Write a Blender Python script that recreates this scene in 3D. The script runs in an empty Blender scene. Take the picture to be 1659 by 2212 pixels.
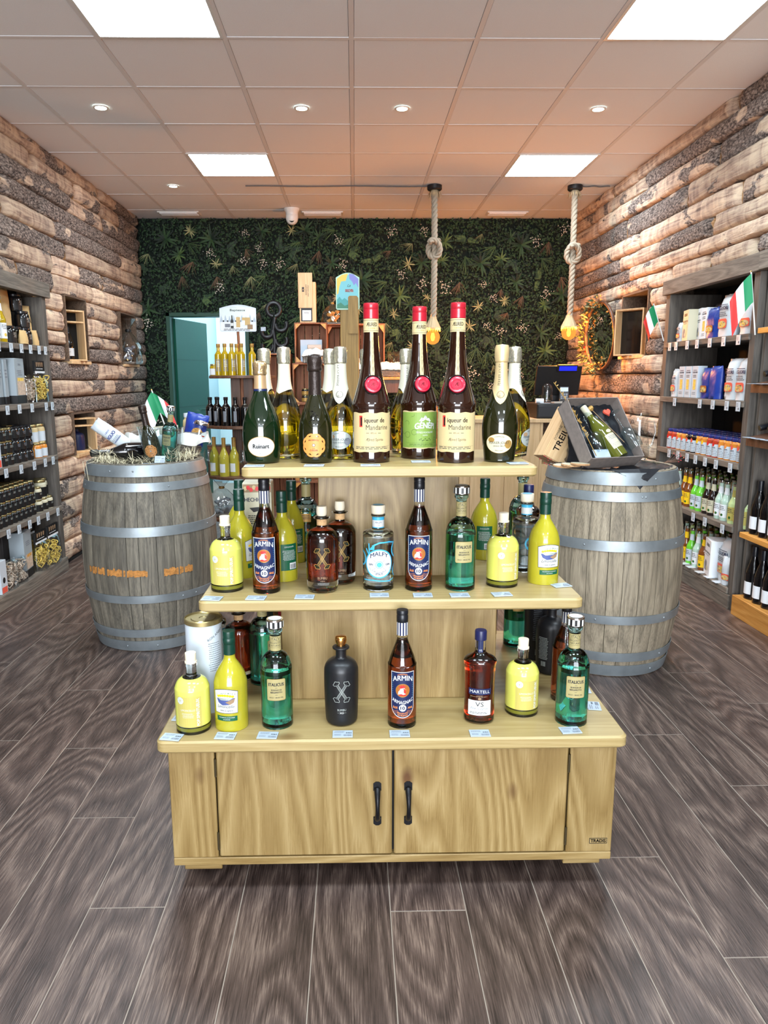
import bpy, math, random
from math import sin, cos, pi, radians as rad
from mathutils import Vector, Matrix, noise, geometry
random.seed(7)
SC = bpy.context.scene
COL = SC.collection

# ---------------------------------------------------------------- camera
cam = bpy.data.cameras.new('camera')
camo = bpy.data.objects.new('camera', cam)
COL.objects.link(camo)
PITCH, YAW, ROLL, FPX, CX = 0.1813325, 0.018172, -0.003573, 1575.58, 796.12
_F = Vector((sin(YAW)*cos(PITCH), cos(YAW)*cos(PITCH), -sin(PITCH)))
_R = Vector((cos(YAW), -sin(YAW), 0)); _U = _R.cross(_F)
_R2 = _R*cos(ROLL)+_U*sin(ROLL); _U2 = -_R*sin(ROLL)+_U*cos(ROLL)
camo.matrix_world = Matrix(((_R2.x, _U2.x, -_F.x, 0), (_R2.y, _U2.y, -_F.y, 0), (_R2.z, _U2.z, -_F.z, 1.35), (0, 0, 0, 1)))
cam.sensor_fit = 'VERTICAL'; cam.sensor_height = 24.0
cam.lens = FPX/2212*24.0
cam.shift_x = (829.5-CX)/2212
cam.clip_start = 0.05; cam.clip_end = 60
SC.camera = camo

# ---------------------------------------------------------------- world, light, exposure
w = bpy.data.worlds.new('world'); SC.world = w; w.use_nodes = True
w.node_tree.nodes['Background'].inputs[0].default_value = (0.62, 0.72, 0.9, 1)
w.node_tree.nodes['Background'].inputs[1].default_value = 0.35
SC.view_settings.view_transform = 'Standard'
SC.view_settings.look = 'None'
SC.view_settings.exposure = 0.0
SC.view_settings.gamma = 1.0
SC.view_settings.use_curve_mapping = False
PANEL_EMIT = 38.0          # LED ceiling panels (the luminous face)
SPOT_W = 30.0              # recessed spots
BULB_W = 150.0              # amber filament bulbs on the ropes
cy = SC.cycles
cy.max_bounces = 10; cy.diffuse_bounces = 4; cy.glossy_bounces = 4; cy.transmission_bounces = 9; cy.transparent_max_bounces = 12
cy.sample_clamp_indirect = 6.0
cy.caustics_reflective = False; cy.caustics_refractive = False
cy.use_denoising = True

def lamp(name, kind, loc, watts, color, size=0.1, rot=(0, 0, 0), spot=None, parent=None):
    l = bpy.data.lights.new(name, kind); l.energy = watts; l.color = color
    if kind == 'AREA':
        l.shape = 'SQUARE'; l.size = size
    else:
        l.shadow_soft_size = size
    if spot: l.spot_size = spot; l.spot_blend = 0.8
    o = bpy.data.objects.new(name, l); o.location = loc; o.rotation_euler = rot; o.parent = parent
    COL.objects.link(o); return o

# added cool fill light behind the camera, brightens ceiling and room
lamp('front_fill_light', 'AREA', (0, -5.7, 1.5), 800, (.86, .92, 1), 4.3, rot=(rad(96), 0, 0))
bpy.data.lights['front_fill_light'].shape = 'RECTANGLE'; bpy.data.lights['front_fill_light'].size_y = 2.7

# ---------------------------------------------------------------- materials
MATS = {}
def lin(c):
    return tuple(((x/255)/12.92 if x/255 <= .04045 else ((x/255+.055)/1.055)**2.4) for x in c)
class NT:
    def __init__(s, name):
        m = bpy.data.materials.new(name); m.use_nodes = True
        s.m = m; s.t = m.node_tree; s.b = s.t.nodes['Principled BSDF']; MATS[name] = m
    def n(s, kind, **kw):
        x = s.t.nodes.new('ShaderNode'+kind)
        for k, v in kw.items():
            if k.startswith('i_'):
                k = k[2:]
                x.inputs[int(k) if k.isdigit() else k.replace('_', ' ')].default_value = v
            else: setattr(x, k, v)
        return x
    def l(s, a, b): s.t.links.new(a, b)
def rgba(c): return (*c[:3], 1)
def mat(name, c, rough=.5, metal=0, coat=0, var=0, vs=30, bump=0, bs=60, trans=0, ior=1.45, alpha=1, emit=None, es=0, sub=0, spec=.5, tr_rough=None, srgb=True):
    """plain material; c is an sRGB colour; var = noise colour variation, bump = fine relief"""
    if srgb: c = lin(c)
    k = NT(name); b = k.b
    b.inputs['Base Color'].default_value = rgba(c); b.inputs['Roughness'].default_value = rough
    b.inputs['Metallic'].default_value = metal; b.inputs['IOR'].default_value = ior
    b.inputs['Coat Weight'].default_value = coat; b.inputs['Coat Roughness'].default_value = .04
    b.inputs['Transmission Weight'].default_value = trans; b.inputs['Alpha'].default_value = alpha
    b.inputs['Specular IOR Level'].default_value = spec
    if emit: b.inputs['Emission Color'].default_value = rgba(lin(emit)); b.inputs['Emission Strength'].default_value = es
    if var or bump:
        tc = k.n('TexCoord')
        if var:
            no = k.n('TexNoise', i_Scale=vs, i_Detail=5.0); k.l(tc.outputs['Object'], no.inputs['Vector'])
            r = k.n('ValToRGB'); r.color_ramp.elements[0].position = .3; r.color_ramp.elements[1].position = .7
            r.color_ramp.elements[0].color = rgba([x*(1-var) for x in c]); r.color_ramp.elements[1].color = rgba([min(1, x*(1+var)) for x in c])
            k.l(no.outputs['Fac'], r.inputs[0]); k.l(r.outputs[0], b.inputs['Base Color'])
        if bump:
            n2 = k.n('TexNoise', i_Scale=bs, i_Detail=4.0); k.l(tc.outputs['Object'], n2.inputs['Vector'])
            bp = k.n('Bump', i_Strength=bump, i_Distance=.004); k.l(n2.outputs['Fac'], bp.inputs['Height']); k.l(bp.outputs[0], b.inputs['Normal'])
    return k.m
def glass(name, c, rough=0.0, ior=1.45, mix=1.0):
    return mat(name, c, rough, trans=mix, ior=ior, srgb=True)
def thin(name, tint, gloss=(1, 1, 1), rough=.03, base=.06):
    """thin clear film or glass: sees straight through, mirrors at grazing angles"""
    k = NT(name); t = k.n('BsdfTransparent', i_0=rgba(lin(tint))); g = k.n('BsdfGlossy', i_Color=rgba(gloss), i_Roughness=rough)
    f0 = k.n('LayerWeight', i_Blend=.5); f = k.n('Math', operation='POWER', i_1=4.0); k.l(f0.outputs['Facing'], f.inputs[0])
    a = k.n('Math', operation='MULTIPLY_ADD', i_1=.55, i_2=base); k.l(f.outputs[0], a.inputs[0])
    mx = k.n('MixShader'); k.l(a.outputs[0], mx.inputs[0]); k.l(t.outputs[0], mx.inputs[1]); k.l(g.outputs[0], mx.inputs[2])
    k.l(mx.outputs[0], k.t.nodes['Material Output'].inputs[0]); return k.m
def wood(name, cols, axis=0, scale=1.0, rough=.5, ring=1.0, knots=.0, bump=.25, coat=0, stretch=12, rnd=True, hues=.12, world=False, ra=.3, fs=24, fa=1.15, ph=0.0, fl=7, kd=1):
    """grain runs along axis; cols = sRGB colours dark..light; every object gets its own offset and a slight tone of its own"""
    k = NT(name); tc = k.n('TexCoord'); oi = k.n('ObjectInfo')
    src = tc.outputs['Object']
    if world: src = k.n('NewGeometry').outputs['Position']
    off = k.n('VectorMath', operation='SCALE'); comb = k.n('CombineXYZ')
    k.l(oi.outputs['Random'], comb.inputs[0]); k.l(oi.outputs['Random'], comb.inputs[1]); k.l(oi.outputs['Random'], comb.inputs[2])
    off.inputs['Scale'].default_value = 37.0 if rnd else 0; k.l(comb.outputs[0], off.inputs[0])
    add = k.n('VectorMath', operation='ADD'); k.l(src, add.inputs[0]); k.l(off.outputs[0], add.inputs[1])
    mp = k.n('Mapping'); s = [scale*stretch]*3; s[axis] = scale
    mp.inputs['Scale'].default_value = s; k.l(add.outputs[0], mp.inputs['Vector'])
    warp = k.n('TexNoise', i_Scale=.55, i_Detail=2.0); k.l(mp.outputs[0], warp.inputs['Vector'])
    m2 = k.n('Math', operation='MULTIPLY', i_1=22.0*ring); k.l(warp.outputs['Fac'], m2.inputs[0])
    sn = k.n('Math', operation='PINGPONG', i_1=1.0)
    mp2 = k.n('Mapping'); s2 = [scale*stretch*fs]*3; s2[axis] = scale*fl; mp2.inputs['Scale'].default_value = s2; k.l(add.outputs[0], mp2.inputs['Vector'])
    fine = k.n('TexNoise', i_Scale=1.0, i_Detail=4.0, i_Roughness=.65); k.l(mp2.outputs[0], fine.inputs['Vector'])
    pa = k.n('Math', operation='MULTIPLY_ADD', i_1=ph); k.l(fine.outputs['Fac'], pa.inputs[0]); k.l(m2.outputs[0], pa.inputs[2]); k.l(pa.outputs[0], sn.inputs[0])
    a1 = k.n('Math', operation='MULTIPLY', i_1=ra); k.l(sn.outputs[0], a1.inputs[0])
    a2 = k.n('Math', operation='MULTIPLY_ADD', i_1=fa, i_2=.22-ra/2-.35+(1.15-fa)*.5); k.l(fine.outputs['Fac'], a2.inputs[0])
    a4 = k.n('Math', operation='ADD'); k.l(a1.outputs[0], a4.inputs[0]); k.l(a2.outputs[0], a4.inputs[1])
    big = k.n('TexNoise', i_Scale=1.3, i_Detail=2.0); k.l(mp.outputs[0], big.inputs['Vector'])
    a3 = k.n('Math', operation='MULTIPLY_ADD', i_1=.3); k.l(big.outputs['Fac'], a3.inputs[0]); k.l(a4.outputs[0], a3.inputs[2])
    r = k.n('ValToRGB'); el = r.color_ramp.elements
    n = len(cols)
    while len(el) < n: el.new(.5)
    for i, c in enumerate(cols):
        el[i].position = .08+.84*i/(n-1); el[i].color = rgba(lin(c))
    k.l(a3.outputs[0], r.inputs[0])
    out = r.outputs[0]
    if knots:
        vo = k.n('TexVoronoi', i_Scale=knots); mp3 = k.n('Mapping'); s3 = [1.0]*3; s3[axis] = .55; s3[kd] = .015; mp3.inputs['Scale'].default_value = s3
        k.l(add.outputs[0], mp3.inputs['Vector']); k.l(mp3.outputs[0], vo.inputs['Vector'])
        kr = k.n('ValToRGB'); kr.color_ramp.elements[0].position = .03; kr.color_ramp.elements[1].position = .10
        kr.color_ramp.elements[0].color = (.34, .2, .11, 1); kr.color_ramp.elements[1].color = (1, 1, 1, 1); k.l(vo.outputs['Distance'], kr.inputs[0])
        mk = k.n('MixRGB', blend_type='MULTIPLY', i_0=1.0); k.l(out, mk.inputs[1]); k.l(kr.outputs[0], mk.inputs[2]); out = mk.outputs[0]
    hv = k.n('HueSaturation'); mr = k.n('MapRange'); mr.inputs['To Min'].default_value = 1-hues; mr.inputs['To Max'].default_value = 1+hues
    k.l(oi.outputs['Random'], mr.inputs['Value']); k.l(mr.outputs[0], hv.inputs['Value']); k.l(out, hv.inputs['Color']); out = hv.outputs[0]
    k.l(out, k.b.inputs['Base Color']); k.b.inputs['Roughness'].default_value = rough; k.b.inputs['Coat Weight'].default_value = coat
    bp = k.n('Bump', i_Strength=bump, i_Distance=.002); k.l(a3.outputs[0], bp.inputs['Height']); k.l(bp.outputs[0], k.b.inputs['Normal'])
    return k.m

M = MATS
# the place
wood('floor_oak', [(26, 19, 17), (54, 43, 39), (84, 69, 63), (128, 110, 99)], axis=1, scale=1.0, rough=.38, ring=2.3, bump=.4, stretch=4.6, hues=.15, ra=.30, fs=70, fa=1.25, ph=.8, fl=12)
mat('grout', (120, 112, 105), .8)
mat('floor_gap', (150, 138, 126), .6)
mat('tile_white', (240, 241, 244), .9, var=.03, vs=300, bump=.25, bs=350)
mat('t_bar', (225, 222, 222), .6)
mat('plaster', (170, 165, 160), .9)
mat('room_white', (205, 232, 240), .7, emit=None)
mat('white_metal', (222, 220, 215), .35)
mat('led_face', (255, 255, 255), .4, emit=(226, 244, 255), es=PANEL_EMIT)
mat('led_green', (255, 255, 255), .4, emit=(238, 255, 238), es=40)
mat('door_green', (14, 74, 58), .38, bump=.1, bs=8)
mat('frame_green', (12, 62, 45), .45)
# log wall
def logmat(name, barky):
    k = NT(name); g = k.n('TexCoord'); oi = k.n('ObjectInfo')
    comb = k.n('CombineXYZ'); k.l(oi.outputs['Random'], comb.inputs[0]); k.l(oi.outputs['Random'], comb.inputs[2])
    sc = k.n('VectorMath', operation='SCALE'); sc.inputs['Scale'].default_value = 23.0; k.l(comb.outputs[0], sc.inputs[0])
    ad = k.n('VectorMath', operation='ADD'); k.l(g.outputs['Object'], ad.inputs[0]); k.l(sc.outputs[0], ad.inputs[1]); P = ad.outputs[0]
    # peeled wood: streaks along the log and adze marks across it
    mp = k.n('Mapping'); mp.inputs['Scale'].default_value = (9, 1.6, 26); k.l(P, mp.inputs['Vector'])
    n1 = k.n('TexNoise', i_Scale=1.6, i_Detail=6.0, i_Roughness=.68, i_Distortion=.8); k.l(mp.outputs[0], n1.inputs['Vector'])
    mq = k.n('Mapping'); mq.inputs['Scale'].default_value = (3, 9, 3); k.l(P, mq.inputs['Vector'])
    n1b = k.n('TexNoise', i_Scale=1.5, i_Detail=3.0, i_Distortion=1.0); k.l(mq.outputs[0], n1b.inputs['Vector'])
    s1 = k.n('Math', operation='MULTIPLY_ADD', i_1=.42, i_2=.02); k.l(n1b.outputs['Fac'], s1.inputs[0])
    s2 = k.n('Math', operation='MULTIPLY_ADD', i_1=.6); k.l(n1.outputs['Fac'], s2.inputs[0]); k.l(s1.outputs[0], s2.inputs[2])
    r1 = k.n('ValToRGB'); e = r1.color_ramp.elements
    for i, (p, c) in enumerate([(.34, (92, 70, 58)), (.43, (150, 122, 102)), (.51, (190, 160, 134)), (.62, (222, 196, 162))]):
        if i > 1: e.new(.5)
        e[i].position = p; e[i].color = rgba(lin(c))
    k.l(s2.outputs[0], r1.inputs[0])
    # bark: cracked plates
    mb = k.n('Mapping'); mb.inputs['Scale'].default_value = (30, 24, 48); k.l(P, mb.inputs['Vector'])
    wn = k.n('TexNoise', i_Scale=2.0, i_Detail=3.0); k.l(mb.outputs[0], wn.inputs['Vector'])
    wa = k.n('MixRGB', i_0=.25); k.l(mb.outputs[0], wa.inputs[1]); k.l(wn.outputs['Color'], wa.inputs[2])
    vo = k.n('TexVoronoi', feature='DISTANCE_TO_EDGE', i_Scale=1.6); k.l(wa.outputs[0], vo.inputs['Vector'])
    rb = k.n('ValToRGB'); e = rb.color_ramp.elements
    e[0].position = 0; e[0].position = .12; e[0].color = rgba(lin((58, 48, 44))); e[1].position = .3; e[1].color = rgba(lin((134, 118, 108))); e.new(.6).color = rgba(lin((190, 172, 158)))
    nb_ = k.n('TexNoise', i_Scale=1.4, i_Detail=7.0, i_Roughness=.72); k.l(mb.outputs[0], nb_.inputs['Vector'])
    vm = k.n('Math', operation='MULTIPLY_ADD', i_1=.8, i_2=0.0, use_clamp=True); k.l(vo.outputs['Distance'], vm.inputs[0]); va = k.n('Math', operation='MULTIPLY_ADD', i_1=1.5, i_2=-.55); k.l(nb_.outputs['Fac'], va.inputs[0]); vs_ = k.n('Math', operation='ADD'); k.l(vm.outputs[0], vs_.inputs[0]); k.l(va.outputs[0], vs_.inputs[1])
    k.l(vs_.outputs[0], rb.inputs[0])
    # where bark is left on
    mm = k.n('Mapping'); mm.inputs['Scale'].default_value = (1, 1.0, 2.4); k.l(P, mm.inputs['Vector'])
    nm = k.n('TexNoise', i_Scale=2.6, i_Detail=5.0, i_Roughness=.55, i_Distortion=.4); k.l(mm.outputs[0], nm.inputs['Vector'])
    rm = k.n('ValToRGB'); rm.color_ramp.elements[0].position = barky; rm.color_ramp.elements[1].position = barky+.025; k.l(nm.outputs['Fac'], rm.inputs[0])
    mx = k.n('MixRGB'); k.l(rm.outputs[0], mx.inputs[0]); k.l(rb.outputs[0], mx.inputs[1]); k.l(r1.outputs[0], mx.inputs[2])
    hv = k.n('HueSaturation', i_Saturation=.84); mr = k.n('MapRange'); mr.inputs['To Min'].default_value = .74; mr.inputs['To Max'].default_value = 1.15
    k.l(oi.outputs['Random'], mr.inputs['Value']); k.l(mr.outputs[0], hv.inputs['Value']); k.l(mx.outputs[0], hv.inputs['Color'])
    k.l(hv.outputs[0], k.b.inputs['Base Color']); k.b.inputs['Roughness'].default_value = .8
    hm = k.n('MixRGB'); k.l(rm.outputs[0], hm.inputs[0]); k.l(s2.outputs[0], hm.inputs[2])
    vb = k.n('Math', operation='MULTIPLY_ADD', i_1=.9, i_2=.5); k.l(vs_.outputs[0], vb.inputs[0]); k.l(vb.outputs[0], hm.inputs[1])
    bp = k.n('Bump', i_Strength=.9, i_Distance=.014); k.l(hm.outputs[0], bp.inputs['Height']); k.l(bp.outputs[0], k.b.inputs['Normal'])
logmat('log_peeled', .35); logmat('log_mixed', .45); logmat('log_bark', .60)
wood('log_end', [(120, 84, 56), (176, 132, 90), (214, 178, 132)], axis=0, scale=2, rough=.8)
wood('niche_wood', [(50, 38, 30), (88, 70, 56), (122, 100, 80)], axis=1, scale=1.4, rough=.8)
# furniture woods
P1 = [(92, 68, 34), (124, 99, 54), (142, 118, 72), (160, 137, 92)]
wood('pine_x', P1, axis=0, scale=1.0, rough=.42, ring=2.0, knots=4.2, bump=.12, hues=.05, stretch=7, ra=.42, fs=44, fa=.7, ph=.7, fl=14)
wood('pine_z', P1, axis=2, scale=1.0, rough=.42, ring=2.0, knots=4.6, bump=.12, hues=.05, stretch=7, ra=.42, fs=44, fa=.7, ph=.7, fl=14)
wood('pine_pale', [(126, 102, 58), (158, 136, 88), (178, 158, 112)], axis=0, scale=1.0, rough=.42, ring=1.6, knots=3.6, kd=2, bump=.1, hues=.05, stretch=7, ra=.2, fs=34, fa=.6, ph=1.4)
wood('counter_wood', [(172, 138, 96), (198, 166, 122), (214, 184, 142)], axis=2, scale=1.0, rough=.5, ring=.6, bump=.1, hues=.05)
wood('grey_wood', [(52, 48, 44), (86, 79, 71), (112, 104, 94), (134, 125, 113)], axis=1, scale=1.3, rough=.7, ring=1.0, hues=.1)
wood('grey_wood_z', [(48, 45, 42), (80, 74, 68), (106, 99, 91)], axis=2, scale=1.3, rough=.7, ring=.8, hues=.1)
mat('dark_board', (34, 35, 37), .7, var=.2, vs=12)
wood('orange_wood', [(150, 96, 36), (194, 134, 60), (216, 160, 84)], axis=1, scale=1.2, rough=.45, ring=.8)
wood('crate_wood', [(92, 52, 32), (138, 84, 54), (172, 112, 76)], axis=2, scale=1.4, rough=.65)
wood('walnut', [(50, 32, 24), (84, 56, 40), (112, 76, 54)], axis=2, scale=1.2, rough=.5)
wood('sign_wood', [(104, 80, 34), (140, 110, 52), (164, 132, 70)], axis=2, scale=1.2, rough=.55)
wood('box_wood', [(170, 134, 92), (204, 168, 122), (224, 194, 150)], axis=2, scale=1.4, rough=.55, ring=.7)
wood('barrel_oak', [(62, 56, 48), (104, 95, 80), (140, 128, 108), (164, 152, 130)], axis=2, scale=1.5, rough=.68, ring=.7, bump=.35, hues=.17)
wood('barrel_dark', [(46, 43, 38), (80, 75, 66), (108, 102, 90), (134, 126, 110)], axis=2, scale=1.5, rough=.68, ring=.7, bump=.35, hues=.17)
mat('hoop', (142, 150, 154), .45, metal=.6, var=.2, vs=9, bump=.1, bs=40)
mat('iron', (30, 30, 33), .4, metal=.6, bump=.2, bs=60)
mat('brass_dark', (92, 82, 60), .4, metal=.8)
mat('rubber', (20, 20, 21), .6)
mat('black', (14, 14, 15), .5)
mat('matt_black', (22, 23, 26), .38)
mat('black_gloss', (7, 7, 9), .12, coat=.5)
mat('white_paper', (222, 226, 230), .7)
mat('tag_paper', (170, 184, 198), .55)
mat('ink', (38, 40, 48), .7)
mat('ink_grey', (120, 125, 134), .7)
# bottle glass and drinks
glass('clear_glass', (246, 250, 250)); glass('teal_glass', (186, 240, 238)); glass('amber_drink', (190, 92, 44)); glass('rum_drink', (140, 52, 26))
glass('pale_drink', (246, 226, 70)); glass('teal_drink', (120, 236, 214)); glass('water_drink', (240, 248, 250)); glass('brown_glass', (66, 30, 14))
glass('orange_drink', (214, 84, 20))
mat('yellow_opaque', (226, 216, 40), .18, coat=.6); mat('lemon_milk', (206, 206, 96), .16, coat=.6)
mat('yellow_deep', (166, 158, 40), .16, coat=.6)
mat('green_dark_glass', (10, 30, 12), .05, coat=.6); mat('olive_dark_glass', (26, 27, 8), .05, coat=.6)
mat('brown_dark_glass', (36, 16, 8), .05, coat=.6); mat('teal_dark_glass', (6, 40, 38), .05, coat=.6)
mat('foil_silver', (220, 218, 196), .25, metal=.85, bump=.5, bs=70); mat('foil_gold', (214, 184, 138), .25, metal=.85, bump=.6, bs=80); mat('foil_rose', (206, 170, 128), .33, metal=.5)
mat('foil_dark', (48, 38, 34), .35, metal=.4, bump=.35, bs=120); mat('foil_ivory', (220, 216, 196), .36, metal=.25)
mat('foil_champ', (216, 190, 140), .35, metal=.35)
mat('cap_green', (10, 52, 40), .35); mat('cap_black', (20, 22, 28), .35); mat('cap_navy', (26, 30, 70), .35); mat('wax_red', (170, 28, 44), .3, coat=.4)
mat('seal_red', (200, 22, 52), .3, coat=.3); mat('seal_dark', (130, 10, 32), .35)
mat('cork', (196, 158, 112), .8, var=.2, vs=200); mat('cork_pale', (220, 208, 184), .7); mat('gold', (222, 166, 96), .2, metal=1)
mat('chrome', (212, 214, 216), .12, metal=1); mat('check_black', (30, 30, 32), .3)
mat('navy', (22, 34, 74), .4); mat('white', (206, 208, 206), .45); mat('red', (206, 40, 40), .45); mat('orange', (226, 140, 70), .45); mat('ochre', (160, 92, 34), .45)
mat('cream', (196, 176, 130), .6); mat('cream_pale', (196, 190, 164), .5); mat('gold_ink', (168, 132, 70), .4, metal=.3); mat('silver_label', (176, 184, 180), .35, metal=.3)
mat('green_label', (122, 150, 66), .5); mat('green_ink', (62, 86, 30), .5); mat('green_band', (12, 84, 56), .45); mat('beige_label', (164, 152, 104), .5)
mat('sky_blue', (66, 168, 206), .35); mat('olive_base', (104, 104, 30), .1, coat=.5); mat('pale_yellow', (184, 172, 92), .45); mat('lemon', (242, 196, 30), .4); mat('leaf_green', (40, 92, 34), .5)
mat('sea_blue', (70, 84, 140), .5); mat('sand', (150, 122, 92), .6); mat('black_ink', (20, 18, 20), .5)
mat('kraft', (202, 172, 120), .75, bump=.3, bs=25); mat('plastic_white', (196, 206, 214), .35); mat('blue_pack', (30, 56, 140), .35, bump=.5, bs=20)
mat('white_pack', (200, 208, 214), .45, bump=.9, bs=18); mat('grey_pack', (98, 94, 94), .5, bump=.8, bs=22); mat('food', (206, 150, 76), .6, var=.5, vs=90)
mat('pasta', (224, 192, 92), .6, var=.25, vs=60, bump=.8, bs=60); mat('pasta_pale', (196, 176, 156), .6, var=.3, vs=60)
mat('jar_dark', (22, 22, 24), .12, coat=.6); mat('lid_gold', (176, 160, 112), .3, metal=.8); mat('lid_black', (16, 18, 24), .3, coat=.5); mat('lid_blue', (36, 44, 110), .35)
mat('olive_oil', (168, 140, 14), .12, coat=.6); mat('honey', (206, 130, 50), .15, coat=.6); mat('red_sauce', (176, 60, 36), .2, coat=.5)
thin('film', (246, 250, 252), base=.12); thin('clear_thin', (240, 246, 248), base=.05); thin('pale_green_thin', (196, 226, 214), base=.06)
k = NT('amber_bulb'); _t = k.n('BsdfTransparent', i_0=(1, .62, .25, 1)); _e = k.n('Emission', i_Color=(1, .42, .08, 1), i_Strength=1.5)
_m = k.n('MixShader', i_0=.5); k.l(_t.outputs[0], _m.inputs[1]); k.l(_e.outputs[0], _m.inputs[2]); k.l(_m.outputs[0], k.t.nodes['Material Output'].inputs[0])
mat('lime_drink', (106, 196, 56), .1, coat=.6); mat('mist_drink', (178, 204, 188), .1, coat=.6); mat('cola_drink', (28, 16, 16), .08, coat=.6); mat('straw_drink', (196, 214, 150), .1, coat=.6); mat('tea_drink', (120, 66, 26), .1, coat=.6)
mat('flag_green', (20, 132, 84), .6); mat('flag_red', (214, 58, 56), .6); mat('flag_white', (226, 232, 238), .6)
mat('straw', (226, 216, 184), .7); mat('basket', (120, 112, 104), .8, var=.3, vs=60, bump=.6, bs=80); mat('cloth_white', (222, 222, 216), .85, bump=.3, bs=30)
mat('linen', (176, 168, 158), .85, bump=.3, bs=60); mat('tissue_black', (26, 28, 33), .42, bump=.6, bs=16)
mat('rope', (152, 140, 122), .85, bump=.6, bs=120); mat('burlap', (190, 168, 132), .9, bump=.6, bs=90)
mat('filament', (255, 200, 90), .4, emit=(255, 190, 70), es=14)
mat('screen_blue', (10, 10, 200), .3, emit=(16, 30, 255), es=2.5)
mat('mirror', (230, 232, 232), .02, metal=1)
mat('bluegrey_box', (152, 162, 168), .5); mat('coral', (222, 90, 70), .5)
def leafmat(name, a, b):
    k = NT(name); oi = k.n('NewGeometry'); no = k.n('TexNoise', i_Scale=14.0, i_Detail=3.0); tc = k.n('TexCoord'); k.l(tc.outputs['Object'], no.inputs['Vector'])
    r = k.n('ValToRGB'); r.color_ramp.elements[0].color = rgba(lin(a)); r.color_ramp.elements[1].color = rgba(lin(b)); r.color_ramp.elements[0].position = .35; r.color_ramp.elements[1].position = .65
    ad = k.n('Math', operation='MULTIPLY_ADD', i_1=.5, i_2=0.0); k.l(oi.outputs['Random Per Island'], ad.inputs[0]); a2 = k.n('Math', operation='MULTIPLY_ADD', i_1=.5); k.l(no.outputs['Fac'], a2.inputs[0]); k.l(ad.outputs[0], a2.inputs[2])
    k.l(a2.outputs[0], r.inputs[0]); k.l(r.outputs[0], k.b.inputs['Base Color']); k.b.inputs['Roughness'].default_value = .72
leafmat('leaf_dark', (10, 30, 20), (42, 70, 38)); leafmat('leaf_mid', (28, 56, 30), (74, 98, 50)); leafmat('leaf_pale', (70, 84, 50), (150, 148, 104)); leafmat('leaf_rust', (74, 58, 42), (112, 86, 60))
mat('foliage_back', (7, 20, 13), .9); mat('blossom', (216, 206, 190), .7)

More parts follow.
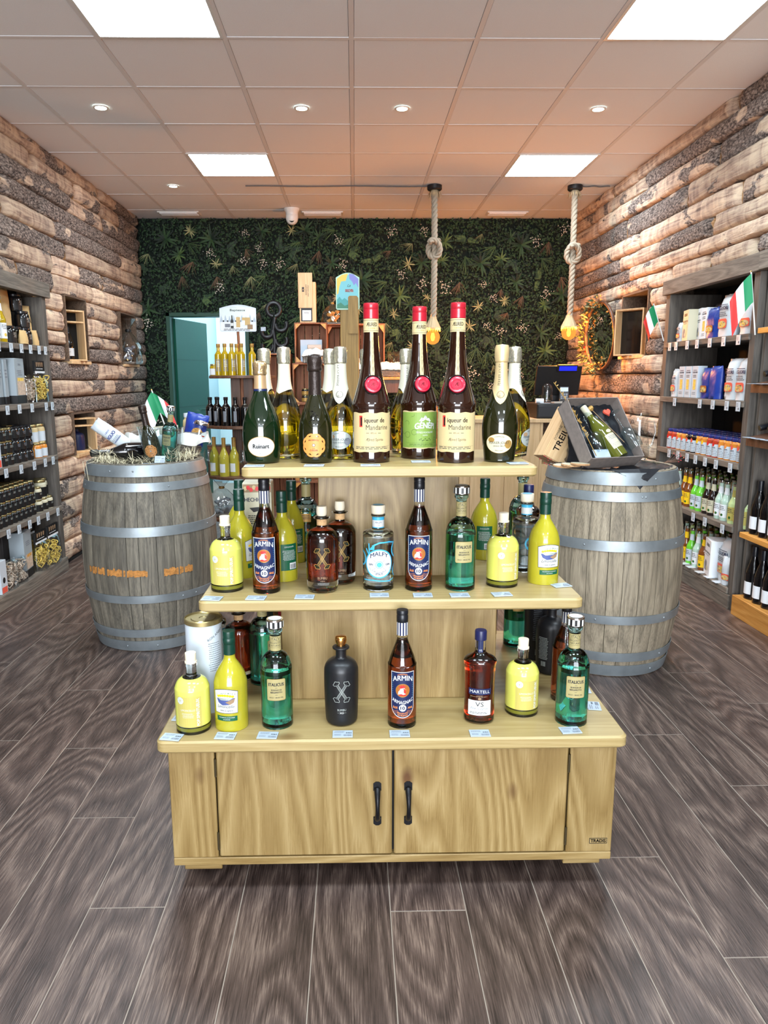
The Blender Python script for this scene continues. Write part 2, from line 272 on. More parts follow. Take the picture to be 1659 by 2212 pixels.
# ---------------------------------------------------------------- geometry helpers
class G:
    def __init__(s): s.v = []; s.f = []; s.m = []
    def add(s, vs, fs, mi=0, X=None):
        o = len(s.v)
        s.v += [tuple(X @ Vector(p)) for p in vs] if X is not None else [tuple(p) for p in vs]
        s.f += [tuple(i+o for i in f) for f in fs]; s.m += [mi]*len(fs); return s
    def box(s, x0, x1, y0, y1, z0, z1, mi=0, b=0, X=None):
        """box; b > 0 chamfers every edge"""
        if b <= 0:
            v = [(x, y, z) for z in (z0, z1) for y in (y0, y1) for x in (x0, x1)]
            return s.add(v, [(0, 2, 3, 1), (4, 5, 7, 6), (0, 1, 5, 4), (2, 6, 7, 3), (0, 4, 6, 2), (1, 3, 7, 5)], mi, X)
        v = []; idx = {}
        for i, x in enumerate((x0, x1)):
            for j, y in enumerate((y0, y1)):
                for k, z in enumerate((z0, z1)):
                    ix = x+b*(1-2*i); iy = y+b*(1-2*j); iz = z+b*(1-2*k)
                    idx[i, j, k] = len(v); v += [(x, iy, iz), (ix, y, iz), (ix, iy, z)]
        f = []
        def q(a, fl): f.append(tuple(a) if fl else tuple(reversed(a)))
        for i in (0, 1):
            q([idx[i, 0, 0], idx[i, 0, 1], idx[i, 1, 1], idx[i, 1, 0]], i == 0)
            q([idx[0, i, 0]+1, idx[1, i, 0]+1, idx[1, i, 1]+1, idx[0, i, 1]+1], i == 0)
            q([idx[0, 0, i]+2, idx[0, 1, i]+2, idx[1, 1, i]+2, idx[1, 0, i]+2], i == 0)
        for a in (0, 1):
            for c in (0, 1):
                q([idx[a, c, 0], idx[a, c, 1], idx[a, c, 1]+1, idx[a, c, 0]+1], a != c)
                q([idx[a, 0, c], idx[a, 1, c], idx[a, 1, c]+2, idx[a, 0, c]+2], a == c)
                q([idx[0, a, c]+1, idx[1, a, c]+1, idx[1, a, c]+2, idx[0, a, c]+2], a != c)
        for (i, j, k), o in idx.items(): q([o, o+1, o+2], (i+j+k) % 2 == 1)
        return s.add(v, f, mi, X)
    def lathe(s, prof, n=24, mi=0, X=None, rib=None, squash=1.0, cap=True, arc=None):
        """revolve (r, z) pairs; rib(angle, z) scales the radius"""
        v = []; f = []
        for r, z in prof:
            for i in range(n):
                a = 2*pi*i/n; rr = r*(rib(a, z) if rib else 1)
                v.append((rr*sin(a), -rr*cos(a)*squash, z))
        for k in range(len(prof)-1):
            for i in range(n):
                j = (i+1) % n; f.append((k*n+i, k*n+j, (k+1)*n+j, (k+1)*n+i))
        if cap:
            if prof[0][0] > 1e-5: f.append(tuple(reversed(range(n))))
            if prof[-1][0] > 1e-5: f.append(tuple((len(prof)-1)*n+i for i in range(n)))
        return s.add(v, f, mi, X)
    def tube(s, pts, r, n=8, mi=0, close=False, twist=None):
        """tube along a path; r a number or one per point"""
        pts = [Vector(p) for p in pts]; N = len(pts); v = []; f = []
        up = Vector((0, 0, 1)); prev = None
        for i, p in enumerate(pts):
            if close: d = pts[(i+1) % N]-pts[i-1]
            else: d = pts[min(i+1, N-1)]-pts[max(i-1, 0)]
            d = d.normalized() if d.length > 1e-9 else Vector((0, 0, 1))
            if prev is None:
                a = d.cross(up);
                if a.length < .05: a = d.cross(Vector((1, 0, 0)))
            else: a = prev-d*prev.dot(d)
            a.normalize(); prev = a.copy(); b = d.cross(a); rr = r[i] if isinstance(r, (list, tuple)) else r
            for k in range(n):
                t = 2*pi*k/n; q = rr*(twist(t, i) if twist else 1); v.append(p+a*(q*cos(t))+b*(q*sin(t)))
        for i in range(N if close else N-1):
            for k in range(n):
                j = (k+1) % n; i2 = (i+1) % N
                f.append((i*n+k, i*n+j, i2*n+j, i2*n+k))
        if not close: f.append(tuple(reversed(range(n)))); f.append(tuple((N-1)*n+k for k in range(n)))
        return s.add(v, f, mi)
    def prism(s, pts, d, mi=0, X=None):
        """flat outline in the xz plane, thickness d along +y"""
        n = len(pts); v = [(x, 0, z) for x, z in pts]+[(x, d, z) for x, z in pts]
        tri = geometry.tessellate_polygon([[Vector((x, z, 0)) for x, z in pts]])
        ar = sum(pts[i][0]*pts[(i+1) % n][1]-pts[(i+1) % n][0]*pts[i][1] for i in range(n)) > 0
        f = []
        for t in tri:
            a, b, c = [Vector((*pts[i], 0)) for i in t]
            t = t if (b-a).cross(c-a).z > 0 else tuple(reversed(t))
            f.append(tuple(t)); f.append(tuple(i+n for i in reversed(t)))
        for i in range(n):
            j = (i+1) % n; q = (j, i, i+n, j+n); f.append(q if ar else tuple(reversed(q)))
        return s.add(v, f, mi, X)
    def leaf(s, base, d, side, L, W, curl=.2, mi=0, seg=3):
        """tapered bent blade"""
        base = Vector(base); d = Vector(d).normalized(); side = Vector(side).normalized(); nrm = d.cross(side).normalized()
        v = []; f = []
        for i in range(seg+1):
            t = i/seg; wd = W*(sin(pi*min(1, .12+t*.88))**.8)*.5 if i < seg else 0
            c = base+d*(L*t)+nrm*(-curl*L*t*t)
            v += [c-side*wd, c+side*wd]
        for i in range(seg): f.append((2*i, 2*i+1, 2*i+3, 2*i+2))
        return s.add(v, f, mi)
    def mesh(s, name, mats, smooth=0):
        me = bpy.data.meshes.new(name); me.from_pydata(s.v, [], s.f)
        for m in (mats if isinstance(mats, (list, tuple)) else [mats]): me.materials.append(MATS[m] if isinstance(m, str) else m)
        if any(s.m): me.polygons.foreach_set('material_index', s.m)
        me.update()
        if smooth:
            me.shade_smooth(); me.set_sharp_from_angle(angle=rad(smooth))
        return me
    def obj(s, name, mats, parent=None, smooth=0, loc=(0, 0, 0), rot=(0, 0, 0)):
        return link(name, s.mesh(name, mats, smooth), parent, loc, rot)
def link(name, data, parent=None, loc=(0, 0, 0), rot=(0, 0, 0)):
    o = bpy.data.objects.new(name, data); o.location = loc; o.rotation_euler = rot; o.parent = parent
    COL.objects.link(o); return o
def tag(o, label=None, cat=None, group=None, kind=None):
    if label: o['label'] = label
    if cat: o['category'] = cat
    if group: o['group'] = group
    if kind: o['kind'] = kind
    return o
def thing(name, label, cat, loc=(0, 0, 0), rz=0, group=None, rot=None):
    o = link(name, None, None, loc, rot or (0, 0, rz)); o.empty_display_size = .05
    return tag(o, label, cat, group)
def struct(name, g, mats, parent=None, smooth=0):
    o = g.obj(name, mats, parent, smooth)
    if parent is None: o['kind'] = 'structure'
    return o
def dup(root, loc=None, rz=None, label=None, group=None, rot=None, scale=None):
    r = root.copy(); COL.objects.link(r)
    if loc is not None: r.location = loc
    if rz is not None: r.rotation_euler = (0, 0, rz)
    if rot is not None: r.rotation_euler = rot
    if scale is not None: r.scale = scale
    if label: r['label'] = label
    if group: r['group'] = group
    elif 'group' in r: del r['group']
    for c0 in list(root.children):
        c = c0.copy(); COL.objects.link(c); c.parent = r
        for d0 in list(c0.children):
            d = d0.copy(); COL.objects.link(d); d.parent = c
    return r
def T(x=0, y=0, z=0, rx=0, ry=0, rz=0, s=1):
    return Matrix.Translation((x, y, z)) @ Matrix.Rotation(rz, 4, 'Z') @ Matrix.Rotation(ry, 4, 'Y') @ Matrix.Rotation(rx, 4, 'X') @ Matrix.Scale(s, 4)

# ---------------------------------------------------------------- flat print: outlines and lettering laid on a surface
_tc = {}
def text_geo(t, bold=0, shear=0, space=1.0):
    key = (t, bold, shear, space)
    if key not in _tc:
        cu = bpy.data.curves.new('t', 'FONT'); cu.body = t; cu.size = 1; cu.align_x = 'CENTER'; cu.offset = bold; cu.shear = shear
        cu.space_character = space; cu.resolution_u = 2; cu.fill_mode = 'FRONT'
        o = bpy.data.objects.new('t', cu); me = bpy.data.meshes.new_from_object(o)
        _tc[key] = ([(v.co.x, v.co.y) for v in me.vertices], [tuple(p.vertices) for p in me.polygons])
        bpy.data.objects.remove(o); bpy.data.curves.remove(cu); bpy.data.meshes.remove(me)
    return _tc[key]
def ell(cx, cz, rx, rz=None, n=28):
    rz = rz or rx; return [(cx+rx*cos(2*pi*i/n), cz+rz*sin(2*pi*i/n)) for i in range(n)]
def rrect(x0, x1, z0, z1, r=.002, n=4):
    o = []
    for cx_, cz_, a in ((x1-r, z0+r, -pi/2), (x1-r, z1-r, 0), (x0+r, z1-r, pi/2), (x0+r, z0+r, pi)):
        o += [(cx_+r*cos(a+pi/2*i/n), cz_+r*sin(a+pi/2*i/n)) for i in range(n+1)]
    return o
class Art:
    """flat shapes in (u, z) with a layer number; bent onto a surface by build()"""
    def __init__(s): s.v = []; s.f = []; s.m = []; s.names = []
    def _mi(s, m):
        if m not in s.names: s.names.append(m)
        return s.names.index(m)
    def raw(s, vs, fs, m, lay):
        o = len(s.v); s.v += [(x, z, lay) for x, z in vs]
        for f in fs:
            a, b, c = (vs[f[0]], vs[f[1]], vs[f[2]])
            up = (b[0]-a[0])*(c[1]-a[1])-(b[1]-a[1])*(c[0]-a[0]) > 0
            s.f.append(tuple(i+o for i in (f if up else reversed(f))))
        s.m += [s._mi(m)]*len(fs); return s
    def poly(s, pts, m, lay=0):
        return s.raw(pts, [tuple(t) for t in geometry.tessellate_polygon([[Vector((x, z, 0)) for x, z in pts]])], m, lay)
    def rect(s, x0, x1, z0, z1, m, lay=0): return s.raw([(x0, z0), (x1, z0), (x1, z1), (x0, z1)], [(0, 1, 2, 3)], m, lay)
    def ring(s, cx, cz, rx, w, m, lay=0, n=28, rz=None, a0=0, a1=2*pi):
        rz = rz or rx; vs = []; full = abs(a1-a0-2*pi) < 1e-6
        for i in range(n+1):
            a = a0+(a1-a0)*i/n; vs += [(cx+rx*cos(a), cz+rz*sin(a)), (cx+(rx-w)*cos(a), cz+(rz-w)*sin(a))]
        return s.raw(vs, [(2*i, 2*i+2, 2*i+3, 2*i+1) for i in range(n)], m, lay)
    def line(s, pts, w, m, lay=1):
        for (a, b), (c, d) in zip(pts, pts[1:]):
            L = math.hypot(c-a, d-b) or 1; nx, nz = -(d-b)/L*w/2, (c-a)/L*w/2
            s.raw([(a-nx, b-nz), (c-nx, d-nz), (c+nx, d+nz), (a+nx, b+nz)], [(0, 1, 2, 3)], m, lay)
        return s
    def text(s, t, x, z, size, m, lay=1, bold=.012, shear=0, wide=None, rot=0, arch=0, space=1.0, sx=1.0):
        """size = cap height; wide = fit to this width; arch > 0 lifts the middle"""
        vs, fs = text_geo(t, 0, shear, space)
        if not vs: return s
        k = size/.7; xs = [p[0] for p in vs]; w0 = max(xs)-min(xs); mx = (max(xs)+min(xs))/2
        kx = wide/w0 if wide else k*sx
        out = []
        for a, b in vs:
            a = (a-mx)*kx; b = b*k
            if arch: b += arch*(1-(2*a/((wide or w0*kx)))**2)
            if rot: a, b = a*cos(rot)-b*sin(rot), a*sin(rot)+b*cos(rot)
            out.append((x+a, z+b))
        if bold >= .015:
            d = min(bold, .035)*k*1.1
            for ax, az in ((d, 0), (-d, 0), (0, d)): s.raw([(a+ax, b+az) for a, b in out], fs, m, lay)
        return s.raw(out, fs, m, lay)
    def fine(s, x0, x1, z, n, dz, m, lay=1, h=None, seed=1):
        """lines of print too small to read"""
        r = random.Random(seed); h = h or dz*.4
        for i in range(n):
            x = x0+r.random()*.1*(x1-x0); e = x1-r.random()*.12*(x1-x0)
            while x < e:
                l = (x1-x0)*(.05+r.random()*.12); s.rect(x, min(x+l, e), z-i*dz, z-i*dz+h, m, lay); x += l+(x1-x0)*.025
        return s
    def bars(s, x0, x1, z0, z1, m='ink', lay=1, n=16, seed=3):
        r = random.Random(seed); d = (x1-x0)/n
        for i in range(n): s.rect(x0+i*d, x0+i*d+d*(.3+.4*r.random()), z0, z1, m, lay)
        return s
    def build(s, name, parent, fn, step=.006, smooth=False, loc=(0, 0, 0), rot=(0, 0, 0)):
        """fn(u, z, lay) -> (x, y, z)"""
        v = list(s.v); f = list(s.f); m = list(s.m)
        if step:
            us = [p[0] for p in v]; lo, hi = min(us), max(us)
            x = lo+step
            while x < hi-1e-6: f, m = _cut(v, f, m, x); x += step
        me = bpy.data.meshes.new(name); me.from_pydata([fn(*p) for p in v], [], f)
        for k in s.names: me.materials.append(MATS[k])
        me.polygons.foreach_set('material_index', m); me.update()
        if smooth: me.shade_smooth()
        return link(name, me, parent, loc, rot)
def _cut(v, f, m, x):
    """split faces along the line u = x"""
    nf = []; nm = []; cache = {}
    def mid(a, b):
        key = (min(a, b), max(a, b))
        if key not in cache:
            p, q = v[a], v[b]; t = (x-p[0])/(q[0]-p[0]); cache[key] = len(v); v.append((x, p[1]+(q[1]-p[1])*t, p[2]))
        return cache[key]
    for face, mi in zip(f, m):
        us = [v[i][0]-x for i in face]
        if min(us) > -1e-6 or max(us) < 1e-6: nf.append(face); nm.append(mi); continue
        L = []; Rr = []; n = len(face)
        for k in range(n):
            a, b = face[k], face[(k+1) % n]; ua, ub = us[k], us[(k+1) % n]
            if ua <= 1e-6: L.append(a)
            if ua >= -1e-6: Rr.append(a)
            if ua*ub < 0 and abs(ua) > 1e-6 and abs(ub) > 1e-6:
                c = mid(a, b); L.append(c); Rr.append(c)
        for q in (L, Rr):
            if len(q) > 2: nf.append(tuple(q)); nm.append(mi)
    return nf, nm
def rad_at(prof, z):
    for (r0, z0), (r1, z1) in zip(prof, prof[1:]):
        if min(z0, z1) <= z <= max(z0, z1) and abs(z1-z0) > 1e-9: return r0+(r1-r0)*(z-z0)/(z1-z0)
    return prof[-1][0] if z > prof[-1][1] else prof[0][0]
def wrap(prof, ref, off=.0004, squash=1.0, dz=0):
    """bend (u, z) round a lathe profile; u is arc length at radius ref"""
    def fn(u, z, lay):
        a = u/ref; r = rad_at(prof, z+dz)+off+lay*.00013
        return (r*sin(a), -r*cos(a)*squash, z+dz)
    return fn
def flat(off=.0004): return lambda u, z, lay: (u, -off-lay*.00013, z)
def smoothprof(pts, n=3):
    """round a polyline of (r, z) with Catmull-Rom; points given twice stay sharp"""
    out = []
    for i in range(len(pts)-1):
        p0, p1, p2, p3 = pts[max(i-1, 0)], pts[i], pts[i+1], pts[min(i+2, len(pts)-1)]
        if p1 == p2: out.append(p1); continue
        if p0 == p1: p0 = (2*p1[0]-p2[0], 2*p1[1]-p2[1])
        if p3 == p2: p3 = (2*p2[0]-p1[0], 2*p2[1]-p1[1])
        for k in range(n):
            t = k/n
            out.append(tuple(.5*((2*b)+(c-a)*t+(2*a-5*b+4*c-d)*t*t+(-a+3*b-3*c+d)*t**3) for a, b, c, d in zip(p0, p1, p2, p3)))
    out.append(pts[-1]); return out
# ================================================================ THE SETTING
H = 2.938
# ---- floor: oak-look planks, each its own piece
g = G().box(-2.7, 2.8, -6.2, 9.8, -.06, -.0008)
floor = struct('floor', g, 'floor_gap')
JOINT = {-4: 1.69, -5: 2.09, -6: 2.53, -7: 3.05, 0: 1.66, 4: 1.49, 5: 2.58, 6: 2.22, 3: 1.86, 7: 3.17, 9: 3.73, 8: 2.84, 1: 2.35, 2: 1.12, -1: 2.30, -2: 1.05, -3: 1.30}
PL = 1.29; PW = .195
rp = random.Random(3)
for c in range(-14, 14):
    x0 = .083+PW*c; j = JOINT.get(c, rp.random()*PL); k0 = math.floor((.5-j)/PL)
    for k in range(k0, k0+8):
        y0 = j+k*PL; y1 = y0+PL
        if y0 > 7.8: break
        y1 = min(y1, 7.85); a, b, d, e = x0+.0011, x0+PW-.0011, y0+.0013, y1-.0013
        v = [(a, d, -.008), (b, d, -.008), (b, e, -.008), (a, e, -.008), (a, d, -.001), (b, d, -.001), (b, e, -.001), (a, e, -.001),
             (a+.001, d+.001, 0), (b-.001, d+.001, 0), (b-.001, e-.001, 0), (a+.001, e-.001, 0)]
        f = [(8, 9, 10, 11)]+[(i, (i+1) % 4, (i+1) % 4+4, i+4) for i in range(4)]+[(i+4, (i+1) % 4+4, (i+1) % 4+8, i+8) for i in range(4)]
        G().add(v, f).obj('plank', 'floor_oak', floor)

# ---- ceiling: 600 mm grid, each tile its own piece
ceil_ = struct('ceiling', G().box(-2.7, 2.8, -6.2, 9.8, H+.03, H+.08), 'plaster')
PANELS = {(-2, 0), (2, 0), (-2, 4), (2, 4), (-2, -4), (2, -4), (0, -4), (-2, -8), (2, -8), (-2, -12), (2, -12)}
XL = lambda c: -.005+.6*c
YL = lambda r: 3.22+.6*r
tile_me = {}
SPOTS = [(-1.495, 4.72), (-.305, 4.72), (.295, 4.72), (1.475, 4.72), (-1.505, 6.52)]
for c in range(-4, 4):
    for r in range(-2, 8):
        if (c, r) in PANELS: continue
        w0 = max(XL(c), -2.25); w1 = min(XL(c+1), 2.3); d1 = min(YL(r+1), 7.85)
        key = (round(w1-w0, 3), round(d1-YL(r), 3))
        if key not in tile_me:
            a, b = key; g = G(); q = .0125
            v = [(q, q, .006), (a-q, q, .006), (a-q, b-q, .006), (q, b-q, .006), (q+.002, q+.002, .0), (a-q-.002, q+.002, .0), (a-q-.002, b-q-.002, .0), (q+.002, b-q-.002, .0), (q, q, .02), (a-q, q, .02), (a-q, b-q, .02), (q, b-q, .02)]
            f = [(7, 6, 5, 4)]+[(i+4, (i+1) % 4+4, (i+1) % 4, i) for i in range(4)]+[(i, (i+1) % 4, (i+1) % 4+8, i+8) for i in range(4)]+[(8, 9, 10, 11)]
            tile_me[key] = g.add(v, f).mesh('tile', 'tile_white')
        o = link('tile', tile_me[key], ceil_, (w0, YL(r), H+.001+.002*rp.random()))
for c in range(-3, 4):
    G().box(XL(c)-.012, XL(c)+.012, -2.3, 7.85, H-.0005, H+.012).obj('t_bar', 't_bar', ceil_)
for r in range(-2, 8):
    G().box(-2.25, 2.3, YL(r)-.012, YL(r)+.012, H+.0005, H+.013).obj('t_bar', 't_bar', ceil_)
G().box(-2.6, 2.7, -6.1, YL(-2)-.012, H+.004, H+.02).obj('tile', 'tile_white', ceil_)
# LED panels
PLAB = {(-2, 0): 'large square LED ceiling panel cut off at the top left edge of the photo', (2, 0): 'large square LED ceiling panel cut off at the top right edge of the photo',
        (-2, 4): 'square LED ceiling panel toward the back, on the left side of the room', (2, 4): 'square LED ceiling panel toward the back, above the hanging rope lamps'}
for (c, r) in sorted(PANELS):
    x0, y0 = XL(c), YL(r); z = H-.0 if r > -3 else H+.002
    t = thing('led_panel', PLAB.get((c, r), 'square LED ceiling panel out of view behind the photographer'), 'ceiling light', (x0+.3, y0+.3, z), group=None if (c, r) in PLAB else 'ceiling panels behind the photographer')
    fr = G()
    for a in (-1, 1):
        fr.box(a*.288-.008, a*.288+.008, -.296, .296, -.004, .008); fr.box(-.28, .28, a*.288-.008, a*.288+.008, -.004, .008)
    fr.obj('frame', 'white_metal', t)
    G().add([(-.281, -.281, 0), (-.281, .281, 0), (.281, .281, 0), (.281, -.281, 0)], [(0, 1, 2, 3)]).obj('diffuser', 'led_face', t)
SL = ['leftmost of the four recessed ceiling spots in the nearer row', 'recessed ceiling spot second from the left in the nearer row', 'recessed ceiling spot third from the left in the nearer row', 'rightmost of the four recessed ceiling spots in the nearer row', 'small recessed ceiling spot farther back, left of the rear LED panel']
for (x, y), lb in zip(SPOTS, SL):
    t = thing('ceiling_spot', lb, 'ceiling light', (x, y, H))
    G().lathe([(.032, -.001), (.034, -.006), (.044, -.005), (.046, 0)], 28, cap=False).obj('trim_ring', 'white_metal', t, 40)
    G().lathe([(0, -.004), (.033, -.002)], 24, cap=False).obj('lens', 'led_green', t)
    lamp('spot_light', 'SPOT', (0, 0, -.012), SPOT_W, (1, .97, .88), .03, spot=rad(110), parent=t)
# air-conditioning grille strips along the back
for x, lb in ((-1.69, 'slim white ceiling grille above the green door'), (-.30, 'slim white ceiling grille right of the dome camera'), (1.50, 'slim white ceiling grille between the two hanging ropes')):
    t = thing('ceiling_grille', lb, 'vent', (x, 7.52, H))
    G().box(-.2, .2, -.07, .07, -.012, .0, b=.004).obj('frame', 'white_metal', t)
    for i in range(4): G().box(-.18, .18, -.055+.032*i, -.037+.032*i, -.018, -.01).obj('slat', 'tile_white', t)
t = thing('security_camera', 'white dome security camera with black lens on ceiling', 'camera', (-.585, 7.35, H))
G().lathe([(.075, 0), (.075, -.012), (.062, -.03), (.058, -.06)], 28, cap=True).obj('base', 'white_metal', t, 40)
G().lathe(smoothprof([(.058, -.055), (.06, -.08), (.052, -.115), (.03, -.14), (0, -.148)], 3), 24, cap=False).obj('dome', 'white_metal', t, 50)
G().lathe([(.0, -.018), (.024, -.012), (.03, 0)], 20, X=T(0, -.036, -.105, rx=rad(50))).obj('lens', 'black_gloss', t, 40)

# ---- log walls
def panels(x0, x1, ya, yb, za, zb, holes, g):
    """flat backing with rectangular holes (y0, y1, z0, z1)"""
    ys = sorted({ya, yb, *[h[0] for h in holes], *[h[1] for h in holes]}); zs = sorted({za, zb, *[h[2] for h in holes], *[h[3] for h in holes]})
    for a, b in zip(ys, ys[1:]):
        for c, d in zip(zs, zs[1:]):
            if not any(h[0]-1e-6 <= a and b <= h[1]+1e-6 and h[2]-1e-6 <= c and d <= h[3]+1e-6 for h in holes): g.box(x0, x1, a, b, c, d)
HL = [(5.64, 6.06, 1.485, 1.965), (6.94, 7.40, 1.485, 1.95), (5.64, 6.08, .775, 1.09)]
HR = [(5.60, 6.12, 1.515, 1.995), (6.72, 7.25, 1.62, 2.0)]
gl = G(); panels(-2.30, -2.2, 5.2, 7.8, 0, 2.0, HL, gl); gl.box(-2.6, -2.2, -6.2, 7.8, 2.0, H+.05); gl.box(-2.62, -2.55, -6.2, 5.2, 0, 2.0); gl.box(-2.6, -2.5, 5.16, 7.8, 0, 2.0)
wl = struct('wall_left', gl, 'niche_wood')
gr = G(); panels(2.25, 2.35, 5.31, 7.8, 0, 2.0, HR, gr); gr.box(2.25, 2.7, -6.2, 7.8, 2.02, H+.05); gr.box(2.64, 2.7, -6.2, 5.3, 0, 2.02); gr.box(2.6, 2.7, 5.3, 7.8, 0, 2.02)
wr = struct('wall_right', gr, 'niche_wood')
rl = random.Random(11)
def log(side, wx, y0, y1, z0, z1, parent, m, seed):
    L = y1-y0; n = max(5, int(L/.055)); K = 8; v = []; f = []
    bulge = .048+rl.random()*.022; zc = (z0+z1)/2; hh = (z1-z0)/2*1.0; g0 = .0015
    for i in range(n+1):
        y = y0+.003+(L-.006)*i/n; e = min(i, n-i)/n*L; endf = 1-.55*max(0, 1-e/.02)
        wob = .014*noise.noise((y*1.7, seed*3.1, 0))
        for k in range(K+1):
            a = -pi/2+pi*k/K; c = max(0, cos(a))**.32
            d = bulge*c*endf+(wob+.012*noise.noise((y*5, sin(a)*1.5, seed))+.008*noise.noise((y*19, a*4, seed+5)))*c
            zz = zc+(hh-g0)*sin(a)+(.008*noise.noise((y*2.3, seed*1.7, 4 if k > K/2 else 9)))*abs(sin(a))
            v.append((side*(wx-d), y, zz))
    for i in range(n):
        for k in range(K):
            q = (i*(K+1)+k, i*(K+1)+k+1, (i+1)*(K+1)+k+1, (i+1)*(K+1)+k); f.append(q if side < 0 else tuple(reversed(q)))
    f2 = [tuple(range(K+1)), tuple(n*(K+1)+k for k in reversed(range(K+1)))]
    g = G().add(v, f); g.add([v[i] for i in range(K+1)], [tuple(range(K+1))] if side > 0 else [tuple(reversed(range(K+1)))], 1)
    g.add([v[n*(K+1)+i] for i in range(K+1)], [tuple(reversed(range(K+1)))] if side > 0 else [tuple(range(K+1))], 1)
    return g.obj('log', [m, 'log_end'], parent, 60)
def rows(zs, side, wx, parent, spans, bark):
    """spans(z0, z1) -> list of (y0, y1, random splits?)"""
    for z1, z0 in zip(zs, zs[1:]):
        for (a, b) in spans(z0, z1):
            y = a
            while y < b-.02:
                L = rl.choice([.55, .8, 1.1, 1.5, 2.2]); e = y+L
                if b-e < .35: e = b
                r = rl.random(); m = 'log_bark' if r < bark else ('log_mixed' if r < bark+.35 else 'log_peeled')
                log(side, wx, y, e, z0, z1, parent, m, rl.random()*50); y = e
def sp_l(z0, z1):
    zc = (z0+z1)/2
    if zc > 1.97: return [(1.4, 7.74)]
    s = [(5.215, 7.74)]
    for h in HL:
        if h[2] < zc < h[3]: s = [q for (a, b) in s for q in ((a, min(b, h[0])), (max(a, h[1]), b)) if q[1]-q[0] > .05]
    return s
def sp_r(z0, z1):
    zc = (z0+z1)/2
    if zc > 2.0: return [(1.4, 7.74)]
    s = [(5.315, 7.74)]
    for h in HR:
        if h[2] < zc < h[3]: s = [q for (a, b) in s for q in ((a, min(b, h[0])), (max(a, h[1]), b)) if q[1]-q[0] > .05]
    return s
rows([2.945, 2.845, 2.722, 2.60, 2.48, 2.355, 2.23, 2.10, 1.965, 1.84, 1.70, 1.60, 1.485, 1.345, 1.22, 1.09, .935, .775, .62, .47, .31, .16, .02], -1, 2.2, wl, sp_l, .22)
rows([2.945, 2.848, 2.741, 2.609, 2.453, 2.322, 2.207, 2.106, 1.998, 1.87, 1.75, 1.63, 1.515, 1.38, 1.22, 1.06, .91, .75, .6, .45, .3, .15, .02], 1, 2.25, wr, sp_r, .25)
for side, wx, hs, par in ((-1, 2.2, HL, wl), (1, 2.25, HR, wr)):
    for (a, b, c, d) in hs:
        X = lambda u: side*u
        def bx(x0, x1, y0, y1, z0, z1): G().box(min(X(x0), X(x1)), max(X(x0), X(x1)), y0, y1, z0, z1).obj('niche_board', 'niche_wood', par)
        for k in range(3): bx(wx+.27, wx+.285, a, b, c+(d-c)*k/3+.002, c+(d-c)*(k+1)/3-.002)
        bx(wx-.06, wx+.27, a-.015, a+.003, c, d); bx(wx-.06, wx+.27, b-.003, b+.015, c, d); bx(wx-.06, wx+.27, a, b, d-.004, d+.01)
        G().box(min(X(wx-.075), X(wx+.27)), max(X(wx-.075), X(wx+.27)), a, b, c-.02, c+.004, b=.002).obj('sill', 'box_wood', par)

# ---- back wall with the planted panel, doorway and green door
BY = 7.80
DX0, DX1, DZ = -1.93, -1.085, 2.02
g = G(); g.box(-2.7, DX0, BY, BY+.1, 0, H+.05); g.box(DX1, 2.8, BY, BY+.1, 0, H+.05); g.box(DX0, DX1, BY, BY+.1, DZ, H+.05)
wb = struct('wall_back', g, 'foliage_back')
rf = random.Random(5)
v = []; f = []
N = 30000
for i in range(N):
    while True:
        x = rf.uniform(-2.16, 2.2); z = rf.uniform(0.3, H-.01)
        if not (DX0+.0 < x < DX1-.0 and z < DZ-.01): break
    y = BY-.012-.05*(.5+.5*noise.noise((x*7, z*7, 2)))-rf.random()*.03
    s = rf.uniform(.009, .02); a = rf.random()*2*pi; tx, tz = rf.uniform(-.8, .8), rf.uniform(-.8, .8)
    ux, uz = cos(a)*s, sin(a)*s; wx_, wz_ = -sin(a)*s*.55, cos(a)*s*.55
    o = len(v)
    v += [(x-ux, y+ux*tx, z-uz), (x+wx_, y-wx_*tx-.003, z+wz_), (x+ux, y+uz*tz-.002, z+uz), (x-wx_, y+wz_*tz-.003, z-wz_)]
    f.append((o, o+1, o+2, o+3))
o = G().add(v, f).obj('foliage', 'leaf_dark', wb); o['kind'] = 'stuff'
def rosette(kind, R, seed):
    r = random.Random(seed); g = G()
    if kind == 'spiky_plant':
        n = r.randint(9, 13)
        for i in range(n):
            a = 2*pi*i/n+r.uniform(-.2, .2); t = r.uniform(.2, 1.1)
            g.leaf((0, -.02, 0), (cos(a), -t, sin(a)), (-sin(a), 0, cos(a)), R*r.uniform(.7, 1.1), R*.17, .3)
    elif kind == 'grass_tuft':
        c = r.uniform(-2.2, -.9)
        for i in range(17):
            a = c+r.uniform(-.85, .85)
            g.leaf((0, -.02, 0), (cos(a), -r.uniform(.1, .7), sin(a)), (-sin(a), 0, cos(a)), R*r.uniform(.45, 1.25), R*.03, .3)
    elif kind == 'fern':
        for s_ in range(3):
            a = r.uniform(0, 2*pi); d = Vector((cos(a), -.35, sin(a))).normalized()
            for i in range(9):
                p = d*(R*(i+1)/9)
                for q in (-1, 1):
                    b = a+q*1.0; g.leaf(p+Vector((0, -.02, 0)), (cos(b), -.1, sin(b)), (-sin(b), 0, cos(b)), R*.34*(1-i/12), R*.09, .1, seg=2)
    else:
        for i in range(34):
            p = Vector((r.gauss(0, R*.3), -.04-r.random()*.04, r.gauss(0, R*.4))); a = r.random()*pi
            for q in range(2):
                b = a+q*pi/2; g.leaf(p, (cos(b), -.3, sin(b)), (-sin(b), 0, cos(b)), .009, .006, 0, seg=2)
    return g
proto = {}
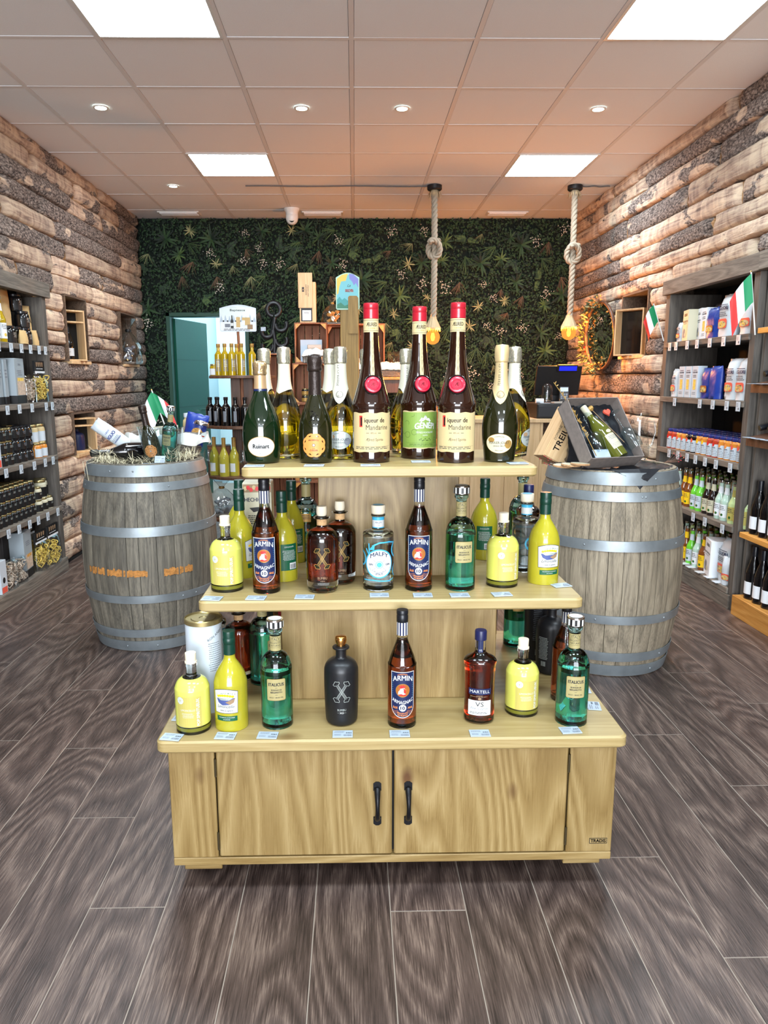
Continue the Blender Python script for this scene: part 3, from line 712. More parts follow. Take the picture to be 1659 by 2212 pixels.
for kind, R, mt in (('spiky_plant', .13, 'leaf_mid'), ('spiky_plant', .085, 'leaf_pale'), ('spiky_plant', .15, 'leaf_dark'), ('grass_tuft', .19, 'leaf_mid'), ('grass_tuft', .15, 'leaf_pale'), ('grass_tuft', .16, 'leaf_rust'), ('fern', .15, 'leaf_dark'), ('fern', .13, 'leaf_mid'), ('blossom_spray', .10, 'blossom')):
    for s in range(2): proto[kind, mt, s] = (kind, rosette(kind, R, s*7+len(proto)).mesh(kind, mt))
keys = list(proto)
wts = [{'spiky_plant': {'leaf_dark': 2, 'leaf_mid': 1.3, 'leaf_pale': 1.2}, 'grass_tuft': {'leaf_mid': 2.2, 'leaf_pale': 1.5, 'leaf_rust': 1.1}, 'fern': {'leaf_dark': 2, 'leaf_mid': .8}, 'blossom_spray': {'blossom': 2.2}}[k[0]][k[1]] for k in keys]
done = []
for i in range(5000):
    if len(done) > 230: break
    x = rf.uniform(-2.1, 2.15); z = rf.uniform(.7, H-.12)
    if (DX0-.1 < x < DX1+.1 and z < DZ+.1) or any((x-a)**2+(z-b)**2 < .115**2 for a, b in done): continue
    done.append((x, z)); k = rf.choices(keys, wts)[0]; nm, me = proto[k]
    link(nm, me, wb, (x, BY-.075, z), (0, rf.uniform(-.6, .6) if nm == 'grass_tuft' else rf.uniform(0, 6.28), 0)).scale = [rf.uniform(.6, 1.0)]*3
# door frame, door leaf, room behind
dr = G()
for x in (DX0-.0, DX1-.04): dr.box(x, x+.04, BY-.06, BY+.12, 0, DZ+.0, b=.003)
dr.box(DX0, DX1, BY-.06, BY+.12, DZ-.04, DZ, b=.003)
door = struct('door_1', dr, 'frame_green')
lf = G().box(0, .78, -.02, .02, .01, DZ-.05, b=.002).obj('door_leaf', 'door_green', door, loc=(DX0+.045, BY+.07, 0), rot=(0, 0, rad(77)))
for z0, z1 in ((.2, .9), (1.0, 1.6)):
    pass
for z in (.62, 1.05, 1.55): G().box(.02, .76, -.0215, -.019, z, z+.006).obj('groove', 'frame_green', lf)
g = G().tube([(.70, -.02, 1.0), (.70, -.06, 1.0), (.59, -.06, 1.0)], .009, 8); g.obj('handle', 'chrome', lf, 40)
g = G(); g.box(-2.5, -.4, 9.7, 9.8, 0, 2.9); g.box(-2.56, -2.5, 7.9, 9.8, 0, 2.9); g.box(-.46, -.4, 7.9, 9.8, 0, 2.9); g.box(-1.75, -1.15, 9.55, 9.7, 0, 2.9)
struct('wall_backroom', g, 'room_white')
lamp('backroom_light', 'AREA', (-1.4, 8.7, 2.85), 62, (.78, .93, 1), 1.0)
struct('wall_front', G().box(-2.7, 2.8, -6.2, -6.1, 0, H+.05), 'plaster')
# skirting strip under the logs
struct('baseboard_left', G().box(-2.2, -2.15, 5.21, 7.78, 0, .025), 'black'); struct('baseboard_right', G().box(2.19, 2.25, 5.31, 7.78, 0, .025), 'black')
# ================================================================ CENTRAL DISPLAY
t = thing('display_cabinet', 'pale pine display unit with three tiers over a two-door base on casters', 'display cabinet', (.095, 2.125, 0))
def lp(n, m, x0, x1, y0, y1, z0, z1, b=.002, par=t):
    return G().box(x0-.095, x1-.095, y0-2.125, y1-2.125, z0, z1, b=b).obj(n, m, par)
def plank_top(x0, x1, y0, y1, z0, z1):
    g = G(); cx_, cy_ = .095, 2.125; pts = rrect(x0-cx_, x1-cx_, y0-cy_, y1-cy_, .022, 6); n = len(pts); v = []; f = []
    for z, ins in ((z0, .005), (z0+.005, 0), (z1-.005, 0), (z1, .005)):
        for x, y in pts: v.append((x-math.copysign(ins, x), y-math.copysign(ins, y), z))
    for k in range(3):
        for i in range(n): j = (i+1) % n; f.append((k*n+i, k*n+j, (k+1)*n+j, (k+1)*n+i))
    f += [tuple(reversed(range(n))), tuple(3*n+i for i in range(n))]
    return g.add(v, f).obj('tier_top', 'pine_pale', t, 35)
Z1, Z2, Z3 = .445, .768, 1.123
plank_top(-.512, .697, 1.722, 2.527, Z1-.033, Z1)
plank_top(-.422, .612, 1.868, 2.382, Z2-.03, Z2)
plank_top(-.298, .480, 1.885, 2.345, Z3-.028, Z3)
x0, x1, yf, yb = -.488, .678, 1.747, 2.503
lp('bottom_rail', 'pine_x', x0, x1, yf-.002, yb, .078, .1)
lp('side_panel', 'pine_z', x0, x0+.02, yf+.02, yb, .1, .412); lp('side_panel', 'pine_z', x1-.02, x1, yf+.02, yb, .1, .412)
lp('back_panel', 'pine_x', x0+.02, x1-.02, yb-.02, yb, .1, .412)
lp('corner_panel', 'pine_z', x0, -.3695, yf, yf+.02, .1, .412); cp = lp('corner_panel', 'pine_z', .556, x1, yf, yf+.02, .1, .412)
lp('inner_shade_panel', 'black', -.37, .557, yf+.024, yf+.03, .1, .412, 0)
def handle(door, x):
    g = G(); z0, z1 = .190, .313
    for z in (z0+.012, z1-.012):
        pts = [(-.0105, -.012), (.0105, -.012), (.0105, .008), (.004, .013), (-.004, .013), (-.0105, .008)] if z > .25 else [(-.0105, -.008), (-.004, -.013), (.004, -.013), (.0105, -.008), (.0105, .012), (-.0105, .012)]
        g.prism([(x-.095+a, z+b) for a, b in pts], .003, X=T(0, yf-2.125-.003, 0))
    n = 12; path = [(x-.095, yf-2.125-.004-.026*sin(pi*i/n)**.6, z0+.02+(z1-z0-.04)*i/n) for i in range(n+1)]
    g.tube(path, [.0085-.003*sin(pi*i/n) for i in range(n+1)], 8)
    h = g.obj('handle', 'iron', door, 50)
for (a, b, hx) in ((-.3655, .0905, .052), (.0965, .5515, .133)):
    d = G().box(a-.095, b-.095, yf-2.125-.001, yf-2.125+.019, .102, .409, b=.0035).obj('door', 'pine_z', t); handle(d, hx)
    hxx = a-.0018 if a < 0 else b+.0018
    for z in (.36, .15):
        G().tube([(hxx-.095, yf-2.125-.003, z-.025), (hxx-.095, yf-2.125-.003, z+.025)], .003, 8).obj('hinge', 'brass_dark', d, 40)
for a in (-.463, .553):
    lp('foot_block', 'pine_x', a, a+.1, yf+.01, yf+.17, .058, .078); lp('foot_block', 'pine_x', a, a+.1, yb-.17, yb-.01, .058, .078)
    for y in (yf+.13, yb-.13):
        xx = a+.06-.095; g = G().lathe([(.0, -.011), (.024, -.011), (.028, -.007), (.028, .007), (.024, .011), (0, .011)], 18, X=T(xx, y-2.125, .0285, ry=pi/2)); g.box(xx-.016, xx+.016, y-2.125-.012, y-2.125+.012, .045, .058)
        g.obj('caster', 'rubber', t, 40)
# burnt-in maker's stamp
A = Art(); A.rect(-.024, .024, -.0085, .0085, 'ochre', 0).rect(-.0235, .0235, .0068, .0082, 'black_ink', 1).rect(-.0235, .0235, -.0082, -.0068, 'black_ink', 1).rect(-.0238, -.0225, -.0082, .0082, 'black_ink', 1).rect(.0225, .0238, -.0082, .0082, 'black_ink', 1)
A = Art(); A.rect(-.0235, .0235, .0068, .0082, 'black_ink', 1).rect(-.0235, .0235, -.0082, -.0068, 'black_ink', 1).rect(-.0238, -.0225, -.0082, .0082, 'black_ink', 1).rect(.0225, .0238, -.0082, .0082, 'black_ink', 1)
A.text('TRADIS', 0, -.0048, .0095, 'black_ink', 1, bold=.03, wide=.04)
A.build('stamp', cp, flat(0), step=0, loc=(.642-.095, yf-2.125-.0008, .133))
lp('pedestal', 'pine_z', -.211, .396, 1.964, 2.286, Z1, Z2-.03); lp('pedestal', 'pine_z', -.109, .304, 2.108, 2.20, Z2, Z3-.028)
for (x, y, z) in ((-.24, 2.31, Z2-.03), (.535, 2.31, Z2-.03), (-.185, 2.27, Z3-.028), (.44, 2.27, Z3-.028)):
    G().prism([(-.045, 0), (-.045, -.012), (-.034, -.022), (.034, -.022), (.045, -.012), (.045, 0)], .03, X=T(x-.095, y-2.125, z)).obj('bracket', 'walnut', t)

# ================================================================ BOTTLES
def shell(par, name, prof, m, n=28, rib=None, sm=50, squash=1.0): return G().lathe(prof, n, rib=rib, squash=squash).obj(name, m, par, sm)
def liquid(par, prof, m, z0, z1, inset=.0028, n=28, rib=None, squash=1.0):
    p = [(0, z0), (rad_at(prof, z0)-inset*1.5, z0+.001)]+[(max(.001, r-inset), z) for r, z in prof if z0+.003 < z < z1-.001]+[(max(.001, rad_at(prof, z1)-inset), z1), (0, z1)]
    return G().lathe(p, n, rib=rib, squash=squash, cap=False).obj('drink', m, par, 50)

def b_italicus():
    t = thing('liqueur_bottle', 'x', 'bottle')
    prof = smoothprof([(.034, 0), (.034, 0), (.0405, .004), (.042, .012), (.042, .15), (.041, .165), (.036, .183), (.026, .197), (.0155, .203), (.0145, .21), (.0145, .25), (.018, .256), (.0195, .26), (.0195, .264), (.0185, .266)], 3)
    rib = lambda a, z: 1-.028*abs(cos(a*10))**2*(1 if z < .165 else max(0, (.2-z)/.035))
    shell(t, 'glass_body', prof, 'teal_glass', 60, rib, 70); liquid(t, prof, 'teal_drink', .012, .158, .003, 40)
    g = G().lathe([(.018, .266), (.0225, .269), (.0225, .289), (.0215, .2915), (0, .292)], 32)
    cap = g.obj('cap', 'chrome', t, 40)
    A = Art()
    for k in range(11): A.rect(-.0225*pi+.0225*2*pi*k/11, -.0225*pi+.0225*2*pi*(k+.5)/11, .2705, .287, 'check_black', 0).rect(-.0225*pi+.0225*2*pi*(k+.5)/11, -.0225*pi+.0225*2*pi*(k+1)/11, .2705, .287, 'white', 0)
    A.build('check_pattern', cap, wrap([(.0225, 0), (.0225, .3)], .0225, .0002), .004)
    A = Art().poly(ell(0, 0, .0175), 'white', 0); A.build('top_disc', cap, lambda u, z, l: (u, z, .2925), 0)
    A = Art().rect(-.0145*pi, .0145*pi, .207, .247, 'beige_label', 0); q = .0145
    A.text('ITALY', 0, .236, .0065, 'ink', 1).text('BERGAMOTTO', 0, .2265, .005, 'ink', 1, wide=.034).text('NATURALE', 0, .2195, .005, 'ink', 1, wide=.028).rect(-.02, .02, .2335, .234, 'ink', 1).rect(-.02, .02, .216, .2165, 'ink', 1).text('MADE IN', 0, .2432, .0028, 'ink', 1)
    A.build('neck_label', t, wrap([(q, 0), (q, .3)], q, .0004), .004)
    A = Art().poly(rrect(-.0245, .0245, .082, .141, .004), 'gold_ink', 0).poly(rrect(-.0238, .0238, .0827, .1403, .0035), 'beige_label', 1)
    A.text('ITALICUS', 0, .122, .0085, 'ink', 2, bold=.03, wide=.040).text('ROSOLIO DI', 0, .109, .0042, 'ink', 2, bold=.03, wide=.026).text('BERGAMOTTO', 0, .1025, .0042, 'ink', 2, bold=.03, wide=.030)
    A.rect(-.003, .003, .1165, .1172, 'ink', 2).rect(-.003, .003, .0975, .0982, 'ink', 2).text('70 CL E  •  20% ALC. VOL.', 0, .089, .003, 'ink', 2, bold=.03, wide=.036)
    A.build('label', t, wrap([(.042, 0), (.042, .2)], .042, .0006), .005)
    A = Art().poly(rrect(-.019, .019, .145-.015, .145+.012, .002), 'gold_ink', 0).poly(rrect(-.02, .02, .100, .128, .002), 'pale_green_thin', 0).bars(-.006, .016, .108, .122, 'ink', 1).fine(-.018, .018, .15, 3, .005, 'ink', 1).text('25', -.012, .111, .006, 'ink', 1)
    A.build('back_label', t, lambda u, z, l: (lambda p: (-p[0], -p[1], p[2]))(wrap([(.042, 0), (.042, .2)], .042, .0006)(u, z, l)), .005)
    return t
def b_pop():
    t = thing('liqueur_bottle', 'x', 'bottle')
    prof = smoothprof([(.036, 0), (.036, 0), (.0435, .003), (.045, .01), (.045, .105), (.0435, .12), (.036, .135), (.024, .1435), (.0155, .147), (.014, .152), (.014, .172), (.0155, .174), (.0155, .181), (.0145, .182)], 3)
    shell(t, 'glass_body', prof, 'clear_glass', 36); 
    p2 = [(0, .0176), (.0450, .0177)]+[(r+.0002, z) for r, z in prof if .02 < z < .1445]+[(.0135, .146), (0, .146)]
    G().lathe(p2, 36, cap=False).obj('drink', 'lemon_milk', t, 60)
    G().lathe([(.0437, .003), (.0452, .0095), (.0452, .0178)], 36, cap=False).obj('base_tint', 'olive_base', t, 40)
    G().lathe([(.0145, .181), (.0158, .182), (.0158, .186), (.0138, .187), (.0143, .207), (.0138, .2085), (0, .209)], 24).obj('stopper', 'cork_pale', t, 40)
    A = Art().rect(-.026, .040, .0215, .104, 'pale_yellow', 0)
    A.poly(ell(-.0155, .094, .0095), 'plastic_white', 1)
    for k in range(8): A.line([(-.0155, .094), (-.0155+.0085*cos(k*pi/4+.2), .094+.0085*sin(k*pi/4+.2))], .0007, 'pale_yellow', 2)
    A.text('LIMONCELLO', .004, .066, .0052, 'white', 1, bold=.0, wide=.038).fine(-.012, .02, .0595, 5, .0028, 'white', 1, h=.0008)
    A.text('POP.SPIRITUEUX', .034, .062, .0075, 'white', 1, bold=.05, rot=pi/2, wide=.074)
    A.build('label', t, wrap([(.045, 0), (.045, .2)], .045, .0006), .006)
    return t
def b_scog(opaque='yellow_deep'):
    t = thing('liqueur_bottle', 'x', 'bottle')
    prof = smoothprof([(.036, 0), (.036, 0), (.0425, .003), (.044, .01), (.044, .11), (.043, .128), (.037, .15), (.026, .17), (.0165, .185), (.0145, .195), (.0142, .203)], 3)
    G().lathe(prof, 36).obj('glass_body', opaque, t, 60)
    G().lathe([(.0145, .199), (.0160, .200), (.0158, .228), (.0165, .229), (.0165, .243), (.0158, .244), (.0163, .258), (.0155, .262), (0, .262)], 26).obj('cap', 'cap_green', t, 35)
    A = Art(); pts = [(-.032, .052), (.032, .052), (.034, .112)]+[(.034-.068*i/10, .112+.007*sin(pi*i/10)) for i in range(1, 10)]+[(-.034, .112)]
    A.poly(pts, 'navy', 0).poly([(x*.965, z+(.0012 if z < .06 else -.0012)) for x, z in pts], 'white', 1)
    A.poly([(-.025, .092), (.025, .094), (.022, .084), (.012, .0765), (-.008, .0745), (-.02, .081)], 'sea_blue', 2).poly([(-.023, .0935), (.023, .095), (.01, .0885), (-.012, .088)], 'silver_label', 3)
    A.poly([(.0, .083), (.026, .094), (.022, .082), (.012, .0765)], 'sand', 3)
    rr = random.Random(2)
    for k in range(7): A.poly(ell(-.02+.0066*k, .0985+.003*sin(pi*k/6), .0038, .0034, 12), 'lemon', 4)
    for k in range(12): a = rr.uniform(.3, 2.8); x = -.023+.0042*k; z = .103+.003*sin(pi*k/11); A.poly([(x, z), (x+.005*cos(a)-.001, z+.005*sin(a)), (x+.003*cos(a)+.0015, z+.002*sin(a))], 'leaf_green', 3)
    A.text('Limoncello', .0, .0675, .0082, 'ink', 5, bold=.01, shear=.3, wide=.045).text('della Scogliera', .002, .0585, .0045, 'ink', 5, shear=.3, bold=0, wide=.033)
    A.rect(-.027, .03, .031, .0445, 'green_band', 0).text("ALL'INFUSO DI SCORZE", .002, .0392, .0026, 'white', 1, bold=.02, wide=.042).text('DI LIMONE', .002, .0338, .0026, 'white', 1, bold=.02)
    A.build('label', t, wrap([(.044, 0), (.044, .2)], .044, .0005), .006)
    A = Art().rect(-.026, .026, .034, .112, 'green_band', 0).text('Limoncello', 0, .102, .005, 'white', 1, shear=.3, wide=.03).fine(-.021, .021, .092, 9, .0034, 'white', 1, h=.0012).rect(0, .024, .037, .056, 'white', 1).bars(.002, .022, .039, .052, 'ink', 2)
    A.build('back_label', t, lambda u, z, l: (lambda p: (-p[0], -p[1], p[2]))(wrap([(.044, 0), (.044, .2)], .044, .0005)(u, z, l)), .006)
    return t
def rooster(A, cx_, cz_, s, l=2):
    P = lambda pts: [(cx_+x*s, cz_+z*s) for x, z in pts]
    A.poly(ell(cx_, cz_, s, n=32), 'gold_ink', l).poly(ell(cx_, cz_, s*.94, n=32), 'ochre', l+1)
    A.poly(P([(-.55, -.75), (.62, -.78), (.3, -.52), (-.3, -.5)]), 'red', l+2)
    A.poly(P([(-.66, -.6), (-.6, -.15), (-.38, .1), (-.28, .38), (-.02, .5), (.22, .42), (.3, .22), (.12, .1), (.14, -.3), (.42, -.52), (.1, -.62), (-.2, -.5)]), 'white', l+3)
    A.poly(P([(-.42, .42), (-.55, .66), (-.32, .6), (-.26, .88), (-.06, .68), (.12, .9), (.2, .62), (.44, .7), (.3, .42), (.0, .36), (-.25, .3)]), 'red', l+4)
    A.poly(P([(.1, .3), (.34, .22), (.4, .0), (.46, -.3), (.26, -.48), (.16, -.2), (.2, .05)]), 'red', l+4)
    A.poly(P([(.26, .3), (.56, .12), (.3, .14)]), 'orange', l+4).poly(ell(cx_+.08*s, cz_+.27*s, .06*s, n=10), 'black_ink', l+5)
def b_armin():
    t = thing('brandy_bottle', 'x', 'bottle')
    prof = smoothprof([(.030, 0), (.030, 0), (.036, .003), (.038, .01), (.038, .155), (.037, .168), (.031, .19), (.021, .217), (.0155, .232), (.0145, .24), (.0142, .256)], 3)
    rib = lambda a, z: 1+(.012*sin(a*20+z*500)*sin(z*700) if .165 < z < .225 or z < .025 else 0)
    shell(t, 'glass_body', prof, 'clear_glass', 48, rib, 70); liquid(t, prof, 'amber_drink', .012, .236, .0022, 32)
    G().lathe([(.0147, .282), (.0153, .283), (.0153, .300), (.0147, .301), (.0147, .304), (.0155, .305), (.0155, .312), (.0145, .3145), (0, .3145)], 26).obj('cap', 'cap_black', t, 35)
    A = Art(); q = .0149; n = 12
    for k in range(n): A.rect(-q*pi+q*2*pi*k/n, -q*pi+q*2*pi*(k+.5)/n, .248, .283, 'navy', 0).rect(-q*pi+q*2*pi*(k+.5)/n, -q*pi+q*2*pi*(k+1)/n, .248, .283, 'white', 0)
    A.build('neck_label', t, wrap([(q, 0), (q, .4)], q, .0002), .004)
    def shield(w, top, bot, mid):
        return [(w*cos(-pi*i/18), mid+(mid-bot)*sin(-pi*i/18)) for i in range(19)]+[(-w, top), (w, top)]
    A = Art().poly(shield(.0325, .158, .031, .065), 'white', 0).poly(shield(.0308, .1563, .033, .065), 'navy', 1)
    A.text("L'ORIGINAL", 0, .1485, .0034, 'orange', 2, bold=.02, arch=.002, wide=.026)
    A.text('ARMIN', 0, .1305, .0135, 'white', 2, bold=.018, wide=.053, arch=.005); rooster(A, 0, .1075, .0185)
    A.text('ARMAGNAC', 0, .0775, .0095, 'white', 2, bold=.015, wide=.056, arch=-.008)
    A.poly(ell(0, .059, .0095, n=20), 'white', 2).text('10', 0, .0545, .009, 'navy', 3, bold=.04, wide=.011)
    A.text('ÂGE', -.02, .0565, .0055, 'orange', 2, bold=.03, wide=.013).text('ANS', .02, .0565, .0055, 'orange', 2, bold=.03, wide=.013)
    A.text('PRODUIT', 0, .0445, .0042, 'orange', 2, bold=.03, wide=.027, arch=-.003).text('DE FRANCE', 0, .0385, .0042, 'orange', 2, bold=.03, wide=.026, arch=-.003)
    for s in (-1, 1):
        for k in range(12): A.line([(s*.0285, .085+k*.0058), (s*.0262, .087+k*.0058)], .0006, 'sky_blue', 2)
        for k in range(3): A.line([(s*(.011+.004*i), .0505-.0035*k+.0012*sin(i*1.8)) for i in range(5)], .0006, 'orange', 2)
    A.build('label', t, wrap([(.038, 0), (.038, .2)], .038, .0006), .005)
    return t
def bones(A, cz_, s, m, l=0, m2=None):
    for sg in (-1, 1):
        d = (sg*.62, 1); L = math.hypot(*d); d = (d[0]/L, d[1]/L); nn = (-d[1], d[0])
        def P(a, b): return (a*d[0]*s+b*nn[0]*s, cz_+a*d[1]*s+b*nn[1]*s)
        out = [P(-.72, -.09), P(.72, -.09), P(.78, -.26), P(.92, -.32), P(1.0, -.16), P(1.1, -.02), P(1.1, .02), P(1.0, .16), P(.92, .32), P(.78, .26), P(.72, .09), P(-.72, .09), P(-.78, .26), P(-.92, .32), P(-1.0, .16), P(-1.1, .0), P(-1.0, -.16), P(-.92, -.32), P(-.78, -.26)]
        if m2: A.poly(out, m2, l+(0 if sg < 0 else 1))
        A.line(out+out[:1], .0011, m, l+2); A.line([P(-.8, 0), P(.8, 0)], .0007, m, l+2)
BUM = [(.034, 0), (.034, 0), (.040, .004), (.0425, .012), (.044, .04), (.0455, .09), (.0455, .14), (.0435, .156), (.036, .169), (.024, .1765), (.0165, .179), (.0142, .184), (.0142, .203), (.0142, .203), (.0215, .2045), (.0225, .207), (.0215, .2095), (.0145, .2105), (.0142, .212)]
def b_bumbu(xo=False):
    t = thing('rum_bottle', 'x', 'bottle'); prof = smoothprof(BUM, 3)
    if xo: G().lathe(prof, 36).obj('glass_body', 'matt_black', t, 50)
    else: shell(t, 'glass_body', prof, 'clear_glass', 36); liquid(t, prof, 'rum_drink', .03, .172, .0022, 32)
    cork = G().lathe([(.0125, .206), (.0128, .214), (.0138, .2145), (.0148, .221), (.0143, .235), (.013, .238), (0, .238)] if not xo else [(.011, .206), (.0118, .218), (.014, .219), (.0155, .227), (.0145, .236), (.012, .238), (0, .2385)], 24).obj('stopper', 'gold' if xo else 'cork_pale', t, 50)
    if not xo: G().lathe([(.0144, .186), (.0144, .2035)], 18, cap=False).obj('cork_plug', 'cork', cork, 40)
    A = Art(); q = .0455; bones(A, .1, .03, 'silver_label' if xo else 'gold_ink', 0, None if xo else 'olive_dark_glass')
    if xo:
        for k in range(6): a = pi*(k+.5)/6; A.text('BUMBU*'[k], .034*cos(pi-a), .1+.034*sin(pi-a), .006, 'ink', 0, rot=pi/2-a, bold=.0)
        A.text('BUMBU', 0, .047, .0058, 'silver_label', 1, bold=.01, wide=.023).text('XO', 0, .039, .005, 'white', 1, bold=.02).rect(-.012, -.006, .0415, .042, 'silver_label', 1).rect(.006, .012, .0415, .042, 'silver_label', 1)
    else: A.text('BUMBU', 0, .042, .0068, 'sand', 1, bold=.01, wide=.026).text('original', 0, .036, .003, 'sand', 1)
    A.build('label', t, wrap([(.0445, 0), (.0445, .04), (.0455, .08), (.0455, .15)], q, .0005), .006)
    if xo: A = Art().fine(-.016, .016, .12, 16, .0045, 'silver_label', 0).bars(-.006, .01, .03, .045, 'silver_label', 0).build('back_label', t, lambda u, z, l: (lambda p: (-p[0], -p[1], p[2]))(wrap([(.0445, 0), (.0445, .04), (.0455, .08), (.0455, .15)], q, .0005)(u, z, l)), .006)
    return t
def b_malfy():
    t = thing('gin_bottle', 'x', 'bottle')
    prof = smoothprof([(.034, 0), (.034, 0), (.0415, .003), (.043, .01), (.043, .152), (.043, .152), (.0425, .158), (.038, .164), (.022, .168), (.0175, .171), (.0165, .176), (.0165, .206), (.0165, .206), (.0195, .207), (.0195, .211), (.016, .212)], 3)
    shell(t, 'glass_body', prof, 'clear_glass', 36); liquid(t, prof, 'water_drink', .014, .15, .003, 32)
    st = G().lathe([(.0165, .211), (.0168, .213), (.0195, .2145), (.0205, .235), (.0195, .237), (0, .2372)], 26).obj('stopper', 'cork_pale', t, 40)
    Art().poly(ell(0, 0, .015), 'sky_blue', 0).build('top_disc', st, lambda u, z, l: (u, z, .2377), 0)
    q = .0165; A = Art().rect(-q*pi, q*pi, .174, .205, 'white', 0).rect(-q*pi, q*pi, .196, .205, 'sky_blue', 1).rect(-q*pi, q*pi, .174, .1765, 'sky_blue', 1).text('MALFY', 0, .187, .0055, 'navy', 1, bold=.01, wide=.018).text('GIN', 0, .1815, .0025, 'ink', 1)
    A.build('neck_label', t, wrap([(q, 0), (q, .3)], q, .0004), .004)
    A = Art(); B = 'sky_blue'
    A.ring(-.062, .09, .022, .005, B, 0).ring(.064, .055, .02, .005, B, 0).ring(.062, .115, .024, .006, B, 0).ring(.095, .06, .022, .006, B, 0)
    A.line([(-.02, .128), (.0, .138), (.03, .139), (.05, .135)], .004, B, 0).line([(-.04, .12), (-.028, .1), (-.03, .135)], .004, B, 0).poly([(-.03, .117), (-.012, .136), (-.014, .118)], B, 0).line([(-.05, .03), (-.02, .032), (.03, .028), (.05, .033)], .003, B, 0)
    A.poly(ell(0, .079, .041, n=40), B, 1).poly(ell(0, .079, .0375, n=40), 'white', 2)
    A.text('MALFY', 0, .094, .0115, 'navy', 3, bold=.018, wide=.05, arch=.008).text('GIN', -.024, .074, .0055, 'navy', 3, bold=.03, wide=.012).text('GIN', .024, .074, .0055, 'navy', 3, bold=.03, wide=.012)
    A.ring(0, .076, .0105, .0016, B, 3).poly(ell(0, .076, .007), B, 3).text('ORIGINALE', 0, .058, .005, 'navy', 3, bold=.01, wide=.04, arch=-.006).text('(ITALY)', 0, .048, .005, 'navy', 3, bold=.05, wide=.02, arch=-.001)
    for a in (.7, 2.44, 3.84, 5.58): A.line([(.012*cos(a), .076+.012*sin(a)), (.021*cos(a), .076+.021*sin(a))], .0007, 'navy', 3)
    A.text('DISTILLED', -.027, .063, .0026, 'leaf_green', 3, rot=-1.0, wide=.014).text('41% VOL', .03, .062, .0026, 'leaf_green', 3, rot=1.0, wide=.014)
    A.build('label', t, wrap([(.043, 0), (.043, .2)], .043, .0005), .006)
    return t
def b_martell():
    t = thing('cognac_bottle', 'x', 'bottle')
    prof = smoothprof([(.032, 0), (.032, 0), (.0385, .004), (.0405, .012), (.0395, .07), (.0405, .14), (.0435, .163), (.043, .172), (.036, .18), (.022, .187), (.0155, .193), (.014, .2), (.014, .226)], 3)
    shell(t, 'glass_body', prof, 'clear_glass', 40, squash=.8); liquid(t, prof, 'rum_drink', .008, .188, .0022, 32, squash=.8)
    G().lathe([(.0142, .226), (.0158, .227), (.0158, .249), (.0145, .2525), (0, .253)], 26).obj('cap', 'cap_navy', t, 40)
    A = Art().rect(-.0065, .0065, .195, .228, 'navy', 0).text('VS', 0, .198, .0055, 'white', 1); A.build('neck_label', t, wrap([(.0145, 0), (.0145, .3)], .0145, .0006), .004)
    A = Art().rect(-.031, .031, .084, .101, 'navy', 0).text('MARTELL', 0, .0885, .0085, 'white', 1, bold=.0, wide=.054).fine(-.026, .026, .078, 1, .003, 'sand', 1)
    A.text('COGNAC', 0, .0795, .0026, 'sand', 0, wide=.016).poly(ell(0, .073, .0045, .0035, 12), 'sand', 0)
    A.rect(-.032, .032, .026, .068, 'white', 0).text('VS', 0, .0515, .0125, 'black_ink', 1, bold=.01, wide=.022).text('Fine Cognac', 0, .043, .0065, 'ink_grey', 2, bold=-.005, shear=.5, wide=.05).fine(-.027, .027, .034, 2, .0032, 'ink', 1)
    A.build('label', t, wrap([(.0398, 0), (.0398, .2)], .0398, .0008, squash=.8), .005)
    return t
def crinkle(a, z): return 1+.035*sin(a*17+40*z)+.03*sin(a*9-90*z)
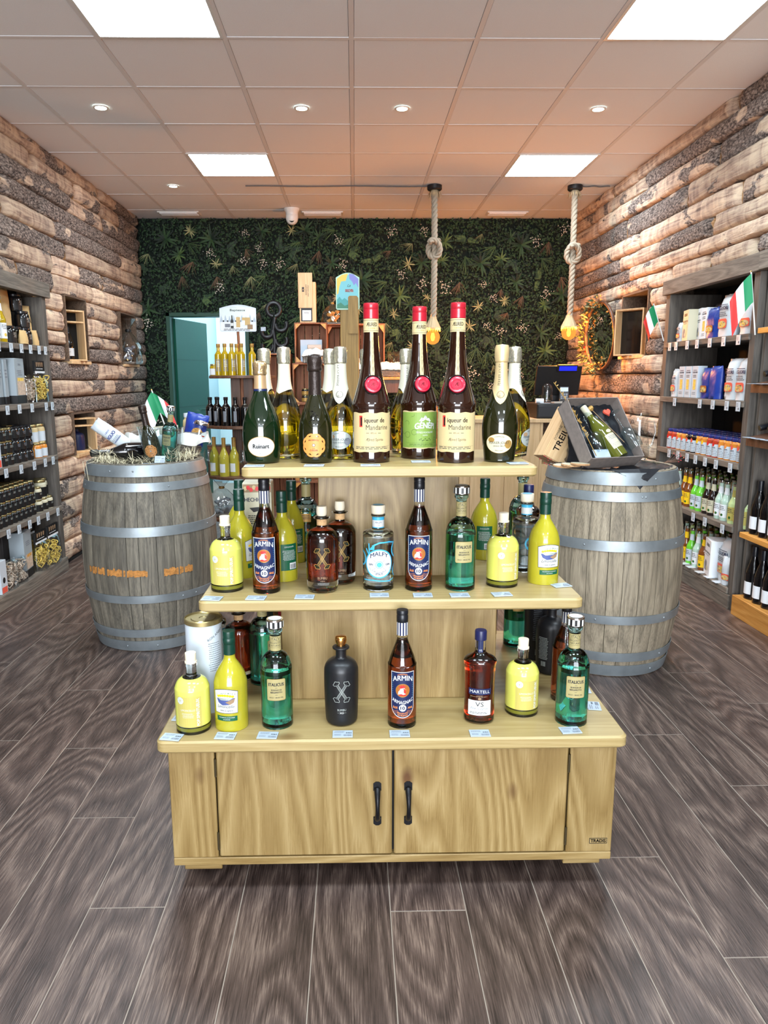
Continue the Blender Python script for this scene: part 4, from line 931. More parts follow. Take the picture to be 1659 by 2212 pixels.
def b_champ(kind):
    t = thing('sparkling_wine_bottle', 'x', 'bottle')
    if kind == 'ruinart':
        prof = smoothprof([(.040, 0), (.040, 0), (.047, .004), (.0485, .015), (.0515, .05), (.052, .085), (.048, .115), (.038, .145), (.026, .172), (.0185, .195), (.0158, .215), (.0155, .25)], 3)
        G().lathe(prof, 40).obj('glass_body', 'green_dark_glass', t, 60)
        G().lathe([(.0178, .198), (.0168, .212), (.016, .24)], 28, cap=False).obj('neck_foil', 'foil_rose', t, 60)
        Art().rect(-.058, .058, .194, .2, 'navy', 0).text('1729', 0, .1955, .0032, 'silver_label', 1).build('neck_band', t, wrap([(.0184, 0), (.0184, .3)], .0184, .0006), .005)
        G().lathe([(.0165, .236), (.019, .241), (.0175, .248), (.0195, .256), (.019, .268), (.014, .2735), (0, .2745)], 34, rib=crinkle).obj('foil_cap', 'foil_gold', t, 60)
        A = Art().poly(ell(0, .047, .0385, .0275, 44), 'gold_ink', 0).poly(ell(0, .047, .0368, .0258, 44), 'white', 1)
        A.text('Ruinart', 0, .0425, .0115, 'black_ink', 2, bold=.035, wide=.043).text('CHAMPAGNE', 0, .0355, .0032, 'ink_grey', 2, wide=.026).text('BRUT', 0, .0275, .003, 'ink', 2, wide=.009)
        for s in (-1, 1): A.line([(0, .062), (s*.004, .065), (s*.007, .062), (s*.004, .0595)], .0007, 'gold_ink', 2)
        A.build('label', t, wrap([(.0485, .015), (.0515, .05), (.052, .085)], .0505, .0008), .006)
    elif kind == 'prosecco':
        prof = smoothprof([(.038, 0), (.038, 0), (.0445, .004), (.046, .014), (.0465, .07), (.045, .1), (.038, .13), (.027, .158), (.019, .18), (.0165, .2), (.016, .27)], 3)
        G().lathe(prof, 40).obj('glass_body', 'olive_dark_glass', t, 60)
        G().lathe([(.0182, .183), (.0172, .2), (.0168, .25)], 28, cap=False).obj('neck_foil', 'foil_dark', t, 60)
        G().lathe([(.0168, .245), (.0205, .25), (.0195, .256), (.0185, .262), (.0205, .268), (.0198, .284), (.0155, .29), (0, .292)], 34, rib=lambda a, z: 1+.02*sin(a*17+40*z)).obj('foil_cap', 'foil_dark', t, 60)
        A = Art()
        for k in range(8): a = 2*pi*k/8+.39; A.ring(.0165*cos(a), .05+.0165*sin(a), .0165, .0055, 'orange', 0, n=24)
        A.poly(ell(0, .05, .0245), 'orange', 1).text('PROSECCO', 0, .061, .0038, 'black_ink', 2, bold=.03, wide=.027, arch=.0015).poly(ell(0, .0505, .0042), 'black_ink', 2).poly(ell(0, .0505, .003), 'silver_label', 3).text('CASA', 0, .0395, .003, 'black_ink', 2, wide=.008).text('COLLER', 0, .0345, .004, 'black_ink', 2, bold=.03, wide=.021)
        A.build('label', t, wrap([(.0445, 0), (.0462, .02), (.0465, .07), (.045, .1)], .0462, .0007), .005)
        g = G(); r = random.Random(4)
        for k in range(46):
            u, z = r.gauss(0, .008), .125+r.gauss(0, .012); a = u/.04; rr = rad_at(prof, z); g.lathe([(0, -.0014), (.0016, -.0006), (.0016, .0006), (0, .0014)], 6, X=T(rr*sin(a), -rr*cos(a), z))
        g.obj('embossed_grapes', 'black_gloss', t, 40)
    else:
        prof = smoothprof([(.036, 0), (.036, 0), (.042, .003), (.0425, .012), (.0475, .06), (.049, .09), (.047, .115), (.040, .145), (.030, .172), (.022, .197), (.0175, .225), (.0155, .26), (.0155, .285)], 3)
        dark = kind == 'pjgb'
        if dark: G().lathe(prof, 40).obj('glass_body', 'olive_dark_glass', t, 60)
        else: shell(t, 'glass_body', prof, 'pale_glass' if 'pale_glass' in MATS else 'clear_glass', 36); liquid(t, prof, 'pale_drink', .014, .195, .003, 32)
        fm, cm = ('foil_champ', 'foil_champ') if dark else ('foil_ivory', 'foil_silver')
        vs, fs = [], []; n, mrow = 40, 8
        for i in range(mrow+1):
            for k in range(n):
                a = 2*pi*k/n; low = .185-.028*max(0, cos(a))**3+.012*abs(sin(a)); z = low+(.272-low)*i/mrow; r = rad_at(prof, z)+.0009; vs.append((r*sin(a), -r*cos(a), z))
        for i in range(mrow):
            for k in range(n): j = (k+1) % n; fs.append((i*n+k, i*n+j, (i+1)*n+j, (i+1)*n+k))
        G().add(vs, fs).obj('neck_foil', fm, t, 60)
        G().lathe([(.0165, .268), (.0185, .271), (.0178, .277), (.0192, .283), (.0192, .305), (.0165, .3135), (0, .3165)], 34, rib=lambda a, z: 1+.022*sin(a*18+30*z)+.02*sin(a*7+150*z)).obj('foil_cap', cm, t, 60)
        off = 0
        A = Art().text('PERRIER-JOUËT', 0, .236, .0085, 'ink', 0, bold=.0, rot=pi/2, wide=.058).ring(0, .183, .0075, .0009, 'ink', 0, rz=.0095).ring(0, .183, .0058, .0005, 'ink', 0, rz=.0078).text('1811', 0, .1805, .0042, 'ink', 0, rot=pi/2, wide=.009)
        A.build('neck_print', t, wrap(prof, .0195, .0012), .004)
        if dark: A = Art().poly(ell(0, .052, .037, .0265, 44), 'gold_ink', 0).poly(ell(0, .052, .0362, .0257, 44), 'cream_pale', 1).poly(ell(-.021, .062, .009, .007, 9), 'gold_ink', 2).poly(ell(.025, .05, .0105, .012, 9), 'gold_ink', 2)
        else: A = Art().poly(ell(0, .056, .036, .0265, 44), 'ink', 0).poly(ell(0, .056, .0352, .0257, 44), 'silver_label', 1).poly(ell(-.02, .066, .009, .006, 9), 'sand', 2).poly(ell(.024, .052, .01, .011, 9), 'ink_grey', 2)
        zc = .052 if dark else .056
        A.text('CHAMPAGNE', 0, zc+.0155, .0035, 'ink', 3, wide=.026, arch=.002).text('PERRIER-JOUËT', 0, zc-.001, .0068, 'ink', 3, bold=.01, wide=.054).text('GRAND BRUT' if dark else 'BLANC DE BLANCS', 0, zc-.0085, .0038, 'ink', 3, bold=.01, wide=.032).text('EPERNAY-FRANCE', 0, zc-.0195, .0026, 'ink', 3, wide=.022, arch=-.001)
        A.build('label', t, wrap([(.042, 0), (.0425, .015), (.0478, .06), (.049, .09)], .0465, .0009), .006)
    return t
def b_aelred(green=False):
    t = thing('liqueur_bottle', 'x', 'bottle')
    prof = smoothprof([(.042, 0), (.042, 0), (.0495, .004), (.051, .014), (.051, .145), (.051, .145), (.0525, .152), (.052, .16), (.046, .18), (.036, .215), (.027, .26), (.0215, .31), (.0195, .345), (.019, .384)], 3)
    G().lathe(prof, 44).obj('glass_body', 'brown_dark_glass', t, 60)
    G().lathe([(.0195, .383), (.0205, .384), (.0205, .407), (.0198, .4075), (.0205, .4085), (.0205, .421), (.0195, .424), (0, .4243)], 30).obj('cap', 'wax_red', t, 35)
    q = .0202; A = Art().rect(-q*pi, q*pi, .348, .383, 'cream', 0).rect(-q*pi, q*pi, .3785, .3793, 'ink', 1).rect(-q*pi, q*pi, .3515, .3523, 'ink', 1)
    for s in (0,): A.text('ÆLRED', s, .3635, .0095, 'black_ink', 1, bold=.02, wide=.030).text('1889', s, .356, .0042, 'gold_ink', 1, wide=.017)
    A.build('neck_label', t, wrap([(q, 0), (q, .5)], q, .0004), .004)
    A = Art().poly([(-.0045, .232), (.0045, .232)]+[(.0050+(.0006 if k % 2 else 0), .24+.009*k) for k in range(13)]+[(-.0050-(.0006 if k % 2 else 0), .24+.009*k) for k in reversed(range(13))], 'cream', 0).text('SPIRITUEUX ÆLRED 1889', 0, .29, .0032, 'ink', 1, rot=-pi/2, wide=.09)
    rib_ = A.build('ribbon', t, wrap(prof, .03, .0014), 0)
    seal = G(); a0 = -.40
    Xs = T(0, -rad_at(prof, .21)-.0035, .21, rx=rad(-15)) @ T(0, 0, 0, rx=pi/2)
    seal.lathe([(0, .004), (.011, .004), (.0125, .0052), (.0145, .0052), (.0165, .004), (.021, .0035), (.022, .001), (.0225, -.002), (0, -.002)], 36, X=Xs, cap=False)
    so = seal.obj('wax_seal', 'seal_red', t, 30)
    g = G().lathe([(.0228, 0), (.0245, .002), (.0265, .001), (.027, -.003)], 36, X=Xs, cap=False).obj('seal_rim', 'black_gloss', so, 60)
    A = Art(); A.ring(0, 0, .0118, .0007, 'seal_dark', 0).text('Æ', 0, -.0045, .009, 'seal_dark', 0, bold=.02)
    for k in range(10): aa = 2*pi*k/10; A.poly(ell(.0092*cos(aa), .0092*sin(aa), .0011, n=8), 'seal_dark', 0)
    A.build('seal_relief', so, lambda u, z, l: tuple(Xs @ Vector((u, z, .0062))) , 0) if False else A.build('seal_relief', so, lambda u, z, l: tuple(Xs @ Vector((u, z, .0043))), 0)
    def wavy(a, b, z, amp, ph): return [(a+(b-a)*i/16, z+amp*sin(i*1.3+ph)) for i in range(17)]
    lm = 'green_label' if green else 'cream'; W = .066
    A = Art().poly(wavy(-W, W, .030, .0012, 1)+list(reversed(wavy(-W, W, .136, .0015, 0))), 'cream', 0)
    if green:
        A.rect(-W, W, .0325, .1325, 'green_label', 1); rr = random.Random(8)
        for k in range(22):
            x, z, s = rr.uniform(-.06, .06), rr.uniform(.05, .125), rr.uniform(.004, .009)
            if abs(x-.006) < .028 and z > .045: continue
            A.ring(x, z, s, .0008, 'green_ink', 2, n=12, a0=rr.random()*6, a1=rr.random()*6+4)
        A.poly([(-.012, .108), (-.004, .119), (0, .115), (.006, .125), (.013, .114), (.016, .117), (.024, .107), (.012, .109), (.006, .1125), (0, .108)], 'white', 3).line([(-.004, .119), (-.001, .111)], .001, 'green_ink', 4).line([(.006, .125), (.008, .113)], .001, 'green_ink', 4)
        A.text('GÉNÉPI', .006, .0845, .0165, 'white', 3, bold=.03, wide=.06, arch=.003).text('DE NOS MONTAGNES', .006, .074, .0052, 'white', 3, bold=.01, wide=.05, arch=-.001).text('LIQUEUR', .006, .066, .0038, 'white', 3, wide=.014)
        for k in range(9): A.poly(ell(.006+.004*(k-4), .055+.003*sin(k*2), .0022, .0014, 8), 'green_ink', 3)
        A.rect(-.05, .05, .046, .0465, 'green_ink', 2).rect(-.05, .05, .036, .0365, 'green_ink', 2).fine(-.04, .04, .042, 2, .003, 'green_ink', 2)
    else:
        A.rect(-.0405, -.031, .098, .128, 'red', 1).rect(-.0365, -.0318, .101, .124, 'black_ink', 2).rect(-.0405, -.0375, .1, .126, 'coral', 2)
        A.text('iqueur de', .003, .110, .0125, 'black_ink', 1, bold=.02, wide=.056).text('Mandarine', .011, .0905, .0135, 'black_ink', 1, bold=.012, wide=.064)
        A.text('40% vol.', .0, .0795, .0045, 'ink', 1, wide=.017).rect(-.02, -.012, .081, .0822, 'ink', 1).rect(.012, .02, .081, .0822, 'ink', 1).text('Ælred Spirits', .003, .0605, .0075, 'black_ink', 1, bold=.01, wide=.048)
        A.rect(-.055, .055, .0455, .0459, 'ink', 1).fine(-.055, .055, .0425, 2, .004, 'ink', 1)
    A.build('label', t, wrap([(.051, 0), (.051, .2)], .051, .0006), .006)
    return t
mat('pale_glass', (240, 240, 214), 0, trans=1)
B = {'ital': b_italicus(), 'pop': b_pop(), 'scog': b_scog(), 'armin': b_armin(), 'bumbu': b_bumbu(), 'xo': b_bumbu(True), 'malfy': b_malfy(), 'martell': b_martell(),
     'ruinart': b_champ('ruinart'), 'prosecco': b_champ('prosecco'), 'pjgb': b_champ('pjgb'), 'pjbb': b_champ('pjbb'), 'mand': b_aelred(), 'genepi': b_aelred(True)}
_used = set()
def put(kind, x, y, z, turn, label, group=None, rot=None, scale=None):
    """turn: degrees the label is turned from facing the aisle (0 = toward the shop front)"""
    src = B[kind]
    if kind in _used:
        o = dup(src, (x, y, z), rad(turn), label, group, rot, scale)
        return o
    _used.add(kind); src.location = (x, y, z); src.rotation_euler = rot or (0, 0, rad(turn)); src['label'] = label
    if scale: src.scale = scale
    if group: src['group'] = group
    return src
# top tier
put('ruinart', -.256, 2.013, Z3, 4, 'squat dark green champagne bottle with gold foil and cream oval label')
put('pjbb', -.201, 2.121, Z3, 150, 'clear yellow sparkling wine bottle between the cream-oval green bottle and the dark orange-label one')
put('pjbb', -.268, 2.215, Z3, -25, 'clear yellow sparkling wine bottle peeking out behind the leftmost pair on the top tier')
put('pjbb', -.075, 2.24, Z3, 160, 'clear yellow sparkling wine bottle mostly hidden behind the dark prosecco bottle')
put('pjbb', -.04, 2.1, Z3, -6, 'clear yellow sparkling wine bottle with grey oval label, left of the first tall red-capped bottle')
put('prosecco', -.108, 2.01, Z3, -4, 'dark prosecco bottle with brown foil and orange knotwork label on the top tier')
put('mand', .045, 2.019, Z3, 6, 'tall brown liqueur bottle with red cap and parchment label, left one of two alike')
put('genepi', .184, 2.116, Z3, 10, 'tall brown liqueur bottle with red cap and green label')
put('mand', .278, 2.008, Z3, -7, 'tall brown liqueur bottle with red cap and parchment label, right of the green-labelled one')
put('pjgb', .399, 2.011, Z3, -12, 'dark champagne bottle with champagne-gold foil and gold-leaf oval label')
put('pjbb', .463, 2.141, Z3, 62, 'clear sparkling wine bottle behind the dark one at the right end of the top tier')
put('pjbb', .156, 2.255, Z3, 22, 'clear yellow sparkling wine bottle between the first and second tall red-capped bottles')
put('pjbb', .035, 2.262, Z3, 10, 'clear sparkling wine bottle whose foil shows behind the left parchment-label bottle')
# middle tier
put('pop', -.363, 1.993, Z2, -12, 'round-shouldered pale yellow limoncello bottle with wooden stopper, left end of the middle tier')
put('scog', -.344, 2.132, Z2, 70, 'green-capped yellow limoncello bottle behind the wooden-stoppered one, left end of middle tier')
put('scog', -.375, 2.335, Z2, 160, 'green-capped limoncello bottle at the back left corner of the middle tier, behind the flowered box')
put('armin', -.249, 1.971, Z2, -2, 'amber brandy bottle with blue rooster label, left one on the middle tier')
put('scog', -.215, 2.095, Z2, 212, 'yellow limoncello bottle showing its green back label, just behind the left blue-label brandy')
put('scog', -.205, 2.31, Z2, 200, 'yellow limoncello bottle with dark cap, left of the teal bottle at back of middle tier')
put('ital', -.16, 2.335, Z2, 178, 'teal ribbed bottle at the back of the middle tier, left of the pedestal')
put('bumbu', -.093, 1.972, Z2, 2, 'brown rum bottle with crossed-bones emblem and pale cork, left front of pedestal on middle tier')
put('bumbu', -.045, 2.054, Z2, 6, 'brown rum bottle with crossed bones standing behind its twin')
put('malfy', .063, 1.992, Z2, 2, 'clear gin bottle with round blue and white label in front of the pedestal')
put('armin', .176, 1.982, Z2, -5, 'amber brandy bottle with blue rooster label, right one on the middle tier')
put('ital', .293, 1.983, Z2, 6, 'teal ribbed bottle with checkered cap, fourth from right in front row of middle tier')
put('scog', .421, 2.335, Z2, 172, 'yellow limoncello bottle showing its dark green back label, at back right of middle tier')
put('pop', .418, 2.014, Z2, 4, 'pale yellow limoncello bottle with wooden stopper, right of the teal one on middle tier')
put('malfy', .521, 2.174, Z2, 95, 'clear gin bottle seen from its blue-swirled side on the middle tier')
put('scog', .542, 2.039, Z2, 8, 'green-capped yellow limoncello bottle at the right end of the middle tier')
put('ital', .545, 2.34, Z2, 190, 'teal ribbed bottle at the back right corner of the middle tier')
put('martell', .545, 2.258, Z2, 100, 'brown cognac bottle with navy cap behind the blue-swirled gin bottle')
# bottom tier
put('pop', -.43, 1.8, Z1, -10, 'pale yellow limoncello bottle with wooden stopper at the front left corner of the bottom tier')
put('scog', -.332, 1.814, Z1, -10, 'green-capped yellow limoncello bottle with lemon bowl label, second from left on bottom tier')
put('ital', -.212, 1.821, Z1, 5, 'teal ribbed bottle with checkered cap, third from left on the bottom tier')
put('xo', -.041, 1.832, Z1, 2, 'matt black rum bottle with gold stopper and crossed bones')
put('armin', .12, 1.814, Z1, -1, 'amber brandy bottle with blue rooster label in the middle of the bottom tier')
put('martell', .328, 1.827, Z1, -8, 'brown cognac bottle with navy cap and white label on the bottom tier')
put('pop', .454, 1.877, Z1, -2, 'pale yellow limoncello bottle with wooden stopper, second from right on bottom tier')
put('ital', .574, 1.816, Z1, -5, 'teal ribbed bottle with checkered cap at the front right corner of the bottom tier')
put('ital', .549, 2.39, Z1, 178, 'teal ribbed bottle at the back right of the bottom tier, right of the pedestal')
put('xo', .605, 2.150, Z1, 135, 'matt black rum bottle turned sideways at the right edge of the bottom tier')
put('armin', .592, 1.955, Z1, 40, 'amber brandy bottle with striped neck half hidden behind the front right teal bottle', scale=(.92,)*3)
put('ital', -.282, 2.10, Z1, 60, 'teal ribbed bottle in the shade under the middle tier, behind the third from left')
put('bumbu', -.358, 2.13, Z1, 80, 'red-brown rum bottle in the shade left of the pedestal on the bottom tier')
put('ital', -.26, 2.36, Z1, 185, 'teal ribbed bottle at the back left of the bottom tier')
put('bumbu', .445, 2.42, Z1, 180, 'amber bottle at the back of the bottom tier, right of the pedestal edge')
put('malfy', -.452, 2.2, Z1, 40, 'clear bottle behind the white tube at the left of the bottom tier')
# boxes and tubes
t = thing('gift_box', 'white spirits box with flower print reading HECHICERA on the middle tier', 'box', (-.307, 2.285, Z2), rad(2))
G().box(-.045, .045, -.04, .04, 0, .265, b=.0015).obj('carton', 'cream_pale', t)
A = Art().rect(-.043, .043, .235, .26, 'sand', 0)
for k in range(9): A.poly(ell(-.036+.009*k, .247+.004*sin(k*2.4), .006, .007, 9), 'red' if k % 3 else 'cream', 1)
A.text('HECHICERA', 0, .206, .012, 'navy', 1, bold=.02, wide=.078).poly([(-.025, .186), (.02, .190), (.024, .174), (.01, .178), (-.012, .172)], 'black_ink', 1).fine(-.03, .03, .16, 5, .006, 'ink', 1)
A.build('label', t, lambda u, z, l: (u, -.0405-l*.0002, z), 0)
t = thing('spirits_tube', 'tall white cardboard tube with gold metal lid at the left of the bottom tier', 'tube', (-.420, 1.925, Z1))
G().lathe([(.049, 0), (.05, .002), (.05, .255)], 40, cap=True).obj('tube_body', 'plastic_white', t, 40)
G().lathe([(.0505, .25), (.0518, .251), (.0518, .262), (.0495, .264), (.048, .259), (.034, .259), (.032, .261), (.012, .261), (.010, .2595), (0, .2595)], 40, cap=False).obj('metal_lid', 'lid_gold', t, 35)
A = Art().fine(.02, .06, .2, 14, .006, 'ink', 0, h=.0012).text('RON AÑEJO', .045, .22, .007, 'ink', 0, rot=.5); A.build('print', t, wrap([(.05, 0), (.05, .3)], .05, .0004), .006)
t = thing('spirits_tube', 'tall black cardboard tube standing at the right of the bottom tier', 'tube', (.598, 2.275, Z1))
G().lathe([(.045, 0), (.046, .002), (.046, .245), (.043, .248), (0, .248)], 36).obj('tube_body', 'matt_black', t, 40)
A = Art().fine(-.03, .0, .2, 22, .0062, 'ink_grey', 0, h=.001).bars(-.02, .005, .02, .04, 'silver_label'); A.build('print', t, wrap([(.046, 0), (.046, .3)], .046, .0004), .006)
t = thing('gift_box', 'dark red spirits box in the shade beside the pedestal on the bottom tier', 'box', (-.232, 2.27, Z1), 0)
G().box(-.017, .017, -.04, .04, 0, .265, b=.001).obj('carton', 'wax_red', t); Art().text('BUMBU', 0, .235, .008, 'cream', 0, wide=.026).build('label', t, lambda u, z, l: (u, -.0404, z), 0)
# price tags lying on the tiers
def price_tag(x, y, z, label, w=.052, d=.036, rz=0, price='39.90 €', tilt=0, group=None):
    t = thing('price_tag', label, 'price tag', (x, y, z+.0008), group=group, rot=(rad(tilt), 0, rad(rz)))
    G().box(-w/2, w/2, -d/2, d/2, 0, .0022, b=.0004).obj('card', 'tag_paper', t)
    A = Art().fine(-w*.44, w*.1, d*.28, 2, .005, 'ink_grey', 0, seed=int(x*1000)).text(price, w*.3, .0005, .0055, 'ink', 0, bold=.02, wide=w*.28).bars(w*.05, w*.44, -d*.4, -d*.12, 'ink_grey', 0, n=18).fine(-w*.44, -w*.05, -d*.15, 2, .005, 'ink_grey', 0, seed=5)
    A.build('print', t, lambda u, z2, l: (u, z2, .0024+l*.0001), 0); return t
for x, y, n, r in ((-.265, 1.912, 'in front of the cream-oval champagne bottle', 3), (-.108, 1.916, 'in front of the prosecco bottle', -2), (.04, 1.912, 'in front of the left parchment-label bottle', 0), (.18, 1.99, 'in front of the green-labelled bottle', 0), (.435, 1.94, 'in front of the gold-foil champagne bottle', 4)):
    price_tag(x, y, Z3, 'white price tag on the top tier '+n, rz=r)
for x, y, n, r in ((-.387, 1.893, 'in front of the left wooden-stoppered limoncello', -8), (-.269, 1.894, 'in front of the left rooster-label brandy', -6), (-.139, 1.9, 'in front of the crossed-bones rum', -3), (.063, 1.91, 'in front of the round-label gin', 0), (.181, 1.906, 'in front of the right rooster-label brandy', 0), (.281, 1.903, 'in front of the checkered-cap teal bottle', 2), (.397, 1.908, 'in front of the right wooden-stoppered limoncello', 6), (.582, 1.99, 'near the right end of the tier', 14)):
    price_tag(x, y, Z2, 'white price tag on the middle tier '+n, rz=r)
for x, y, n, r in ((-.475, 1.745, 'at its front left corner', -10), (-.338, 1.748, 'in front of the lemon bowl limoncello', -5), (-.23, 1.748, 'in front of the left teal bottle', -4), (-.037, 1.75, 'in front of the matt black bottle', 0), (.11, 1.748, 'in front of the rooster-label brandy', 0), (.317, 1.745, 'in front of the white-label cognac', 0), (.555, 1.755, 'in front of the right teal bottle', 4), (.662, 1.896, 'at the right edge, nearer one', 80), (.668, 2.007, 'at the right edge, farther one', 84), (-.478, 1.861, 'at the left edge, behind the limoncello', 82)):
    price_tag(x, y, Z1, 'white price tag on the bottom tier '+n, rz=r)
# ================================================================ BARRELS
def barrel(x, y, rz, label, wm, seed):
    t = thing('wine_barrel', label, 'barrel', (x, y, 0), rz)
    r = random.Random(seed); Hh = .945
    R = lambda z: .285+.058*(1-((z-.47)/.475)**2)
    ws = [r.uniform(.8, 1.3) for _ in range(27)]; s = sum(ws); a = 0; zs = [Hh*k/14 for k in range(15)]
    for w_ in ws:
        da = 2*pi*w_/s; v = []; f = []; m = 3; dr_ = r.uniform(-.0015, .0015)
        for z in zs:
            for k in range(m+1):
                aa = a+.0035+(da-.007)*k/m; rr = R(z)+dr_-(.0018 if k in (0, m) else 0); v.append((rr*sin(aa), -rr*cos(aa), z))
        for z in zs:
            for k in (0, m):
                aa = a+.0035+(da-.007)*k/m; rr = R(z)-.024; v.append((rr*sin(aa), -rr*cos(aa), z))
        n = len(zs); c = m+1
        for i in range(n-1):
            for k in range(m): f.append((i*c+k, i*c+k+1, (i+1)*c+k+1, (i+1)*c+k))
            o = n*c; f.append((o+2*i+1, o+2*i, o+2*i+2, o+2*i+3))
            f.append((i*c, (i+1)*c, o+2*i+2, o+2*i)); f.append((i*c+m, o+2*i+1, o+2*i+3, (i+1)*c+m))
        f.append(((n-1)*c, (n-1)*c+1, (n-1)*c+2, (n-1)*c+3, n*c+2*n-1, n*c+2*n-2)); f.append((3, 2, 1, 0, n*c, n*c+1))
        G().add(v, f).obj('stave', wm, t); a += da
    G().lathe([(0, .905), (.262, .905), (.262, .925), (0, .925)], 40, cap=False).obj('head', wm, t, 40)
    for z0, z1 in ((.885, .941), (.815, .857), (.597, .645), (.262, .303), (.078, .122), (.003, .058)):
        th = .004; h = G().lathe([(R(z0)+.0015, z0), (R(z0)+.0015+th, z0+.001), (R((z0+z1)/2)+.0018+th, (z0+z1)/2), (R(z1)+.0015+th, z1-.001), (R(z1)+.0015, z1)], 72, cap=False).obj('hoop', 'hoop', t, 50)
        for k in range(2):
            aa = r.uniform(-1.2, 1.2); q = R((z0+z1)/2)+.006; G().lathe([(.005, 0), (.0035, .002), (0, .003)], 8, X=T(q*sin(aa), -q*cos(aa), (z0+z1)/2, rz=aa) @ T(rx=pi/2)).obj('rivet', 'hoop', h, 40)
    return t
LB = (-1.085, 3.80); RB = (1.215, 3.42)
bl = barrel(*LB, .1, 'weathered dark oak wine barrel with straw and an ice bucket on top', 'barrel_dark', 5)
barrel(*RB, .35, 'lighter oak wine barrel carrying an open gift box with bottle and glasses', 'barrel_oak', 9)
# strip of flaking orange paint on the left barrel
mat('flaked_paint', (176, 120, 60), .8, var=.35, vs=70)
r = random.Random(3); A = Art()
for k in range(64):
    u = -.30+.0088*k
    if 37 < k < 47: continue
    if r.random() < .9: h = r.uniform(.026, .04); z = .422+r.uniform(-.003, .003)-.0001*k; e1, e2 = r.uniform(-.004, .004), r.uniform(-.004, .004); A.poly([(u-.001, z-h/2+e1), (u+.0045, z-h/2+e2), (u+.0098, z-h*.45), (u+.0102, z+h*.4+e1), (u+.005, z+h*.5+e2), (u-.001, z+h*.42)], 'flaked_paint', 0)
A.build('paint_stripe', bl, wrap([(.343, 0), (.343, 1)], .343, .002), .01)

# ---- on the left barrel
ZB = .928
r = random.Random(12); v = []; g = G()
for i in range(3200):
    a = r.uniform(0, 2*pi); q = .255*math.sqrt(r.random()); side = abs(sin(a))
    x, y, z = q*cos(a), q*sin(a), ZB+.015+r.random()*.05*(.4+side)
    if -.14 < x < .16 and y < .0 and z > ZB+.03: continue
    d = Vector((r.gauss(0, 1), r.gauss(0, 1), r.gauss(0, .45))).normalized(); L = r.uniform(.03, .075); side_ = d.cross(Vector((0, 0, 1)))
    if side_.length < .1: continue
    g.leaf((x, y, z), d, side_, L, .0026, r.uniform(-.6, .6), seg=4)
for a, L in ((-.9, .1), (-1.3, .08), (2.4, .06)):
    g.tube([(.27*sin(a), -.27*cos(a), ZB+.02), (.31*sin(a), -.31*cos(a), ZB+.01), (.32*sin(a)+.02, -.32*cos(a), ZB-L)], .0013, 4)
o = g.obj('wood_wool', 'straw', None, loc=(LB[0], LB[1], 0)); tag(o, 'pale curled wood-wool shavings filling the top of the dark barrel', 'packing straw', kind='stuff')
IB = (-.975, 3.70)
t = thing('ice_bucket', 'clear acrylic ice bucket holding two bottles on the dark barrel', 'ice bucket', (*IB, ZB+.012))
n = 40; v = []; f = []
for (rx_, ry_, z) in ((.078, .06, 0), (.08, .062, .003), (.112, .085, .155), (.118, .09, .16), (.116, .088, .163), (.11, .083, .155), (.077, .059, .008)):
    for k in range(n):
        a = 2*pi*k/n; sg = lambda q: math.copysign(abs(q)**.75, q); v.append((rx_*sg(cos(a)), ry_*sg(sin(a)), z+(.012*cos(a)**2 if z > .1 else 0)))
for i in range(6):
    for k in range(n): j = (k+1) % n; f.append((i*n+k, i*n+j, (i+1)*n+j, (i+1)*n+k))
f += [tuple(reversed(range(n))), tuple(6*n+k for k in range(n))]
G().add(v, f).obj('bowl', 'clear_thin', t, 50)
put('prosecco', IB[0]-.042, IB[1]+.0, ZB+.024, 0, 'dark prosecco bottle leaning in the clear ice bucket on the barrel', rot=(rad(4), rad(-9), rad(6)), scale=(.95,)*3)
put('ital', IB[0]+.03, IB[1]+.012, ZB+.024, 0, 'teal ribbed bottle leaning in the clear ice bucket on the barrel', rot=(rad(5), rad(8), rad(-14)), scale=(.92,)*3)
t = price_tag(-.955, 3.575, .962, 'white price tag leaning on the front of the ice bucket', .05, .036, rz=0, tilt=62)
t = price_tag(-1.02, 3.60, .938, 'blank card lying beside the tag in front of the ice bucket', .06, .03, rz=4, price=' ')
# bottle lying in the straw
t = thing('lying_bottle', 'black sparkling wine bottle lying in the straw on the dark barrel', 'bottle', (-1.185, 3.745, .985), rot=(rad(90), 0, rad(-62)))
prof = smoothprof([(.038, 0), (.038, 0), (.044, .004), (.045, .02), (.045, .11), (.038, .14), (.022, .18), (.0165, .2), (.016, .27)], 3)
prof = [(a, z-.13) for a, z in prof]
G().lathe(prof, 32).obj('glass_body', 'black_gloss', t, 60); G().lathe([(.0165, .12), (.019, .125), (.0185, .155), (.012, .16), (0, .16)], 24).obj('foil_cap', 'black', t, 50)
# wicker basket with liner behind the bucket
t = thing('wicker_basket', 'grey wicker basket with white cloth liner behind the ice bucket', 'basket', (-1.0, 3.93, ZB))
g = G(); n = 44
for z in range(9):
    zz = .012+.0145*z; a_, b_ = .155+.004*z, .1+.003*z
    g.tube([((a_+(.004 if (k+z) % 2 else -.003))*cos(2*pi*k/n), (b_+(.004 if (k+z) % 2 else -.003))*sin(2*pi*k/n), zz) for k in range(n)], .0065, 5, close=True)
g.obj('woven_wall', 'basket', t, 50)['kind'] = 'stuff'
G().lathe([(0, .004), (.15, .004), (.15, .012), (0, .012)], 32, squash=.65, cap=False).obj('base', 'basket', t)
n = 60; v = []; f = []
for i, (q, z) in enumerate(((.97, .10), (1.0, .135), (1.10, .14), (1.15, .115), (1.16, .085))):
    for k in range(n): a = 2*pi*k/n; w_ = 1+.035*sin(a*11+i)+.02*sin(a*23); v.append((.19*q*w_*cos(a), .128*q*w_*sin(a), z+.008*sin(a*7+i)))
